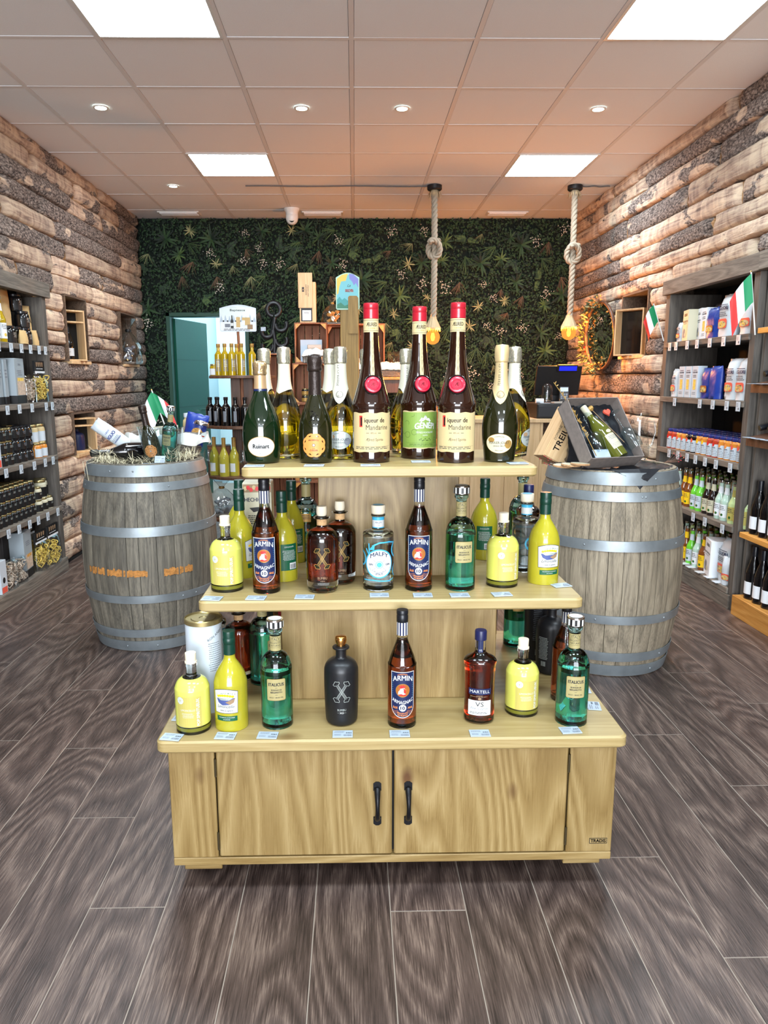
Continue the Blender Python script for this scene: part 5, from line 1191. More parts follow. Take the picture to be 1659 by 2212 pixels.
for i in range(4):
    for k in range(n): j = (k+1) % n; f.append((i*n+k, i*n+j, (i+1)*n+j, (i+1)*n+k))
G().add(v, f).obj('cloth_liner', 'cloth_white', t, 80)
g = G().tube([(.19*cos(a), .125*sin(a), .14+.004*sin(5*a)) for a in [2*pi*k/40 for k in range(40)]], .007, 6, close=True); g.obj('rim', 'basket', t, 50)
ZK = ZB+.12
def pillow(w_, h_, d_, nx=8, nz=10, seed=1, amp=.006, top=.5):
    """soft packet standing on its base: outline w x h, thickness d"""
    g = G(); v = []; f = []; rr = random.Random(seed)
    for sgn in (-1, 1):
        for j in range(nz+1):
            tz = j/nz; th = d_/2*min(1, (1-tz)/top*1.0)**.55 if tz > 1-top else d_/2
            for i in range(nx+1):
                tx = i/nx*2-1; e = max(0, 1-abs(tx)**3.2)**.6
                w2 = w_/2*(1+.03*sin(6*tz+seed))
                v.append((w2*tx+amp*.4*noise.noise((tz*5, seed, 3)), sgn*(th*e+.0004)+sgn*amp*noise.noise((tx*2.5+seed, tz*6, sgn))*e, h_*tz+amp*noise.noise((tx*3, seed, 7))*(tz)))
    m = (nx+1)*(nz+1)
    for s in (0, 1):
        for j in range(nz):
            for i in range(nx):
                q = [s*m+j*(nx+1)+i, s*m+j*(nx+1)+i+1, s*m+(j+1)*(nx+1)+i+1, s*m+(j+1)*(nx+1)+i]; f.append(tuple(q if s == 0 else reversed(q)))
    for j in range(nz):
        for i in (0, nx): a, b = j*(nx+1)+i, (j+1)*(nx+1)+i; f.append((a, b, b+m, a+m) if i == 0 else (b, a, a+m, b+m))
    for j in (0, nz):
        for i in range(nx): a, b = j*(nx+1)+i, j*(nx+1)+i+1; f.append((b, a, a+m, b+m) if j == 0 else (a, b, b+m, a+m))
    return g.add(v, f)
def on_pillow(d_, top=.5, h_=.2):
    def fn(u, z, l): return (u, -d_/2*.98-.0025-l*.0003, z)
    return fn
t = thing('pasta_packet', 'long white pasta packet with blue print leaning out of the basket', 'pasta packet', (-1.16, 3.86, ZB+.055), rot=(rad(8), rad(-52), rad(6)))
pillow(.07, .24, .035, seed=4, top=.12).obj('packet', 'white_pack', t, 80)
A = Art().text('IGUO', 0, .13, .017, 'blue_pack', 0, bold=.04, rot=0, wide=.052).text('1820', 0, .16, .008, 'blue_pack', 0, wide=.03).fine(-.026, .026, .115, 4, .006, 'ink_grey', 0).rect(-.027, .027, .1, .102, 'blue_pack', 0); A.build('print', t, on_pillow(.037), 0)
t = thing('flag', 'small paper flag in green, white and red standing in the basket', 'flag', (-.985, 3.93, ZB+.09), rot=(rad(-4), rad(-19), 0))
G().tube([(0, 0, 0), (0, 0, .29)], .0035, 8).obj('pole', 'white', t, 40); G().lathe([(0, .287), (.005, .29), (0, .298)], 10).obj('knob', 'gold', t, 40)
def flagcloth(t, wd, hg, z0, drop, s=1):
    nx, nz = 24, 8; v = []; f = []; m = []
    g = G()
    for j in range(nz+1):
        for i in range(nx+1):
            tx, tz = i/nx, j/nz
            x = s*wd*(tx*.86)*cos(tx*.5); z = z0+hg*tz-drop*tx**1.2*(1-.25*tz)
            v.append((x, .012*sin(tx*7+tz*2)*tx-.006, z))
    for j in range(nz):
        for i in range(nx): g.f.append((j*(nx+1)+i, j*(nx+1)+i+1, (j+1)*(nx+1)+i+1, (j+1)*(nx+1)+i)); g.m.append(i*3//nx)
    g.v = v; return g.obj('cloth', ['flag_green', 'flag_white', 'flag_red'], t, 80)
flagcloth(t, .13, .12, .162, .15, -1)
flagcloth(t, .08, .11, .165, .12, 1)
t = thing('blue_packet', 'dark blue pasta packet with a picture window in the basket behind the teal bottle', 'pasta packet', (-.875, 3.93, ZB+.075), rot=(rad(-10), rad(12), rad(-10)))
pillow(.12, .17, .06, seed=9, top=.35).obj('packet', 'blue_pack', t, 80); Art().poly(ell(.025, .07, .03, .024), 'food', 0).text('PASTA', .02, .11, .01, 'white', 0, wide=.05).build('print', t, on_pillow(.064), 0)
t = thing('lidded_jar', 'ribbed glass jar with metal lid and red peppers at the right of the basket', 'jar', (-.835, 3.90, ZB+.10), rot=(rad(-6), rad(14), 0))
G().lathe(smoothprof([(.036, 0), (.040, .005), (.04, .07), (.034, .085)], 3), 30, rib=lambda a, z: 1+.02*cos(16*a)).obj('glass_body', 'clear_thin', t, 60); G().lathe([(0, .004), (.036, .006), (.036, .03), (0, .035)], 24).obj('contents', 'red_sauce', t, 50)
G().lathe([(.038, .083), (.041, .084), (.041, .094), (.036, .103), (.012, .108), (0, .109)], 28).obj('lid', 'chrome', t, 50)
t = thing('sauce_bottle', 'small yellow bottle with white cap at the left of the basket', 'bottle', (-1.105, 3.95, ZB+.085))
G().lathe(smoothprof([(.02, 0), (.022, .01), (.022, .08), (.014, .1), (.013, .11)], 3), 22).obj('glass_body', 'lemon', t, 50); G().lathe([(.0155, .108), (.016, .135), (0, .137)], 18).obj('cap', 'white', t, 40)
t = thing('sauce_bottle', 'white-capped bottle standing behind the blue packet in the basket', 'bottle', (-.905, 3.99, ZB+.09))
G().lathe(smoothprof([(.024, 0), (.026, .01), (.026, .1), (.018, .12), (.017, .13)], 3), 22).obj('glass_body', 'cream', t, 50); G().lathe([(.02, .128), (.021, .15), (0, .152)], 20).obj('cap', 'plastic_white', t, 40)
t = thing('recipe_card', 'pale card with a dark grinder picture between the bucket bottles', 'card', (-.995, 3.865, ZB+.055), rot=(rad(-20), rad(-4), 0))
G().box(-.065, .065, -.002, .002, 0, .13).obj('card', 'cream_pale', t); Art().poly(ell(-.002, .085, .018, .02), 'black', 0).rect(-.014, .012, .045, .08, 'matt_black', 0).poly(ell(-.03, .05, .014, .009), 'red', 0).fine(-.05, .05, .12, 2, .008, 'ink_grey', 0).build('print', t, lambda u, z, l: (u, -.0028, z), 0)

# ---- on the right barrel
XB, YB = RB
mat('gift_card', (128, 118, 112), .7, var=.15, vs=40); mat('gift_inner', (92, 84, 80), .8, var=.2, vs=50)
n = 26; g = G(); v = []; f = []
for j in range(n+1):
    for i in range(n+1):
        x, y = -.27+.54*i/n, -.27+.54*j/n; q = math.hypot(x, y); k = min(1, .268/q) if q > 0 else 1
        v.append((x*k, y*k, ZB+.012+.016*noise.noise((x*14, y*14, 3))+.012*noise.noise((x*35, y*35, 1))))
for j in range(n):
    for i in range(n): f.append((j*(n+1)+i, j*(n+1)+i+1, (j+1)*(n+1)+i+1, (j+1)*(n+1)+i))
g.add(v, f)
o = g.obj('tissue_paper', 'tissue_black', None, 80, loc=(XB, YB, 0)); tag(o, 'crumpled black tissue paper covering the top of the lighter barrel', 'tissue paper')
g = G(); g.add([(-.12, -.015, .005), (.0, -.02, .01), (.10, -.01, .008), (-.06, -.03, -.02), (.02, -.034, -.03), (.0, -.036, -.085), (.05, -.032, -.03)], [(0, 1, 4, 3), (1, 2, 6, 4), (3, 4, 5), (4, 6, 5)])
link('corner_flap', g.mesh('corner_flap', 'tissue_black'), o, (.02, -.262, ZB+.02))
t = thing('gift_box', 'open grey gift box with a white wine bottle and two stemmed glasses on the barrel', 'gift box', (1.155, 3.29, ZB+.018), rot=(rad(-38), 0, rad(20)))
w_, h_, d_ = .29, .33, .085
G().box(-w_/2, w_/2, -.004, 0, 0, h_).obj('back_panel', 'gift_inner', t)
for nm, (a, b, c, d) in (('side_panel', (-w_/2, -w_/2+.004, 0, h_)), ('side_panel', (w_/2-.004, w_/2, 0, h_)), ('side_panel', (-w_/2, w_/2, 0, .004)), ('side_panel', (-w_/2, w_/2, h_-.004, h_))): G().box(a, b, -d_, 0, c, d, b=.0008).obj(nm, 'gift_card', t)
n = 18; g = G(); v = []; f = []
for j in range(n+1):
    for i in range(n+1):
        x, z = -.135+.27*i/n, .008+.335*j/n; v.append((x, -.02-.03*abs(noise.noise((x*22, z*16, 5)))-.018*abs(noise.noise((x*50, z*40, 8))), z))
for j in range(n):
    for i in range(n): f.append((j*(n+1)+i, j*(n+1)+i+1, (j+1)*(n+1)+i+1, (j+1)*(n+1)+i))
g.add(v, f).obj('tissue_lining', 'tissue_black', t, 60)
# matrix of the tilted box, used to lay things inside it
GM = Matrix.Translation((1.155, 3.29, ZB+.018)) @ Matrix.Rotation(rad(20), 4, 'Z') @ Matrix.Rotation(rad(-38), 4, 'X')
def in_box(x, y, z, spin=0): return GM @ Matrix.Translation((x, y, z)) @ Matrix.Rotation(rad(spin), 4, 'Y')
mat('white_wine_glass', (88, 92, 30), .06, coat=.6)
t = thing('wine_bottle', 'white wine bottle with cream label lying in the open gift box', 'bottle'); t.matrix_world = in_box(.03, -.062, .012, -17)
prof = smoothprof([(.034, 0), (.034, 0), (.038, .004), (.039, .012), (.039, .14), (.037, .16), (.028, .19), (.018, .215), (.0145, .235), (.0145, .29)], 3)
G().lathe(prof, 32).obj('glass_body', 'white_wine_glass', t, 60); G().lathe([(.0148, .24), (.0155, .242), (.0158, .292), (.0145, .295), (0, .2955)], 24).obj('capsule', 'cream_pale', t, 40)
A = Art().poly(rrect(-.032, .032, .04, .115, .003), 'cream_pale', 0).fine(-.022, .022, .1, 3, .007, 'ink_grey', 1).fine(-.026, .026, .062, 4, .006, 'ink_grey', 1, h=.0015).poly(ell(0, .128, .014, .009), 'cream_pale', 0)
A.build('label', t, wrap([(.039, 0), (.039, .2)], .039, .0006), .006)
def wine_glass(label, M_=None, loc=None, group=None):
    t = thing('wine_glass', label, 'wine glass', loc or (0, 0, 0), group=group)
    if M_ is not None: t.matrix_world = M_
    G().lathe(smoothprof([(.004, .085), (.012, .09), (.030, .105), (.038, .13), (.036, .165), (.029, .2)], 4)+smoothprof([(.028, .2), (.035, .165), (.0365, .13), (.028, .107), (.010, .093), (.0, .09)], 4), 28, cap=False).obj('bowl', 'clear_thin', t, 60)
    G().lathe([(0, 0), (.034, 0), (.034, .0015), (.008, .004), (.0035, .012), (.003, .07), (.0045, .088), (0, .09)], 24, cap=False).obj('stem', 'clear_thin', t, 50)
    return t
wine_glass('stemmed wine glass in the left of the open gift box', in_box(-.075, -.062, .22+.02, -4) @ Matrix.Rotation(pi, 4, 'Y') @ Matrix.Translation((0, 0, 0)))
wine_glass('stemmed wine glass in the right of the open gift box', in_box(.10, -.062, .255, -14) @ Matrix.Rotation(pi, 4, 'Y'))
t = thing('heart_ornament', 'small pink heart in the upper right corner of the open gift box', 'ornament'); t.matrix_world = in_box(.072, -.06, .265, -10)
pts = [(.022*.9*(16*sin(a)**3)/16, .02*(13*cos(a)-5*cos(2*a)-2*cos(3*a)-cos(4*a))/16) for a in [2*pi*k/28 for k in range(28)]]
G().prism(pts, .008).obj('heart', 'coral', t)
t = thing('gift_card', 'small white card in the lower left corner of the open gift box', 'card'); t.matrix_world = in_box(-.07, -.07, .012, 0)
G().box(-.042, .042, -.002, 0, 0, .042).obj('card', 'tag_paper', t)
t = thing('dried_stem', 'tall dried golden flower stem sticking up at the left of the gift box', 'dried flower'); t.matrix_world = in_box(-.115, -.075, .1, -6)
g = G().tube([(0, 0, -.08), (.004, 0, .1), (-.004, 0, .22), (-.022, 0, .33)], .0018, 6); g.obj('stem', 'gold_ink', t, 40)
r = random.Random(6); g = G()
for k in range(26):
    z = .02+.012*k; x = .004-.026*(max(0, z-.1)/.23)**1.5
    a = r.uniform(0, 2*pi)
    if k in (7, 12, 3): g.lathe([(0, -.001), (.014, 0), (0, .001)], 12, X=T(x, -.003, z, rx=rad(75), rz=.3))
    g.leaf((x, 0, z), (cos(a), -.3, .5), (0, .3, 1), .018, .006, .3, seg=2)
g.obj('seed_pods', 'gold_ink', t)
t = thing('dried_stem', 'dried thistle head on a thin stem beside the wine bottle in the gift box', 'dried flower'); t.matrix_world = in_box(.012, -.07, .17, -18)
G().tube([(.04, 0, -.1), (0, 0, .11)], .0015, 5).obj('stem', 'sand', t, 40); G().lathe(smoothprof([(.002, .1), (.013, .11), (.012, .122), (0, .128)], 2), 14, rib=lambda a, z: 1+.15*cos(9*a)).obj('thistle_head', 'gold_ink', t, 30)
t = thing('wooden_wine_box', 'pale wooden wine box with black lettering leaning beside the open gift box', 'wooden box', (.945, 3.55, ZB+.022), rot=(rad(-6), rad(29), rad(8)))
G().box(-.058, .058, -.055, .055, .0, .27, b=.0015).obj('case', 'box_wood', t)
G().box(-.055, .055, -.062, -.055, .004, .266, b=.001).obj('lid', 'box_wood', t)
A = Art().text('TREIUS', 0, .12, .03, 'black_ink', 0, bold=.02, rot=pi/2, wide=.15).text('DOMAINE', -.038, .13, .012, 'black_ink', 0, rot=pi/2, wide=.075).poly(ell(-.045, .2, .006, .004, 8), 'black_ink', 0)
A.build('stencil', t, lambda u, z, l: (u, -.0625, z), 0)
t = thing('wrapped_parcel', 'parcel wrapped in black tissue in the shade of the leaning boxes', 'parcel', (1.09, 3.46, ZB+.02), .3)
pillow(.17, .14, .12, seed=21, amp=.02, top=.6).obj('wrapping', 'tissue_black', t, 60)
for k, (x, y) in enumerate(((.94, 3.27), (.965, 3.235), (1.0, 3.205))):
    t = thing('wood_slice', ['bark-edged wooden slice coaster, leftmost and lowest of three', 'bark-edged wooden slice coaster in the middle of three', 'bark-edged wooden slice coaster, rightmost and topmost of three'][k], 'coaster', (x, y, ZB+.026+.007*k), rot=(rad(3), 0, k))
    G().lathe([(0, 0), (.042, 0), (.0435, .004), (.042, .008), (.04, .0085)], 26, rib=lambda a, z: 1+.03*sin(3*a+1)).obj('bark_edge', 'log_end', t, 40); G().lathe([(.0405, .0087), (0, .0089)], 26, cap=False, rib=lambda a, z: 1+.03*sin(3*a+1)).obj('cut_face', 'cream_pale', t, 40)
def berries(label, x, y, seed, s=1):
    r = random.Random(seed); t = thing('berry_sprig', label, 'sprig', (x, y, ZB+.03)); g = G(); b = G()
    for k in range(9):
        a = r.uniform(2.2, 4.2) if s < 0 else r.uniform(-.6, .6); L = r.uniform(.04, .09); e = (L*cos(a), L*.5*sin(a), r.uniform(0, .05))
        g.tube([(0, 0, 0), (e[0]*.5, e[1]*.5, e[2]*.3), e], .0009, 4); b.lathe([(0, -.0035), (.0035, 0), (0, .0035)], 8, X=T(*e))
    g.obj('twigs', 'walnut', t); b.obj('berries', 'wax_red', t, 60)
berries('sprig of red berries on dark twigs at the left rim of the lighter barrel', .93, 3.31, 2, -1)
berries('sprig of red berries at the right rim of the lighter barrel', 1.44, 3.36, 3, 1)
t = thing('glass_carafe', 'clear glass carafe with handle behind the open gift box', 'carafe', (1.38, 3.54, ZB+.02))
G().lathe(smoothprof([(.03, 0), (.05, .01), (.055, .06), (.045, .13), (.04, .2), (.046, .23)], 4), 28, cap=False).obj('body', 'clear_thin', t, 60)
G().tube([(.043, 0, .19), (.075, 0, .19), (.085, 0, .14), (.07, 0, .08), (.054, 0, .06)], .006, 8).obj('handle', 'clear_thin', t, 50)

# ================================================================ ROPE LAMPS
def rope_lamp(x, y, zk, zt, zb, label, col, dark):
    t = thing('rope_pendant', label, 'pendant lamp', (x, y, H))
    rm = 'rope'
    G().lathe([(.062, 0), (.062, -.03), (.055, -.038), (0, -.038)], 28).obj('canopy', 'matt_black', t, 40)
    g = G(); r = random.Random(int(x*10))
    for k in range(70): a = r.uniform(0, 2*pi); g.leaf((.03*cos(a), .03*sin(a), -.04), (cos(a)*.8, sin(a)*.8, -1.1+r.random()*.8), (-sin(a), cos(a), 0), r.uniform(.04, .07), .006, .5, seg=2)
    g.obj('frayed_collar', 'burlap', t)
    def rp(z0, z1, nm, path=None, r0=.027):
        n_ = int(abs(z1-z0)/.014); pts = path or [(.006*sin(3*z0+i*.035), 0, z0+(z1-z0)*i/n_) for i in range(n_+1)]
        pts = [Vector(p) for p in pts]; g = G(); prev = None; out = [[], [], []]; L = 0
        for i, p in enumerate(pts):
            d = (pts[min(i+1, len(pts)-1)]-pts[max(i-1, 0)]).normalized(); L += (p-pts[i-1]).length if i else 0
            a = prev-d*prev.dot(d) if prev is not None else d.cross(Vector((0, 1, 0))); a.normalize(); prev = a; b = d.cross(a)
            for s_ in range(3): w_ = 2*pi*s_/3+L*52; out[s_].append(p+a*(.5*r0*cos(w_))+b*(.5*r0*sin(w_)))
        for o_ in out: g.tube(o_, r0*.56, 7)
        return g.obj(nm, rm, t, 70)
    rp(-.03, zt-H, 'rope')
    zk -= H; pts = []
    for i in range(70):
        a = 2*pi*i/69*1.35; pts.append((.048*cos(a+.6), -.03+.05*sin(a*.5)-.02, zk+.052*sin(a+.6)+.02*cos(a*.7)))
    rp(0, 0, 'knot', pts, .024)
    g = G().lathe(smoothprof([(.028, zt-H+.01), (.032, zt-H-.01), (.055, zt-H-.06), (.066, zt-H-.085)], 3), 40, cap=False, rib=lambda a, z: 1+.05*sin(a*17)+.03*sin(a*31))
    for k in range(60): a = 2*pi*k/60; g.leaf((.062*cos(a), .062*sin(a), zt-H-.078), (cos(a)*.5, sin(a)*.5, -1), (-sin(a), cos(a), 0), .018+.01*(k % 3), .006, .3, seg=2)
    g.obj('frayed_shade', 'burlap', t, 60)
    G().lathe([(.0, zt-H-.05), (.02, zt-H-.05), (.02, zt-H-.09), (0, zt-H-.092)], 18).obj('socket', 'matt_black', t, 40)
    c = zb-H; b = G().lathe(smoothprof([(.018, c+.078), (.022, c+.065), (.052, c+.035), (.062, c), (.05, c-.04), (.02, c-.06), (0, c-.063)], 4), 28, cap=False).obj('bulb', 'amber_bulb', t, 70)
    g = G()
    for k in range(6):
        a = 2*pi*k/6; g.tube([(.008*cos(a), .008*sin(a), c+.035), (.017*cos(a), .017*sin(a), c+.0), (.01*cos(a), .01*sin(a), c-.03)], .0016, 5)
    g.lathe(smoothprof([(0, c-.036), (.013, c-.022), (.016, c), (.012, c+.024), (0, c+.036)], 3), 16, cap=False)
    g.obj('filament', 'filament', b)
    lamp('bulb_light', 'POINT', (0, 0, c), BULB_W, (1, .52, .16), .045, parent=t)
rope_lamp(.682, 6.5, 2.43, 1.86, 1.70, 'knotted rope pendant lamp with glowing amber bulb, left of the two', None, True)
rope_lamp(1.868, 6.5, 2.39, 1.87, 1.735, 'knotted rope pendant lamp with glowing amber bulb beside the mirror', None, False)
# ================================================================ SIDE SHELVES
def shelf_unit(label, s, xf, ya, yb, depth, ztop=2.005, shelves=(), bays=(), tags=None, name='shelving_unit'):
    """s = -1 left wall, +1 right wall; front plane at |x| = xf"""
    t = thing(name, label, 'shelving unit', (s*(xf+depth/2), (ya+yb)/2, 0)); ox, oy = s*(xf+depth/2), (ya+yb)/2
    def bx(n, m, a, b, y0, y1, z0, z1, bb=.002, par=t):
        p, q = sorted((s*a, s*b)); return G().box(p-ox, q-ox, y0-oy, y1-oy, z0, z1, b=bb).obj(n, m, par)
    bx('back_board', 'dark_board', xf+depth-.012, xf+depth, ya, yb, 0, ztop-.05, 0)
    for k in range(5): bx('back_slat', 'dark_board', xf+depth-.018, xf+depth-.012, ya+(yb-ya)*k/5+.003, ya+(yb-ya)*(k+1)/5-.003, .1, ztop-.1, 0)
    bx('top_board', 'grey_wood', xf-.02, xf+.03, ya-.03, yb+.03, ztop-.095, ztop); bx('top_panel', 'grey_wood', xf+.03, xf+depth, ya, yb, ztop-.05, ztop-.02)
    for y in bays: bx('upright', 'grey_wood_z', xf, xf+depth-.012, y-.03, y+.03, 0, ztop-.096)
    bx('plinth', 'grey_wood', xf-.012, xf+.02, ya, yb, 0, .085)
    sh = []
    for z in shelves: sh.append(bx('shelf', 'grey_wood', xf-.01, xf+depth-.014, ya+.03, yb-.03, z-.035, z))
    return t, sh, (ox, oy)
LX, RX = 2.10, 2.20
zsL = [1.572, 1.20, .83, .468, .09]; zsR = [1.588, 1.215, .86, .49, .122]
ul, shl, ol = shelf_unit('grey wooden shelving unit recessed in the left log wall', -1, LX, 2.6, 5.19, .38, 1.99, zsL, (2.66, 3.9, 5.15))
ur, shr, orr = shelf_unit('grey wooden shelving unit with pasta and drinks in the right wall', 1, RX, 4.09, 5.28, .38, 2.01, zsR, (4.10, 5.25))
def shelf_tags(sh, z, s, xf, o, ys, flatd=False):
    for y in ys:
        g = G()
        if flatd: g.box(s*(xf-.02)-o[0]-.025, s*(xf-.02)-o[0]+.025, y-o[1]-.028, y-o[1]+.028, z+.001, z+.0028)
        else:
            a, b = sorted((s*(xf-.0165), s*(xf-.0135))); g.box(a-o[0], b-o[0], y-o[1]-.021, y-o[1]+.021, z-.058, z-.004)
        tg = g.obj('price_tag', 'plastic_white', sh)
        if not flatd:
            A = Art().fine(-.017, .005, .014, 3, .008, 'ink_grey', 0).rect(.002, .016, -.02, -.008, 'ink_grey', 0)
            A.build('print', tg, lambda u, zz, l: (s*(xf-.0170)-o[0], y-o[1]+(u if s > 0 else -u)*(-1), z-.03+zz), 0)
for z, sh, ys in zip(zsL, shl, ([4.42, 4.58, 4.72, 4.85, 4.98, 5.08], [4.46, 4.62, 4.8, 5.02, 5.12], [4.37, 4.57, 4.76, 4.93, 5.06], [4.33, 4.47, 4.62, 4.75, 4.9, 5.07], [])): shelf_tags(sh, z, -1, LX, ol, ys)
for z, sh, ys in zip(zsR, shr, ([5.14, 5.04, 4.87, 4.73, 4.56, 4.39, 4.22], [5.0, 4.63, 4.46, 4.29, 4.16], [5.03, 4.89, 4.75, 4.63, 4.5, 4.36, 4.19], [4.98, 4.8, 4.6, 4.44, 4.22], [])): shelf_tags(sh, z, 1, RX, orr, ys)
shelf_tags(shr[4], zsR[4], 1, RX+.02, orr, [4.88, 4.79, 4.70, 4.61, 4.48, 4.36, 4.25], True)

FR = -pi/2   # faces -x (right wall goods); left wall goods face +x with +pi/2
def face(s): return -pi/2 if s > 0 else pi/2
def box_item(name, label, cat, s, x, y, z, w_, d_, h_, m, art=None, turn=0, group=None, extra=None):
    t = thing(name, label, cat, (s*x, y, z+.001), face(s)+rad(turn), group)
    G().box(-w_/2, w_/2, 0, d_, 0, h_, b=.0015).obj('carton', m, t)
    if art: art(t, w_, h_)
    return t
# --- right unit, packets and boxes
def art_pasta(kind):
    def fn(t, w_, h_):
        A = Art()
        if kind == 'window':
            A.text('LIGUORI', 0, h_*.78, w_*.12, 'navy', 0, bold=.04, wide=w_*.72).fine(-w_*.3, w_*.3, h_*.7, 2, .01, 'ink', 0).rect(-w_*.22, w_*.22, h_*.26, h_*.58, 'pasta', 0).rect(-w_*.3, w_*.3, h_*.86, h_*.875, 'navy', 0).fine(-w_*.3, w_*.3, h_*.16, 2, .01, 'ink_grey', 0)
        elif kind == 'tall':
            A.text('LIGUORI', 0, h_*.8, w_*.1, 'black_ink', 0, bold=.04, wide=w_*.5).rect(-w_*.25, w_*.25, h_*.87, h_*.88, 'ink', 0).text('BUCATI & PICCOLI', 0, h_*.6, w_*.085, 'ink', 0, bold=.02, wide=w_*.82).fine(-w_*.3, w_*.3, h_*.55, 1, .01, 'ink_grey', 0)
            A.poly([(-w_*.36, h_*.12), (-w_*.4, h_*.3), (-w_*.22, h_*.42), (-w_*.02, h_*.36), (w_*.02, h_*.22), (-w_*.1, h_*.1)], 'ink_grey', 0).poly(ell(w_*.05, h_*.2, w_*.16, h_*.07, 12), 'cream_pale', 1)
        A.build('print', t, lambda u, z, l: (u, -.0006-l*.0003, z), 0)
    return fn
def bag(label, s, x, y, z, w_, h_, d_, m, word=None, dish=True, turn=0, seed=1, group=None, wc='navy', sc=1):
    t = thing('pasta_packet', label, 'pasta packet', (s*x, y, z+.002), face(s)+rad(turn), group)
    pillow(w_, h_, d_, seed=seed, amp=.008, top=.3).obj('packet', m, t, 80, loc=(0, d_/2, 0))
    A = Art()
    if word: A.text(word, 0, h_*.63, w_*.13, wc, 0, bold=.05, wide=w_*.62).rect(-w_*.3, w_*.3, h_*.74, h_*.755, wc, 0).fine(-w_*.3, w_*.3, h_*.56, 3, .01, 'ink', 0)
    if dish: 
        A.poly(rrect(-w_*.3, w_*.3, h_*.2, h_*.42, .012), 'ochre' if m == 'blue_pack' else 'coral', 0).poly(ell(0, h_*.29, w_*.27, h_*.085, 18), 'cream', 1); rr = random.Random(seed)
        for k in range(16): A.poly(ell(rr.uniform(-.2, .2)*w_, h_*(.29+rr.uniform(-.06, .06)), w_*.05, h_*.018, 7), rr.choice(['pasta', 'orange', 'leaf_green', 'lemon', 'pasta', 'sand']), 2)
    if A.v: A.build('print', t, lambda u, z_, l: (u, d_/2-d_/2*max(0, 1-abs(u/(w_/2))**3.2)**.6-.007-l*.0005, z_), .02)
    return t
z = zsR[0]
bag('small pale pasta packet at the far end of the top right shelf', 1, 2.23, 5.12, z, .09, .13, .05, 'white_pack', 'PASTA', seed=3)
bag('grey pasta packet standing behind the tall boxes on the top right shelf', 1, 2.42, 5.02, z, .11, .25, .07, 'grey_pack', None, False, seed=4)
for k in range(5): bag(['second', 'third', 'fourth', 'fifth', 'sixth'][k]+' grey packet from the far end in the row behind the boxes', 1, 2.42, 4.92-.1*k, z, .09, .25-.004*k, .06, 'grey_pack', None, False, seed=5+k)
box_item('pasta_box', 'tall cream pasta box with a dark figure print on the top right shelf', 'pasta box', 1, 2.215, 4.985, z, .15, .09, .20, 'cream_pale', art_pasta('tall'), turn=-12)
box_item('pasta_box', 'white-grey pasta box right behind the cream one on the top right shelf', 'pasta box', 1, 2.25, 4.865, z, .1, .1, .20, 'white_paper', art_pasta('tall'), turn=-12)
box_item('pasta_box', 'white pasta box with green window beside the blue packet, top right shelf', 'pasta box', 1, 2.235, 4.765, z, .09, .08, .195, 'white_paper', art_pasta('window'), turn=-5)
bag('bright blue pasta packet with a picture of a dish on the top right shelf', 1, 2.225, 4.66, z, .15, .185, .06, 'blue_pack', None, True, seed=11)
bag('tall crumpled white pasta packet on the top right shelf left of the flag', 1, 2.225, 4.50, z, .17, .25, .09, 'white_pack', 'LIGUORI', seed=12)
bag('white pasta packet partly hidden behind the flag on the top right shelf', 1, 2.30, 4.36, z, .14, .24, .08, 'white_pack', None, True, seed=13)
bag('plump greyish white pasta packet beside the flag pole on the top right shelf', 1, 2.215, 4.225, z, .18, .21, .1, 'white_pack', None, True, seed=14)
z = zsR[1]
bag('narrow white pasta packet at the far end of the second right shelf', 1, 2.22, 5.12, z, .11, .19, .06, 'white_pack', 'LIGUORI', seed=21)
for k in range(3): box_item('pasta_box', ['slim white pasta box with a window, farthest of three on the second right shelf', 'slim white pasta box with a window, middle one of three on the second right shelf', 'slim white pasta box with a window, nearest of three on the second right shelf'][k], 'pasta box', 1, 2.215, 4.985-.098*k, z, .084, .06, .205, 'plastic_white', art_pasta('window'), group='slim windowed pasta boxes')
bag('blue pasta packet with dish picture beside the slim boxes, second right shelf', 1, 2.215, 4.655, z, .14, .19, .06, 'blue_pack', None, True, seed=22)
bag('blue pasta packet with a yellow disc in the middle of the second right shelf', 1, 2.205, 4.53, z, .13, .2, .06, 'blue_pack', None, False, seed=23)
bag('blue pasta packet pushed behind the yellow-disc one, second right shelf', 1, 2.27, 4.44, z, .11, .195, .06, 'blue_pack', None, True, seed=24)
bag('pale pasta packet with navy lettering right of the blue ones, second right shelf', 1, 2.215, 4.345, z, .15, .24, .08, 'white_pack', 'LIGUORI', seed=25)
bag('crumpled white pasta packet with navy lettering nearest on the second right shelf', 1, 2.205, 4.20, z, .15, .24, .1, 'white_pack', 'LIGUORI', seed=26)
bag('grey topped packet behind the two white ones on the second right shelf', 1, 2.34, 4.25, z, .2, .255, .08, 'grey_pack', None, False, seed=27)
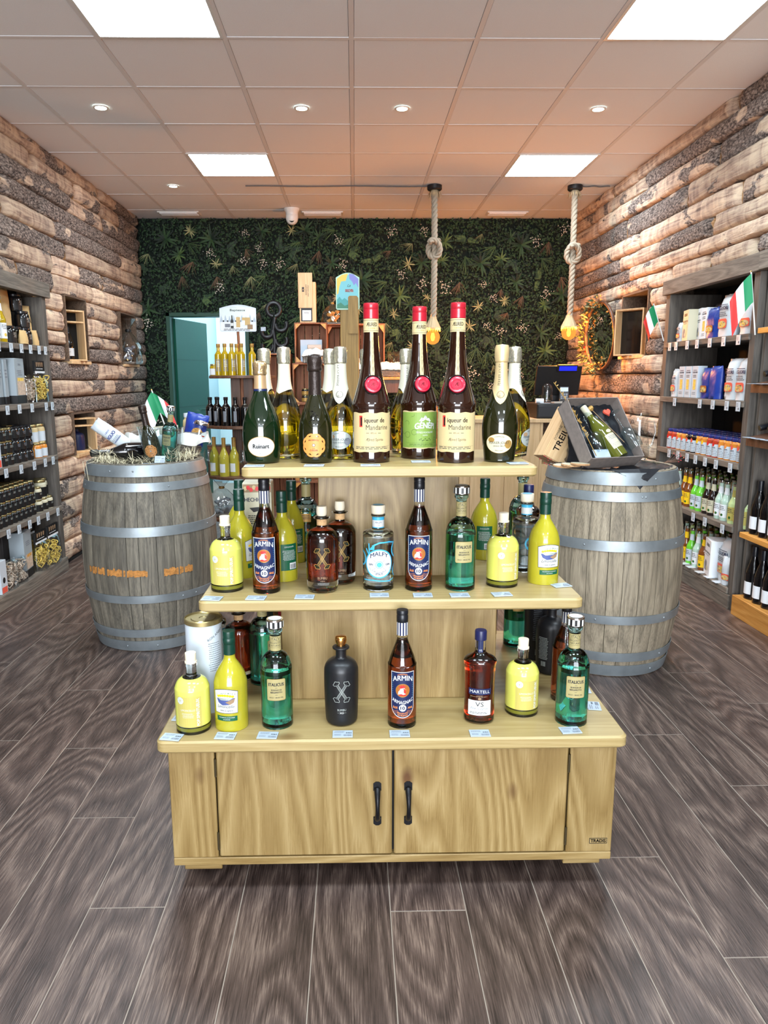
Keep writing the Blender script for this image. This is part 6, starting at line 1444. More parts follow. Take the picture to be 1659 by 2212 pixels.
# jars with navy lids, third shelf
def mk_jar(body, lid, r_, h_, lm=None, arts=None, name='jar', cat='jar'):
    t = thing(name, 'x', cat)
    G().lathe(smoothprof([(r_*.88, 0), (r_*.88, 0), (r_, .004), (r_, h_*.72), (r_*.86, h_*.83), (r_*.78, h_*.86)], 2), 24).obj('glass_body', body, t, 50)
    G().lathe([(r_*.86, h_*.85), (r_*.88, h_*.86), (r_*.88, h_*.97), (r_*.82, h_), (0, h_)], 18).obj('lid', lid, t, 40)
    if lm:
        A = Art().rect(-r_*1.25, r_*1.25, h_*.05, h_*.6, lm, 0)
        if arts: arts(A, r_, h_)
        A.build('label', t, wrap([(r_, 0), (r_, 1)], r_, .0011), r_*.22)
    return t
def copies(t, places, labels, group=None, rz=0):
    """first place takes the thing itself"""
    for i, p in enumerate(places):
        lb = labels[i] if isinstance(labels, (list, tuple)) else labels
        if i == 0: t.location = p; t.rotation_euler = (0, 0, rz); t['label'] = lb; (group and t.__setitem__('group', group))
        else: dup(t, p, rz, lb, group)
z = zsR[2]
cols = [('red_sauce', 'red', 'red'), ('honey', 'coral', 'orange'), ('cola_drink', 'coral', 'peach'), ('honey', 'lemon', 'yellow'), ('red_sauce', 'red', 'deep red'), ('honey', 'orange', 'amber'), ('honey', 'coral', 'golden')]
nth = ['first', 'second', 'third', 'fourth', 'fifth', 'sixth', 'seventh', 'eighth']
for k in range(7):
    a = lambda A, r_, h_, c=cols[k][1]: A.poly(ell(0, h_*.6, r_*.42, n=12), c, 1).fine(-r_*.9, r_*.9, h_*.4, 5, .01, 'ink_grey', 1).rect(-r_*.6, r_*.6, h_*.45, h_*.48, 'ink', 1)
    j = mk_jar(cols[k][0], 'lid_blue', .034, .135, 'plastic_white', a); y = 5.13-.148*k
    copies(j, [(2.245, y, z+.001), (2.245, y-.072, z+.001)], ['navy-lidded jar, %s one of the %s front pair from the far end, third right shelf' % (q_, nth[k]) for q_ in ('left', 'right')], 'front pair of %s navy-lidded jars' % nth[k], FR)
    copies2 = [(2.245+.075*q, y-.072*p, z+.001) for q in (1, 2, 3) for p in (0, 1)]
    for c in copies2: dup(j, c, FR, 'navy-lidded jar in the rows behind the %s front pair on third right shelf' % nth[k], 'rear rows of navy-lidded jars, column %s' % nth[k])
# swing bottles, fourth shelf
def mk_soda(body, lm, neck, h_=.235, r_=.034, dk='ink', cap='chrome'):
    t = thing('soda_bottle', 'x', 'bottle')
    prof = smoothprof([(r_*.85, 0), (r_*.85, 0), (r_, .005), (r_, h_*.45), (r_*.9, h_*.53), (r_*.5, h_*.68), (r_*.4, h_*.8), (r_*.38, h_*.94)], 3)
    G().lathe(prof, 18).obj('glass_body', body, t, 60); G().lathe([(r_*.44, h_*.94), (r_*.46, h_*.945), (r_*.44, h_), (0, h_)], 16).obj('cap', cap, t, 40)
    A = Art().rect(-r_*1.2, r_*1.2, h_*.08, h_*.42, lm, 0).fine(-r_*.9, r_*.9, h_*.36, 3, .01, dk, 1).poly(ell(-r_*.3, h_*.16, r_*.3, n=10), 'pasta', 1).poly(ell(r_*.35, h_*.15, r_*.25, n=10), 'leaf_green', 1)
    A.build('label', t, wrap([(r_, 0), (r_, 1)], r_, .0011), r_*.22)
    A = Art().poly([(-r_*.9, h_*.7), (r_*.9, h_*.66), (r_*.9, h_*.84), (-r_*.9, h_*.86)], neck, 0); A.build('neck_label', t, wrap(prof, r_*.5, .001), r_*.3)
    return t
kinds = [('mist_drink', 'plastic_white', 'plastic_white', 'pale clear'), ('tea_drink', 'lemon', 'lemon', 'brown yellow-labelled'), ('lime_drink', 'plastic_white', 'plastic_white', 'lime green'), ('cola_drink', 'cream_pale', 'cream_pale', 'dark cola'), ('mist_drink', 'white_paper', 'white_paper', 'misty white-labelled'), ('straw_drink', 'pale_yellow', 'pale_yellow', 'pale straw')]
z = zsR[3]; SODA = []
for k, (bm, lm, nk, nm) in enumerate(kinds):
    b_ = mk_soda(bm, lm, nk); SODA.append(b_); y = 5.06-.165*k; n_ = 3 if k == 5 else 2
    copies(b_, [(2.255, y-.072*i, z+.001) for i in range(n_)], ['%s soda bottle, %s in the front row of the fourth right shelf' % (nm, q_) for q_ in ('farthest', 'next', 'nearest')], 'front %s soda bottles' % nm, FR)
    for q in (1, 2, 3):
        for i in range(n_): dup(b_, (2.255+.078*q, y-.072*i, z+.001), FR, '%s soda bottle in the rows behind the front one on fourth right shelf' % nm, 'rear %s soda bottles' % nm)
z = zsR[4]
for k, (q, y) in enumerate(((0, 4.98), (5, 4.90), (1, 4.80), (2, 4.72), (4, 4.63), (1, 4.545))):
    nm = ['pale clear soda bottle farthest on the lowest right shelf', 'straw-coloured soda bottle second from the far end, lowest right shelf', 'brown yellow-labelled soda bottle on the lowest right shelf, left of the green one', 'lime green soda bottle on the lowest right shelf', 'misty soda bottle right of the lime one on the lowest shelf', 'red fruit drink bottle touching the white box on the lowest right shelf'][k]
    dup(SODA[q], (2.25, y, z+.001), FR, nm)
    for i in (1, 2, 3): dup(SODA[q], (2.25+.08*i, y, z+.001), FR, 'soda bottle standing behind the front row on the lowest right shelf', 'rear soda bottles on the lowest right shelf')
for k in range(5): dup(SODA[k % 5], (2.5, 4.46-.085*k, z+.001), FR, 'dim soda bottle behind the white boxes on the lowest right shelf', 'soda bottles behind the boxes on the lowest right shelf')
box_item('pasta_box', 'big white pasta box with a dark figure on the lowest right shelf', 'pasta box', 1, 2.21, 4.42, z, .15, .22, .23, 'white_paper', art_pasta('tall'), turn=-14)
bag('large white pasta packet with navy lettering nearest on the lowest right shelf', 1, 2.225, 4.265, z, .17, .26, .12, 'white_pack', 'LIGUORI', seed=41)
bag('small white packet leaning against the upright on the lowest right shelf', 1, 2.205, 4.17, z, .1, .17, .05, 'white_pack', None, True, seed=42, turn=20)
def flag_on(label, x, y, z, h_, lean, yaw, wd=.13, hg=.16, drop=.17):
    t = thing('flag', label, 'flag', (x, y, z), rot=(rad(lean[0]), rad(lean[1]), rad(yaw)))
    G().tube([(0, 0, 0), (0, 0, h_)], .004, 8).obj('pole', 'white', t, 40); G().lathe([(0, h_-.003), (.006, h_), (0, h_+.009)], 10).obj('knob', 'gold', t, 40)
    flagcloth(t, wd, hg, h_-.01-hg, drop, -1); return t
flag_on('small green, white and red flag fixed to the upright above the pasta packets', 2.185, 4.045, 1.575, .335, (0, -8), -20, .15, .15)
flag_on('small green, white and red flag on the far upright of the right shelf unit', 2.17, 5.21, 1.60, .27, (12, -14), -50, .14, .12, .12)

# --- wine rack beyond the divider
def rack(label, s, xf, ya, yb):
    t = thing('wine_rack', label, 'shelving unit', (s*(xf+.19), (ya+yb)/2, 0)); ox, oy = s*(xf+.19), (ya+yb)/2
    def bx(n, m, a, b, y0, y1, z0, z1, bb=.002): p, q = sorted((s*a, s*b)); return G().box(p-ox, q-ox, y0-oy, y1-oy, z0, z1, b=bb).obj(n, m, t)
    bx('back_board', 'dark_board', xf+.37, xf+.38, ya, yb, 0, 1.93, 0); bx('top_board', 'grey_wood', xf-.03, xf+.38, ya, yb, 1.915, 2.01)
    bx('end_panel', 'grey_wood_z', xf+.03, xf+.37, yb-.03, yb, 0, 1.914); bx('end_panel', 'grey_wood_z', xf+.03, xf+.37, ya, ya+.03, 0, 1.914)
    for z in (1.61, .485): bx('shelf', 'orange_wood', xf-.02, xf+.365, ya+.03, yb-.03, z-.03, z)
    for z in (1.31, 1.02):
        g = G(); P = [(s*(xf-.03)-ox, z-.045), (s*(xf-.03)-ox, z), (s*(xf+.36)-ox, z+.08), (s*(xf+.36)-ox, z+.045)]
        v = [(x, ya+.03-oy, zz) for x, zz in P]+[(x, yb-.03-oy, zz) for x, zz in P]; g.add(v, [(0, 1, 2, 3), (7, 6, 5, 4), (0, 4, 5, 1), (1, 5, 6, 2), (2, 6, 7, 3), (3, 7, 4, 0)]); g.obj('sloping_shelf', 'walnut', t)
    bx('base_drawer', 'orange_wood', xf-.03, xf+.365, ya+.03, yb-.03, 0, .115)
    return t
rack('grey wine rack with orange wood shelves at the right edge', 1, RX, 2.2, 4.045)
def b_red(label_m='white_paper'):
    t = thing('wine_bottle', 'x', 'bottle'); prof = smoothprof([(.034, 0), (.034, 0), (.040, .004), (.041, .012), (.041, .13), (.039, .155), (.030, .19), (.019, .225), (.0145, .25), (.0145, .3)], 3)
    G().lathe(prof, 28).obj('glass_body', 'black_gloss', t, 60); G().lathe([(.0152, .24), (.0158, .296), (.0148, .299), (0, .3)], 20).obj('capsule', 'cap_black', t, 40)
    A = Art().rect(-.045, .045, .03, .1, label_m, 0).poly([(-.03, .083), (-.024, .09), (-.018, .083)], 'red', 1).fine(-.034, -.004, .068, 2, .006, 'ink_grey', 1); A.build('label', t, wrap([(.041, 0), (.041, 1)], .041, .0007), .008); return t
B['red'] = b_red()
pos = ['farthest', 'second farthest', 'third', 'fourth', 'fifth']
for k in range(5): put('red', 2.245, 3.955-.093*k, .486, -100, 'dark wine bottle standing on the upper orange shelf, %s of its row' % pos[k])
for k in range(5): put('red', 2.24, 3.94-.09*k, .116, -100, 'dark wine bottle standing on the low orange base, %s of its row' % pos[k])
for k in range(3): put('red', 2.25, 3.93-.095*k, 1.611, -100, 'dark wine bottle high on the top orange shelf, %s of its row' % pos[k])
for zz, w_ in ((1.312, 'upper'), (1.022, 'lower')):
    for k in range(4): put('red', 2.50, 3.955-.09*k, zz+.065+.045, 0, 'dark wine bottle lying on the %s sloping shelf, %s of its row' % (w_, pos[k]), rot=(rad(101), 0, rad(-90)))
    for k in range(4): price_tag(2.155, 3.96-.09*k, zz, 'white price tag on the %s sloping wine shelf, %s one' % (w_, pos[k]), .07, .04, rz=90)

# --- left unit goods
z = zsL[0]
def pouch(label, x, y, z, w_, h_, seed, turn=0, group=None):
    t = thing('paper_pouch', label, 'pouch', (x, y, z), pi/2+rad(turn), group); pillow(w_, h_, .05, seed=seed, amp=.004, top=.7).obj('packet', 'kraft', t, 70)
    Art().poly([(.012, h_*.5), (.02, h_*.62), (.022, h_*.5), (.028, h_*.42)], 'black_ink', 0).build('print', t, lambda u, zz, l: (u, -.028, zz), 0); return t
dj = mk_jar('jar_dark', 'lid_black', .045, .105, 'black', lambda A, r_, h_: A.fine(-.02, .03, .06, 4, .008, 'silver_label', 1).rect(.022, .03, .015, .06, 'coral', 1))
copies(dj, [(-2.15, 4.70, z+.001), (-2.15, 4.925, z+.001), (-2.16, 4.93, z+.108), (-2.2, 4.93, z+.2155), (-2.28, 4.83, z+.001), (-2.28, 4.73, z+.001)],
       ['dark jar with small orange strip on the top left shelf, left of the lower pouch', 'dark jar with orange strip at the foot of the three-jar stack, top left shelf', 'dark jar in the middle of the three-jar stack on the top left shelf', 'dark jar at the top of the three-jar stack, top left shelf', 'dark jar behind the lower kraft pouch on the top left shelf', 'dark jar in the back row of the top left shelf'], None, pi/2)
hl = mk_jar('clear_thin', 'lid_black', .045, .105, None); copies(hl, [(-2.155, 4.80, z+.001)], 'clear jar holding the lower kraft pouch label on the top left shelf', None, pi/2)
pouch('upright kraft paper pouch, largest on the top left shelf', -2.2, 4.78, z+.108, .17, .24, 3, 6)
pouch('kraft pouch low in front between dark jars on the top left shelf', -2.105, 4.80, z+.001, .09, .085, 4)
pouch('kraft pouch leaning at the far end of the top left shelf', -2.19, 5.04, z+.06, .1, .2, 5, -20); pouch('lowest kraft pouch at the far end of the top left shelf', -2.14, 5.04, z+.001, .075, .1, 6, -10)
ob = mk_soda('olive_oil', 'white_paper', 'white_paper', .27, .035); copies(ob, [(-2.14, 4.58, z+.001), (-2.14, 4.49, z+.001), (-2.22, 4.53, z+.001)], ['oil bottle with white label at the photo edge of the top left shelf', 'oil bottle with white label on the top left shelf, cut off by the photo edge', 'oil bottle behind the front two on the top left shelf'], None, pi/2)
z = zsL[1]
def grey_box(label, y, turn, base=True, x=2.13):
    t = box_item('pasta_box', label, 'pasta box', -1, x, y, z, .055, .16, .27, 'bluegrey_box', None, turn)
    G().box(-.029, .029, -.002, .162, 0, .045).obj('base_band', 'black', t); Art().fine(-.018, .018, .2, 3, .02, 'ink_grey', 0).text('PASTIFICIO', 0, .15, .008, 'ink_grey', 0, rot=pi/2, wide=.07).build('print', t, lambda u, zz, l: (u, -.0006, zz), 0)
    return t
grey_box('blue-grey pasta box with black base, leftmost on the second left shelf', 4.50, 6); grey_box('blue-grey pasta box with black base beside the leftmost one, second left shelf', 4.575, 6)
t = box_item('pasta_box', 'wide pale grey box with black base and a window of thin pasta, second left shelf', 'pasta box', -1, 2.115, 4.73, z, .17, .09, .28, 'bluegrey_box', None, 6)
G().box(-.087, .087, -.004, .094, 0, .05).obj('base_band', 'black', t)
A = Art().rect(-.06, .082, .052, .16, 'pasta_pale', 0).rect(-.05, .06, .14, .16, 'pasta', 1).text('LINEA', 0, .235, .012, 'ink_grey', 0, wide=.05).fine(-.04, .04, .2, 3, .012, 'ink_grey', 0); A.build('print', t, lambda u, zz, l: (u, -.0008-l*.0003, zz), 0)
def nest_bag(label, x, y, z, w_, h_, seed, m='pasta', head=True, turn=0):
    t = thing('pasta_bag', label, 'pasta bag', (x, y, z+.002), pi/2+rad(turn)); r = random.Random(seed); g = G()
    for k in range(44):
        cx_, cy_, cz_ = r.uniform(-w_*.36, w_*.36), r.uniform(-.025, .025), .02+r.random()*(h_*.62-.03); q = r.uniform(.014, .024); ax = r.uniform(0, pi)
        pts = [(cx_+q*cos(a)*cos(ax), cy_+q*sin(a*2)*.35+q*cos(a)*sin(ax)*.6, max(.004, cz_+q*.8*sin(a))) for a in [2*pi*i/13 for i in range(13)]]; g.tube(pts, .0034, 5, close=True)
    o = g.obj('pasta_nests', m, t, 60); o['kind'] = 'stuff'
    pillow(w_, h_*.74, .075, seed=seed, amp=.005, top=.35).obj('bag_film', 'film', t, 80)
    if head:
        G().box(-w_*.5, w_*.5, -.006, .006, h_*.70, h_).obj('header_card', 'black', t)
        A = Art().rect(-w_*.5, w_*.5, h_*.7, h_*.75, 'white_paper', 0).fine(-w_*.35, w_*.35, h_*.8, 1, .01, 'white_paper', 0)
        for k in range(4): A.poly([(w_*(-.35+.18*k), h_*.86), (w_*(-.28+.18*k), h_*.86), (w_*(-.24+.18*k), h_*.96), (w_*(-.36+.18*k), h_*.97)], 'sand', 0)
        A.build('print', t, lambda u, zz, l: (u, -.0066, zz), 0)
    return t
nest_bag('bag of brown ribbon pasta between the wide box and the yellow bag, second left shelf', -2.14, 4.90, z, .12, .24, 8, 'pasta_pale', False)
nest_bag('bag of yellow nest pasta with dark header card, second left shelf', -2.125, 5.045, z, .16, .27, 9)
nest_bag('bag behind the brown ribbon pasta on the second left shelf', -2.24, 4.96, z, .14, .26, 10, 'pasta_pale', True)
# third left shelf: stacked jars
z = zsL[2]
ka = mk_jar('jar_dark', 'lid_gold', .037, .075, 'black', lambda A, r_, h_: A.fine(-.02, .02, .04, 2, .008, 'silver_label', 1))
kb = mk_jar('jar_dark', 'lid_black', .042, .075, 'black', lambda A, r_, h_: A.fine(-.02, .02, .04, 3, .007, 'ink_grey', 1))
kc = mk_jar('honey', 'lid_gold', .04, .10, 'plastic_white', None); kd = mk_jar('cream', 'lid_gold', .045, .12, 'plastic_white', None)
copies(ka, [(-2.155, 4.47+.08*i, z+.001+.0765*k) for k in range(3) for i in range(2)], ['gold-lidded dark jar %s of the leftmost stacks, third left shelf' % w for w in ('at bottom left', 'at bottom right', 'in the middle left', 'in the middle right', 'on top left', 'on top right')], None, pi/2)
copies(kb, [(-2.16, 4.65+.09*i, z+.001+.0765*k) for k in range(3) for i in range(2)], ['black-lidded jar %s in the dark stacks of the third left shelf' % w for w in ('at bottom left', 'at bottom right', 'in the middle left', 'in the middle right', 'on top left', 'on top right')], None, pi/2)
for i, w in enumerate(('bottom', 'middle', 'top')): dup(kb, (-2.16, 4.83, z+.001+.0765*i), pi/2, 'black-lidded jar, %s of the stack beside the honey jars, third left shelf' % w)
for i in range(6):
    for k in range(3): dup(kb if i % 2 else ka, (-2.26, 4.45+.088*i, z+.001+.0765*k), pi/2, 'dark jar in the second row of stacks on the third left shelf', 'second row of dark jars, third left shelf')
copies(kc, [(-2.155, 4.955, z+.001), (-2.155, 5.045, z+.001)], ['gold-lidded honey jar, left of two at the far end of third left shelf', 'gold-lidded honey jar, right of two at the far end of third left shelf'], None, pi/2)
copies(kd, [(-2.17, 4.94, z+.1025), (-2.17, 5.05, z+.1025), (-2.28, 4.88, z+.1), ], ['large white-labelled jar stacked on the left honey jar, third left shelf', 'large white-labelled jar stacked on the right honey jar, third left shelf', 'large pale jar at the back of the third left shelf'], None, pi/2)
dup(kc, (-2.28, 4.88, z-.001), pi/2, 'honey jar under the large pale jar at the back of third left shelf')
box_item('jam_carton', 'tall white carton with berry print at the photo edge, third left shelf', 'carton', -1, 2.11, 4.34, z, .08, .06, .26, 'plastic_white', lambda t, w_, h_: Art().poly(ell(0, h_*.35, w_*.2, h_*.08), 'jar_dark', 0).rect(-w_*.4, w_*.4, h_*.02, h_*.18, 'coral', 0).build('print', t, lambda u, zz, l: (u, -.0008, zz), 0))
# fourth left shelf: small jars, three high, with pale jars at the end
z = zsL[3]
ke = mk_jar('jar_dark', 'lid_gold', .031, .075, 'black', lambda A, r_, h_: A.fine(-.015, .015, .04, 2, .007, 'silver_label', 1))
pl = [(i, k) for k in range(3) for i in range(8)]
words = ['first', 'second', 'third', 'fourth', 'fifth', 'sixth', 'seventh', 'eighth']; lev = ['bottom', 'middle', 'top']
copies(ke, [(-2.15, 4.33+.067*i, z+.001+.0765*k) for i, k in pl], ['gold-lidded dark jar, %s of the %s front stack from photo edge, fourth left shelf' % (lev[k], words[i]) for i, k in pl], None, pi/2)
for i in range(8):
    for k in range(3): dup(ke, (-2.225, 4.36+.067*i, z+.001+.0765*k), pi/2, 'small gold-lidded dark jar in the second row of the fourth left shelf', 'second row of small dark jars, fourth left shelf')
kf = mk_jar('cream_pale', 'lid_gold', .038, .085, 'black', lambda A, r_, h_: A.fine(-.015, .015, .04, 2, .007, 'silver_label', 1))
copies(kf, [(-2.155, 4.90, z+.001), (-2.155, 4.985, z+.001), (-2.155, 5.07, z+.001), (-2.155, 4.90, z+.0865)], ['pale jar with black label, left of three at the far end, fourth left shelf', 'pale jar with black label, middle of three at the far end, fourth left shelf', 'pale jar with black label, farthest on the fourth left shelf', 'pale jar with black label stacked above the left of three, fourth left shelf'], None, pi/2)
kg = mk_jar('cream_pale', 'lid_gold', .045, .12, 'black', None); copies(kg, [(-2.17, 5.0, z+.0865), (-2.2, 5.09, z+.0865), (-2.26, 4.87, z+.1), (-2.3, 4.77, z+.1)], ['large pale jar with black label stacked at the far end, left one, fourth left shelf', 'large pale jar with black label stacked at the far end, right one, fourth left shelf', 'large pale jar behind the stacks of the fourth left shelf, right one', 'large pale jar behind the stacks of the fourth left shelf, left one'], None, pi/2)
G().box(-2.36, -2.235, 4.71, 4.93, zsL[3]+.001, zsL[3]+.099).obj('riser', 'dark_board', None); tag(bpy.data.objects['riser'], 'dark block lifting the large pale jars on the fourth left shelf', 'riser')
# lowest left shelf
z = zsL[4]
t = box_item('pasta_box', 'pale grey box with black base and window on the lowest left shelf', 'pasta box', -1, 2.12, 4.64, z, .15, .09, .30, 'bluegrey_box', None, 6)
G().box(-.077, .077, -.004, .094, 0, .05).obj('base_band', 'black', t); Art().rect(-.055, .07, .055, .15, 'pasta_pale', 0).rect(-.03, .05, .13, .15, 'food', 1).fine(-.04, .04, .23, 3, .012, 'ink_grey', 0).build('print', t, lambda u, zz, l: (u, -.0008-l*.0003, zz), 0)
for k in range(4): box_item('pasta_box', '%s grey box standing behind the front goods on the lowest left shelf' % pos[k], 'pasta box', -1, 2.25, 4.72-.1*k, z, .09, .16, .28, 'grey_pack')
nest_bag('bag of yellow nest pasta, left of two at far end of lowest left shelf', -2.12, 4.83, z, .18, .26, 31); nest_bag('bag of yellow nest pasta, right of two at far end of lowest left shelf', -2.11, 5.0, z, .17, .27, 32)
nest_bag('bag of pale ribbon pasta in front of the grey box, lowest left shelf', -2.12, 4.50, z, .14, .22, 33, 'pasta_pale', False); nest_bag('large bag of pale ribbon pasta at the photo edge of the lowest left shelf', -2.12, 4.36, z, .16, .24, 34, 'pasta_pale', False)
nest_bag('third pasta bag with dark header behind the two yellow ones, lowest left shelf', -2.24, 4.92, z, .18, .30, 35)
box_item('jam_carton', 'white carton with berry print at the photo edge, lowest left shelf', 'carton', -1, 2.10, 4.25, z, .08, .06, .2, 'plastic_white', lambda t, w_, h_: Art().poly(ell(0, h_*.4, w_*.2, h_*.09), 'jar_dark', 0).rect(-w_*.4, w_*.4, h_*.02, h_*.2, 'coral', 0).build('print', t, lambda u, zz, l: (u, -.0008, zz), 0))
# ================================================================ BACK OF THE SHOP
# ---- round tiered stand
SX, SY = -.865, 5.75
t = thing('tiered_stand', 'round dark wood tiered stand with three discs in front of the green door', 'display stand', (SX, SY, 0))
for z, q in ((.30, .33), (.62, .31), (1.0, .29), (1.374, .255)):
    G().lathe([(0, z-.022), (q-.003, z-.022), (q, z-.019), (q, z-.003), (q-.003, z), (0, z)], 44, cap=False).obj('disc', 'walnut', t, 35)
for z0, z1 in ((0, .278), (.3, .598), (.62, .978), (1.0, 1.352)):
    for a, b in ((-.085, -.012), (.012, .085)): G().box(a, b, -.06, .06, z0, z1, b=.002).obj('column_panel', 'walnut', t)
    G().box(-.014, .014, -.03, -.02, z0, z1).obj('column_core', 'crate_wood', t)
t = thing('display_sign', 'pale sign with rounded top showing a bottle and gift boxes, on a wooden rod', 'sign', (SX-.01, SY-.02, 1.374))
G().tube([(0, 0, 0), (-.012, 0, .36)], .011, 10).obj('rod', 'crate_wood', t, 40); G().lathe([(0, -.015), (.02, -.012), (.02, .002), (0, .004)], 18, X=T(0, 0, .014)).obj('foot', 'walnut', t, 40)
top = [(.138-.276*i/16, .50+.026*sin(pi*i/16)) for i in range(17)]
G().prism([(-.138, .335), (-.13, .328), (.13, .328), (.138, .335)]+top, .006, X=T(-.005, -.018, 0)).obj('board', 'plastic_white', t)
A = Art().poly([(-.132, .41), (.132, .41), (.132, .335), (-.132, .335)], 'white_paper', 0).poly([(-.133, .495), (-.133, .40), (.133, .40), (.133, .495), (0, .518)], 'silver_label', 0)
for k in range(9): x = -.125+.031*k; A.poly([(x-.012, .40), (x+.012, .40), (x, .45+.01*sin(k*3))], 'tag_paper', 1)
A.text('Bapteaux', 0, .478, .016, 'ink_grey', 2, bold=.02, wide=.115).fine(-.06, .0, .502, 1, .004, 'ink_grey', 2)
A.poly([(-.056, .352), (-.034, .352), (-.034, .408), (-.040, .42), (-.041, .448), (-.049, .448), (-.050, .42), (-.056, .408)], 'black_ink', 3).rect(-.055, -.035, .37, .392, 'white', 4)
A.rect(-.014, .016, .36, .435, 'kraft', 2).rect(.03, .092, .375, .432, 'kraft', 2).rect(.03, .052, .375, .41, 'silver_label', 3).rect(.07, .11, .345, .38, 'sand', 3).rect(-.1, -.06, .36, .385, 'ink_grey', 2).fine(-.11, .11, .345, 2, .008, 'ink', 3)
A.build('print', t, lambda u, z, l: (u-.005, -.0186-l*.0004, z), 0)
ob = thing('oil_bottle', 'x', 'bottle'); pr = smoothprof([(.026, 0), (.026, 0), (.028, .003), (.028, .14), (.026, .155), (.014, .175), (.012, .185), (.012, .215)], 2)
G().lathe(pr, 4*5, rib=lambda a, z: .92+.1*abs(cos(2*a))**.5 if z < .15 else 1).obj('glass_body', 'olive_oil', ob, 40); G().lathe([(.013, .205), (.0145, .207), (.0145, .232), (0, .233)], 14).obj('cap', 'gold_ink', ob, 40)
Art().rect(-.016, .016, .03, .12, 'ink_grey', 0).fine(-.012, .012, .1, 4, .012, 'white', 1).build('label', ob, wrap([(.0275, 0), (.0275, .3)], .0275, .001), .01)
xs = [(-.155, -.14), (-.10, -.18), (-.045, -.20), (.025, -.19), (.10, -.16), (-.02, -.12)]
wd = ['leftmost', 'second from the left', 'third from the left', 'fourth from the left', 'rightmost', 'rearmost']
for i, (a, b) in enumerate(xs):
    lb = 'golden olive oil bottle on the top disc of the round stand, %s' % wd[i]
    if i == 0: ob.location = (SX+a, SY+b, 1.375); ob['label'] = lb
    else: dup(ob, (SX+a, SY+b, 1.375), .3*i, lb)
oj = mk_jar('olive_oil', 'lid_gold', .034, .085, 'white_paper'); copies(oj, [(SX-.2, SY-.08, 1.375), (SX+.16, SY-.13, 1.375)], ['small jar of golden oil at the left edge of the stand top', 'small jar of golden oil at the right edge of the stand top'])
db = thing('vinegar_bottle', 'x', 'bottle'); pr = smoothprof([(.032, 0), (.032, 0), (.034, .003), (.034, .12), (.031, .14), (.016, .16), (.014, .17), (.014, .2)], 2)
G().lathe(pr, 20).obj('glass_body', 'black_gloss', db, 50); G().lathe([(.015, .19), (.0165, .192), (.0165, .212), (0, .213)], 14).obj('cap', 'black', db, 40)
Art().rect(-.01, .012, .03, .11, 'ink_grey', 0).build('label', db, wrap([(.034, 0), (.034, .3)], .034, .001), .01)
for i, (a, b) in enumerate([(-.24, -.10), (-.175, -.15), (-.105, -.19), (-.03, -.21), (-.20, -.04), (-.12, -.10), (.04, -.2)]):
    lb = 'dark vinegar bottle on the middle disc of the round stand, %s' % ['leftmost', 'second in front', 'third in front', 'fourth in front', 'rear left', 'rear middle', 'last on the right'][i]
    if i == 0: db.location = (SX+a, SY+b, 1.001); db['label'] = lb
    else: dup(db, (SX+a, SY+b, 1.001), .2*i-.6, lb)
dj2 = mk_jar('jar_dark', 'chrome', .042, .10, 'ink_grey'); copies(dj2, [(SX+.12, SY-.2, 1.001)], ['squat dark jar with metal lid at the right of the middle disc'])
ww = thing('wine_bottle', 'x', 'bottle'); pr = smoothprof([(.034, 0), (.034, 0), (.038, .004), (.038, .13), (.034, .16), (.018, .2), (.0145, .22), (.0145, .29)], 3)
mat('pale_wine', (176, 168, 60), .06, coat=.6)
G().lathe(pr, 24).obj('glass_body', 'pale_wine', ww, 50); G().lathe([(.0152, .22), (.0158, .29), (0, .292)], 16).obj('capsule', 'gold_ink', ww, 40); Art().rect(-.03, .012, .03, .095, 'white_paper', 0).build('label', ww, wrap([(.038, 0), (.038, .3)], .038, .001), .01)
for i, (a, b, lb) in enumerate([(-.13, -.21, 'white wine bottle with gold capsule in front on the lower disc of the stand'), (-.06, -.17, 'white wine bottle with gold capsule behind the front one on the lower disc'), (-.22, -.12, 'white wine bottle with gold capsule beside the wooden case on the lower disc')]):
    if i == 0: ww.location = (SX+a, SY+b, .621); ww['label'] = lb
    else: dup(ww, (SX+a, SY+b, .621), 0, lb)
wine_glass('stemmed glass on the lower disc right of the white wine bottles', None, (SX+.02, SY-.24, .621)); wine_glass('stemmed glass at the left edge of the lower disc', None, (SX-.255, SY-.17, .621))
t = thing('wooden_case', 'small dark wooden case at the left of the lower disc', 'wooden box', (SX-.2, SY-.02, .621), .2); G().box(-.09, .09, -.06, .06, 0, .22, b=.002).obj('case', 'walnut', t); G().box(-.08, .08, -.064, -.06, .01, .21).obj('lid', 'crate_wood', t)
def cello(label, x, y, z, w_, h_, seed, fill='food', bow=None, rz=0):
    t = thing('cellophane_gift', label, 'gift basket', (x, y, z), rz); r = random.Random(seed)
    g = G()
    for k in range(14): a = r.uniform(0, 6.28); q = r.uniform(0, w_*.26); g.lathe([(0, -.02), (.02, -.008), (.022, .008), (0, .02)], 10, X=T(q*cos(a), q*sin(a)*.6, .03+r.random()*h_*.35))
    g.obj('contents', fill, t, 60)['kind'] = 'stuff'
    G().box(-w_*.38, w_*.38, -w_*.24, w_*.24, 0, .02, b=.004).obj('tray', 'basket', t)
    G().lathe(smoothprof([(w_*.44, 0), (w_*.5, h_*.12), (w_*.46, h_*.4), (w_*.2, h_*.66), (w_*.07, h_*.74), (w_*.16, h_*.86), (w_*.3, h_)], 4), 34, cap=False, squash=.7, rib=lambda a, z: 1+.07*sin(7*a+z*30)+.05*sin(13*a-z*50)).obj('cellophane', 'film', t, 70)
    G().lathe([(w_*.075, h_*.71), (w_*.09, h_*.74), (w_*.075, h_*.77)], 14, cap=False).obj('ribbon', bow or 'gold_ink', t, 50)
    return t
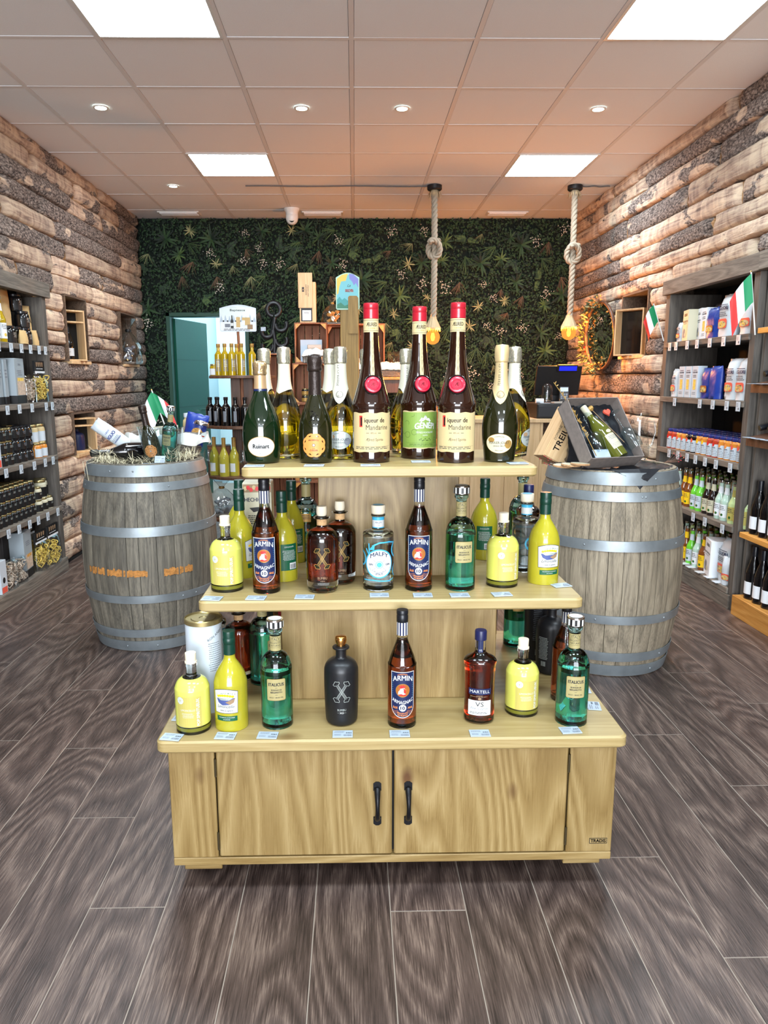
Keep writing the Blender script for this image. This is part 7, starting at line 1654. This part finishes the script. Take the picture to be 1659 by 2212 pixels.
cello('cellophane-wrapped gift on the floor disc of the round stand', SX-.17, SY-.14, .301, .26, .3, 5, 'bluegrey_box')

# ---- stacks of crates and a bench along the plants
def crate(label, x, y, z, w_=.30, d_=.25, h_=.364, slats=4, rz=0):
    t = thing('wooden_crate', label, 'crate', (x, y, z), rz); e = .011; bw = w_/2
    for k in range(slats):                                           # long sides (left and right) and back
        pass
    for sx in (-1, 1):
        for k in range(3): a = -d_/2+d_*k/3; G().box(min(sx*bw, sx*(bw-e)), max(sx*bw, sx*(bw-e)), a+.004, a+d_/3-.004, 0, h_, b=.001).obj('side_slat', 'crate_wood', t)
    for k in range(slats): a = -bw+e+(w_-2*e)*k/slats; G().box(a+.003, a+(w_-2*e)/slats-.003, d_/2-e, d_/2, e, h_-e, b=.001).obj('bottom_slat', 'crate_wood', t)
    for zz in (0, h_-e): G().box(-bw+e, bw-e, -d_/2, d_/2, zz, zz+e, b=.001).obj('end_board', 'crate_wood', t)
    for sx in (-1, 1):
        for zz, sz in ((e, 1), (h_-e, -1)):
            q = .05; G().prism([(sx*(bw-e), zz), (sx*(bw-e-q), zz), (sx*(bw-e), zz+sz*q)], .012, X=T(0, -d_/2, 0)).obj('corner_block', 'orange_wood', t)
    return t
CY = 7.0
c0 = crate('upright slatted crate under the black wine rack, top of the left stack', -.74, CY, 1.213)
for k, w_ in enumerate(('second', 'third', 'lowest')): dup(c0, (-.74, CY, 1.213-.365*(k+1)), 0, 'slatted crate, %s of the left stack by the door' % w_)
t = thing('plinth_block', 'low dark wooden block under the left stack of crates', 'block', (-.74, CY, 0)); G().box(-.15, .15, -.13, .13, 0, .117, b=.003).obj('block', 'walnut', t)
c1 = crate('slatted crate holding small jars, top of the second stack', -.40, CY-.05, 1.124, .34)
for k, w_ in enumerate(('second', 'third', 'lowest')): dup(c1, (-.40, CY-.05, 1.124-.365*(k+1)), 0, 'slatted crate, %s of the second stack' % w_)
sj = mk_jar('jar_dark', 'lid_gold', .035, .06, 'gold_ink')
copies(sj, [(-.46+.075*i, CY-.1, 1.137+.0615*k) for k in range(2) for i in range(3)], ['small gold-lidded tin in the jar crate, %s' % w for w in ('lower left', 'lower middle', 'lower right', 'upper left', 'upper middle', 'upper right')])
t = thing('display_bench', 'brown wooden bench holding crates and baskets before the plant wall', 'table', (.13, 6.9, 0))
G().box(-.335, .34, -.25, .25, 1.335, 1.36, b=.003).obj('bench_top', 'orange_wood', t); G().box(-.32, .325, -.235, -.215, 1.22, 1.335, b=.002).obj('apron', 'walnut', t)
for a in (-.31, .285):
    for b in (-.22, .19): G().box(a, a+.03, b, b+.03, 0, 1.335, b=.002).obj('leg', 'walnut', t)
G().box(-.31, .315, -.2, .2, .62, .64).obj('lower_shelf', 'walnut', t)
dup(c0, (.31, 6.86, .641), 0, 'slatted crate standing on the lower shelf of the bench'); dup(c0, (-.02, 6.86, .641), 0, 'slatted crate on the lower shelf of the bench, behind the pedestal')
dup(c0, (.63, 6.98, .73), 0, 'slatted crate right of the bench, upper one'); dup(c0, (.63, 6.98, .365), 0, 'slatted crate right of the bench, middle one'); dup(c0, (.63, 6.98, 0), 0, 'slatted crate right of the bench, on the floor')
cello('cellophane gift with pink ribbon on the crate right of the bench', .6, 6.9, 1.095, .22, .26, 9, 'cream', 'coral')
dup(c0, (-.40, CY+.02, 1.49), 0, 'upright slatted crate with a pale card inside, under the tall wine box')
dup(c0, (.13, 7.02, 1.361), 0, 'upright slatted crate of snacks behind the wooden signpost', scale=(1, 1, 1.33))
dup(c0, (-.14, 7.1, 1.361), 0, 'shaded slatted crate between the two upright crates', scale=(.75, .8, 1.3))
t = thing('greeting_card', 'pale blue card standing in the left upright crate', 'card', (-.40, CY-.06, 1.503)); G().box(-.10, .10, -.003, .003, 0, .2).obj('card', 'tag_paper', t); Art().fine(-.08, .08, .06, 3, .015, 'ink_grey', 0).build('print', t, lambda u, z, l: (u, -.0035, z), 0)
t = thing('greeting_card', 'pink card standing in the shaded middle crate', 'card', (-.12, 7.03, 1.377)); G().box(-.07, .07, -.003, .003, 0, .22).obj('card', 'cream_pale', t); Art().fine(-.05, .05, .15, 3, .02, 'ink_grey', 0).build('print', t, lambda u, z, l: (u, -.0035, z), 0)
nb = nest_bag('bag of golden snacks in the crate behind the signpost', .17, 6.99, 1.376, .2, .32, 44, 'honey', False); nb.rotation_euler = (0, 0, 0)
t = thing('wine_gift_case', 'tall upright wooden wine case with sliding lid and white label', 'wooden box', (-.435, CY-.02, 1.856))
G().box(-.065, .085, -.05, .05, 0, .36, b=.002).obj('case', 'box_wood', t)
G().box(-.075, .055, -.058, -.051, .13, .44, b=.001).obj('sliding_lid', 'box_wood', t)
G().box(-.052, .05, -.054, -.0505, .012, .13).obj('bottle_window', 'black', t); A = Art().rect(-.04, .04, .02, .11, 'white_paper', 0).fine(-.025, .025, .09, 2, .01, 'ink', 1)
A.build('label', t, lambda u, z, l: (u, -.0548-l*.0003, z), 0)
A = Art().poly(ell(-.03, .305, .012, .01, 8), 'black_ink', 0).poly(ell(-.03, .28, .012, .008, 7), 'black_ink', 0).rect(-.045, -.015, .29, .294, 'black_ink', 0).text('SAINT ANDREA', .022, .28, .011, 'black_ink', 0, rot=pi/2, wide=.10).fine(-.01, .005, .33, 8, .012, 'ink', 0)
A.build('stencil', t, lambda u, z, l: (u, -.0586, z), 0)
cello('cellophane bag of biscuits with a jar beside the tall wine case', -.20, 6.98, 1.856 if False else 1.84, .2, .26, 12, 'food')
# ledge under the biscuit gift: plank across the crates
t = thing('crate_plank', 'thin plank laid across the upright crates', 'plank', (-.06, 7.02, 1.835)); G().box(-.19, .34, -.12, .12, 0, .006).obj('plank', 'crate_wood', t)
t = thing('wine_rack_sculpture', 'black curved bottle rack like a branching plant on the left crate stack', 'bottle rack', (-.75, CY, 1.578))
g = G(); g.tube([(0, 0, 0), (.01, 0, .12), (-.005, 0, .22), (.015, 0, .33)], .02, 8)
def hook(cx_, cz_, q, a0, a1): g.tube([(cx_+q*cos(a0+(a1-a0)*i/16), 0, cz_+q*sin(a0+(a1-a0)*i/16)) for i in range(17)], .021, 8)
hook(.005, .40, .062, -1.4, 4.6); hook(.07, .26, .052, 2.9, 6.9); hook(-.06, .2, .05, .3, -3.6); hook(.07, .12, .052, 2.9, 6.9); hook(-.06, .07, .05, .3, -3.6)
g.tube([(-.09, 0, .0), (.10, 0, .0)], .018, 8); g.obj('frame', 'matt_black', t, 60)
price_tag(-.84, CY-.05, 1.80, 'price tag hanging on the black bottle rack', .045, .035, tilt=90)
def cloth_basket(label, x, y, z, w_, d_, seed, roll=True):
    t = thing('gift_basket', label, 'basket', (x, y, z)); r = random.Random(seed); g = G(); n = 36
    for k in range(6): zz = .008+.0125*k; g.tube([((w_/2+.005*k/6)*math.copysign(abs(cos(2*pi*i/n))**.5, cos(2*pi*i/n)), (d_/2+.003*k/6)*math.copysign(abs(sin(2*pi*i/n))**.5, sin(2*pi*i/n)), zz+.002*(i % 2)) for i in range(n)], .006, 5, close=True)
    g.obj('woven_wall', 'basket', t, 50)['kind'] = 'stuff'; G().box(-w_*.47, w_*.47, -d_*.45, d_*.45, .003, .06).obj('filling', 'linen', t)
    v = []; f = []; m = 14
    for j in range(m+1):
        for i in range(m+1):
            x_, y_ = -1+2*i/m, -1+2*j/m; q = max(abs(x_), abs(y_)); v.append((x_*(w_/2+.012), y_*(d_/2+.012), .105+.025*noise.noise((x_*3, y_*3, seed))-.04*max(0, q-.8)/.2+.03*(1-q)))
    for j in range(m):
        for i in range(m): f.append((j*(m+1)+i, j*(m+1)+i+1, (j+1)*(m+1)+i+1, (j+1)*(m+1)+i))
    G().add(v, f).obj('cloth', 'cloth_white', t, 80)
    if roll: G().tube([(-w_*.3, -.01, .14), (w_*.32, .01, .142)], .026, 14).obj('napkin_roll', 'linen', t, 60)
    return t
cloth_basket('grey basket with rolled napkin on the jar crate', -.37, 6.88, 1.49 if False else 1.4895, .2, .13, 3)
cloth_basket('grey basket with rolled napkin at the left end of the bench', .0, 6.74, 1.361, .22, .15, 5)
cloth_basket('basket with blue-flecked cloth at the right end of the bench', .31, 6.74, 1.361, .26, .16, 7, False)
t = thing('cellophane_bag', 'cellophane parcel with a small pale blue tag right of the bench crate', 'gift', (.40, 7.1, 1.361)); pillow(.17, .24, .1, seed=7, amp=.02).obj('bag_film', 'film', t, 70); G().box(-.02, .02, -.075, -.072, .1, .14).obj('tag', 'tag_paper', t)

# ---- signpost with colourful poster
mat('poster_blue', (120, 196, 206), .5); mat('poster_teal', (70, 160, 160), .5); mat('poster_green', (56, 128, 100), .5); mat('poster_yellow', (240, 200, 90), .5); mat('poster_violet', (132, 136, 206), .5); mat('poster_mint', (180, 222, 200), .5)
t = thing('poster_stand', 'tall golden wooden signpost with a rounded pastel poster', 'sign', (-.035, 6.0, 0))
G().box(-.075, .072, -.012, .012, .02, 1.90, b=.004).obj('post', 'sign_wood', t); G().box(-.16, .16, -.12, .12, 0, .02, b=.003).obj('foot', 'sign_wood', t)
pts = rrect(-.108, .078, 1.885, 2.13, .014)[:5]+[(.078-.186*i/14, 2.13+.036*sin(pi*i/14)) for i in range(15)]+rrect(-.108, .078, 1.885, 2.13, .014)[15:]
G().prism(pts, .006, X=T(0, -.022, 0)).obj('poster', 'poster_mint', t)
A = Art(); y0 = 1.895; A.poly([(-.10, y0), (.07, y0), (.07, 2.12), (.03, 2.15), (-.06, 2.15), (-.10, 2.12)], 'poster_blue', 0)
A.poly([(-.10, 2.12), (-.10, 2.0), (-.088, 2.01), (-.08, 2.06), (-.066, 2.10), (-.03, 2.105), (-.012, 2.16), (-.06, 2.15)], 'poster_yellow', 1).poly([(-.005, 2.16), (.0, 2.12), (.02, 2.10), (.035, 2.07), (.05, 2.09), (.07, 2.05), (.07, 2.12), (.03, 2.155)], 'poster_violet', 1)
A.poly([(-.10, y0), (-.10, 1.96), (-.08, 1.985), (-.06, 1.96), (-.04, 1.975), (-.01, 1.95), (.03, 1.96), (.07, 1.94), (.07, y0)], 'poster_teal', 1).poly([(-.10, y0), (-.10, 1.925), (-.07, 1.94), (-.04, 1.915), (0, 1.93), (.07, 1.90), (.07, y0)], 'poster_green', 2)
A.text('La', -.005, 2.06, .02, 'ink', 3, shear=.4).text('DOLCE VITA', -.002, 2.02, .022, 'coral', 3, bold=.03, wide=.062)
A.build('print', t, lambda u, z, l: (u, -.0226-l*.0003, z), 0)
G().prism([(-.012, 1.7), (.068, 1.7), (.068, 1.975), (.056, 1.99), (-.002, 1.99), (-.012, 1.98)], .01, X=T(0, -.036, 0)).obj('front_slat', 'sign_wood', t)

# ---- counter and till
t = thing('sales_counter', 'light wood sales counter with an open cubby at its right', 'counter', (1.27, 5.95, 0))
G().box(-.52, .52, -.27, .3, 1.005, 1.035, b=.002).obj('worktop', 'counter_wood', t)
for k in range(5): a = -.5+.136*k; G().box(a+.001, a+.135, -.25, -.232, .02, 1.004, b=.0015).obj('front_board', 'counter_wood', t)
G().box(.18, .20, -.25, .28, .02, 1.004).obj('divider', 'counter_wood', t); G().box(.48, .5, -.25, .28, .02, 1.004).obj('side_panel', 'counter_wood', t); G().box(-.5, -.482, -.23, .28, .02, 1.004).obj('side_panel', 'counter_wood', t)
G().box(.2, .48, .1, .115, .02, 1.004).obj('cubby_back', 'niche_wood', t); G().box(.2, .48, -.25, .1, .66, .68).obj('cubby_shelf', 'counter_wood', t); G().box(.2, .48, -.25, -.24, .02, .66).obj('front_board', 'counter_wood', t)
t = thing('cash_drawer', 'black cash drawer box on the light wood counter', 'cash drawer', (1.63, 5.90, 1.036)); G().box(-.21, .21, -.19, .2, 0, .115, b=.006).obj('housing', 'black', t); G().box(-.2, .2, -.194, -.188, .012, .1, b=.002).obj('drawer_front', 'matt_black', t)
t = thing('till_screen', 'black till monitor seen from behind with a glowing blue customer strip', 'monitor', (1.64, 6.02, 1.152))
G().box(-.19, .19, -.012, .012, .06, .30, b=.005, X=T(rx=rad(14), rz=rad(8))).obj('screen_housing', 'black', t); G().box(-.10, .10, -.06, .08, 0, .012, b=.003).obj('base', 'black', t); G().box(-.035, .035, -.02, .03, .01, .14, b=.004).obj('stand', 'matt_black', t)
d = G().box(-.03, .14, -.04, -.012, .262, .315, b=.004, X=T(rx=rad(14), rz=rad(8))).obj('customer_display', 'black', t)
G().box(-.018, .128, -.042, -.0405, .27, .305, X=T(rx=rad(14), rz=rad(8))).obj('display_face', 'screen_blue', d)
t = thing('glass_dome', 'small clear glass dome on the cash drawer', 'glass dome', (1.525, 5.83, 1.152)); G().lathe(smoothprof([(.042, .006), (.043, .02), (.043, .1), (.035, .135), (.018, .152), (0, .156)], 3), 26, cap=False).obj('dome', 'clear_thin', t, 60); G().lathe([(0, 0), (.05, 0), (.05, .006), (0, .007)], 26).obj('base', 'walnut', t, 40)
t = thing('card_terminal', 'black payment terminal with pale screen on a tilted stand', 'card terminal', (1.66, 5.82, 1.152), rot=(rad(-35), 0, rad(-14))); G().box(-.038, .038, -.012, .014, .01, .15, b=.005).obj('housing', 'matt_black', t); Art().rect(-.03, .03, .1, .138, 'tag_paper', 0).build('screen', t, lambda u, z, l: (u, -.0125, z), 0)
g = G()
for r_ in range(3):
    for c in range(3): g.box(-.026+.019*c, -.012+.019*c, -.0145, -.012, .03+.018*r_, .042+.018*r_)
g.obj('keypad', 'ink_grey', t); G().box(-.04, .04, -.01, .05, -.0, .012).obj('stand', 'black', t)
t = thing('paper_roll', 'curled white paper at the left end of the cash drawer', 'paper', (1.46, 5.80, 1.152)); G().lathe([(.018, -.03), (.018, .03)], 20, X=T(0, 0, .018, ry=pi/2), cap=True).obj('roll', 'white_paper', t, 40); G().box(.0, .08, -.03, .03, 0, .002).obj('sheet', 'white_paper', t)
t = thing('notebook', 'flat booklet lying on the front of the cash drawer', 'book', (1.60, 5.755, 1.152), .1); G().box(-.05, .05, -.035, .035, 0, .012, b=.001).obj('cover', 'linen', t)
t = thing('small_bowl', 'small dark bowl at the left part of the counter', 'bowl', (1.30, 5.80, 1.036)); G().lathe(smoothprof([(.03, 0), (.04, .006), (.055, .035), (.05, .034), (.03, .012), (0, .01)], 3), 24).obj('bowl', 'matt_black', t, 50)

# ---- mirror with dried flower garland on the right logs
t = thing('round_mirror', 'round dark-framed wall mirror with dried flower garland on the right log wall', 'mirror', (2.115, 6.42, 1.70), rot=(0, rad(-3), rad(6)))
RM = Matrix.Rotation(-pi/2, 4, 'Y'); n = 56
G().tube([(0, .285*cos(2*pi*k/n), .285*sin(2*pi*k/n)) for k in range(n)], .014, 8, close=True).obj('frame', 'walnut', t, 60)
G().add([(0, .28*cos(2*pi*k/n), .28*sin(2*pi*k/n)) for k in range(n)], [tuple(reversed(range(n)))]).obj('glass', 'mirror', t)
G().add([(.018, .28*cos(2*pi*k/n), .28*sin(2*pi*k/n)) for k in range(n)], [tuple(range(n))]).obj('backing', 'walnut', t)
r = random.Random(17); g = G(); g2 = G(); g3 = G()
for k in range(230):
    a = r.uniform(-1.75, 1.9); q = .285+r.gauss(0, .03); p = (-.025-r.random()*.03, q*cos(a), q*sin(a)); b = r.uniform(0, 6.28)
    (g if k % 3 else g2).leaf(p, (-.4, cos(b), sin(b)), (0, -sin(b), cos(b)), r.uniform(.03, .06), .016, .4, seg=2)
for k in range(60):
    a = r.choice([r.gauss(-1.5, .25), r.gauss(1.3, .4), r.uniform(-1.7, 1.9)]); q = .29+r.gauss(0, .03); g3.lathe([(0, -.009), (.011, 0), (0, .009)], 8, X=T(-.045, q*cos(a), q*sin(a)))
g.obj('dried_leaves', 'leaf_pale', t)['kind'] = 'stuff'; g2.obj('dark_leaves', 'leaf_dark', t)['kind'] = 'stuff'; g3.obj('berries', 'food', t, 60)['kind'] = 'stuff'
t = thing('heart_ornament', 'small red ornament hanging on the logs left of the mirror', 'ornament', (2.185, 7.05, 1.62), -pi/2); G().prism([(x*1.6, z*1.6) for x, z in pts[:0]]+[(.035*(16*sin(a)**3)/16, .032*(13*cos(a)-5*cos(2*a)-2*cos(3*a)-cos(4*a))/16) for a in [2*pi*k/26 for k in range(26)]], .012).obj('heart', 'red', t); G().tube([(0, .006, .02), (0, .006, .09)], .002, 5).obj('cord', 'rope', t)

# ---- what stands in the wall niches
def niche_case(label, s, x, y, z, w_, h_, d_, m='box_wood', inside='black', turn=0, shelf=.75, bottle=None):
    t = thing('wooden_case', label, 'wooden box', (s*x, y, z), face(s)+rad(turn)); e = .012
    for a, b, c, d in ((-w_/2, -w_/2+e, 0, h_), (w_/2-e, w_/2, 0, h_)): G().box(a, b, 0, d_, c, d, b=.001).obj('side', m, t)
    for zz in (0, h_-e, h_*shelf): G().box(-w_/2+e, w_/2-e, 0, d_, zz, zz+e, b=.001).obj('board', m, t)
    G().box(-w_/2+e, w_/2-e, d_-.006, d_, e, h_-e).obj('back', inside, t); return t
niche_case('open wooden case with a dark bottle in the upper left wall niche', -1, 2.15, 5.78, 1.49, .2, .38, .12, turn=-42)
put('red', -2.215, 5.845, 1.503, 48, 'dark wine bottle with white label inside the case in the upper left niche', scale=(.85, .85, .85))
niche_case('open wooden case with a blue-black bottle in the lower left wall niche', -1, 2.15, 5.83, .78, .24, .27, .12, turn=-38)
t = thing('round_bottle', 'squat blue-black bottle inside the case in the lower left niche', 'bottle', (-2.225, 5.90, .793)); G().lathe(smoothprof([(.05, 0), (.05, 0), (.056, .01), (.056, .1), (.045, .13), (.016, .145), (.014, .18)], 3), 28).obj('glass_body', 'navy', t, 60); G().lathe([(.017, .165), (.017, .19), (0, .192)], 16).obj('stopper', 'black', t, 40)
cello('cellophane gift basket in the upper left niche next to the plant wall', -2.15, 7.17, 1.491, .32, .42, 23, 'ink_grey', 'black', rz=pi/2)
niche_case('pale wooden frame case with black interior in the right wall niche', 1, 2.17, 5.90, 1.521, .26, .36, .08, 'box_wood', 'black_gloss', 34, .97)
niche_case('second pale case behind the framed one in the right wall niche', 1, 2.34, 5.70, 1.521, .12, .34, .1, 'box_wood', 'box_wood', 0, .7)
price_tag(2.165, 5.84, 1.522, 'white price tag in front of the framed case in the right niche', .06, .03, rz=90)
price_tag(-2.125, 5.93, 1.491, 'white price tag on the sill of the upper left niche', .06, .03, rz=70)
# cables running from the rope lamps along the ceiling
for (x0, x1, lb) in ((.62, -.9, 'dark cable along the ceiling left of the left rope lamp'), (1.93, 2.16, 'dark cable along the ceiling right of the right rope lamp')):
    t = thing('ceiling_cable', lb, 'cable', (x0, 6.5, H-.006)); G().tube([((x1-x0)*i/12, .01*sin(i), 0) for i in range(13)], .005, 6).obj('cable', 'grey_pack', t, 40)
# ---- tidy labels: at most 16 words
for o in SC.objects:
    if 'label' in o and len(o['label'].split()) > 16: print('LONG', len(o['label'].split()), o['label'])
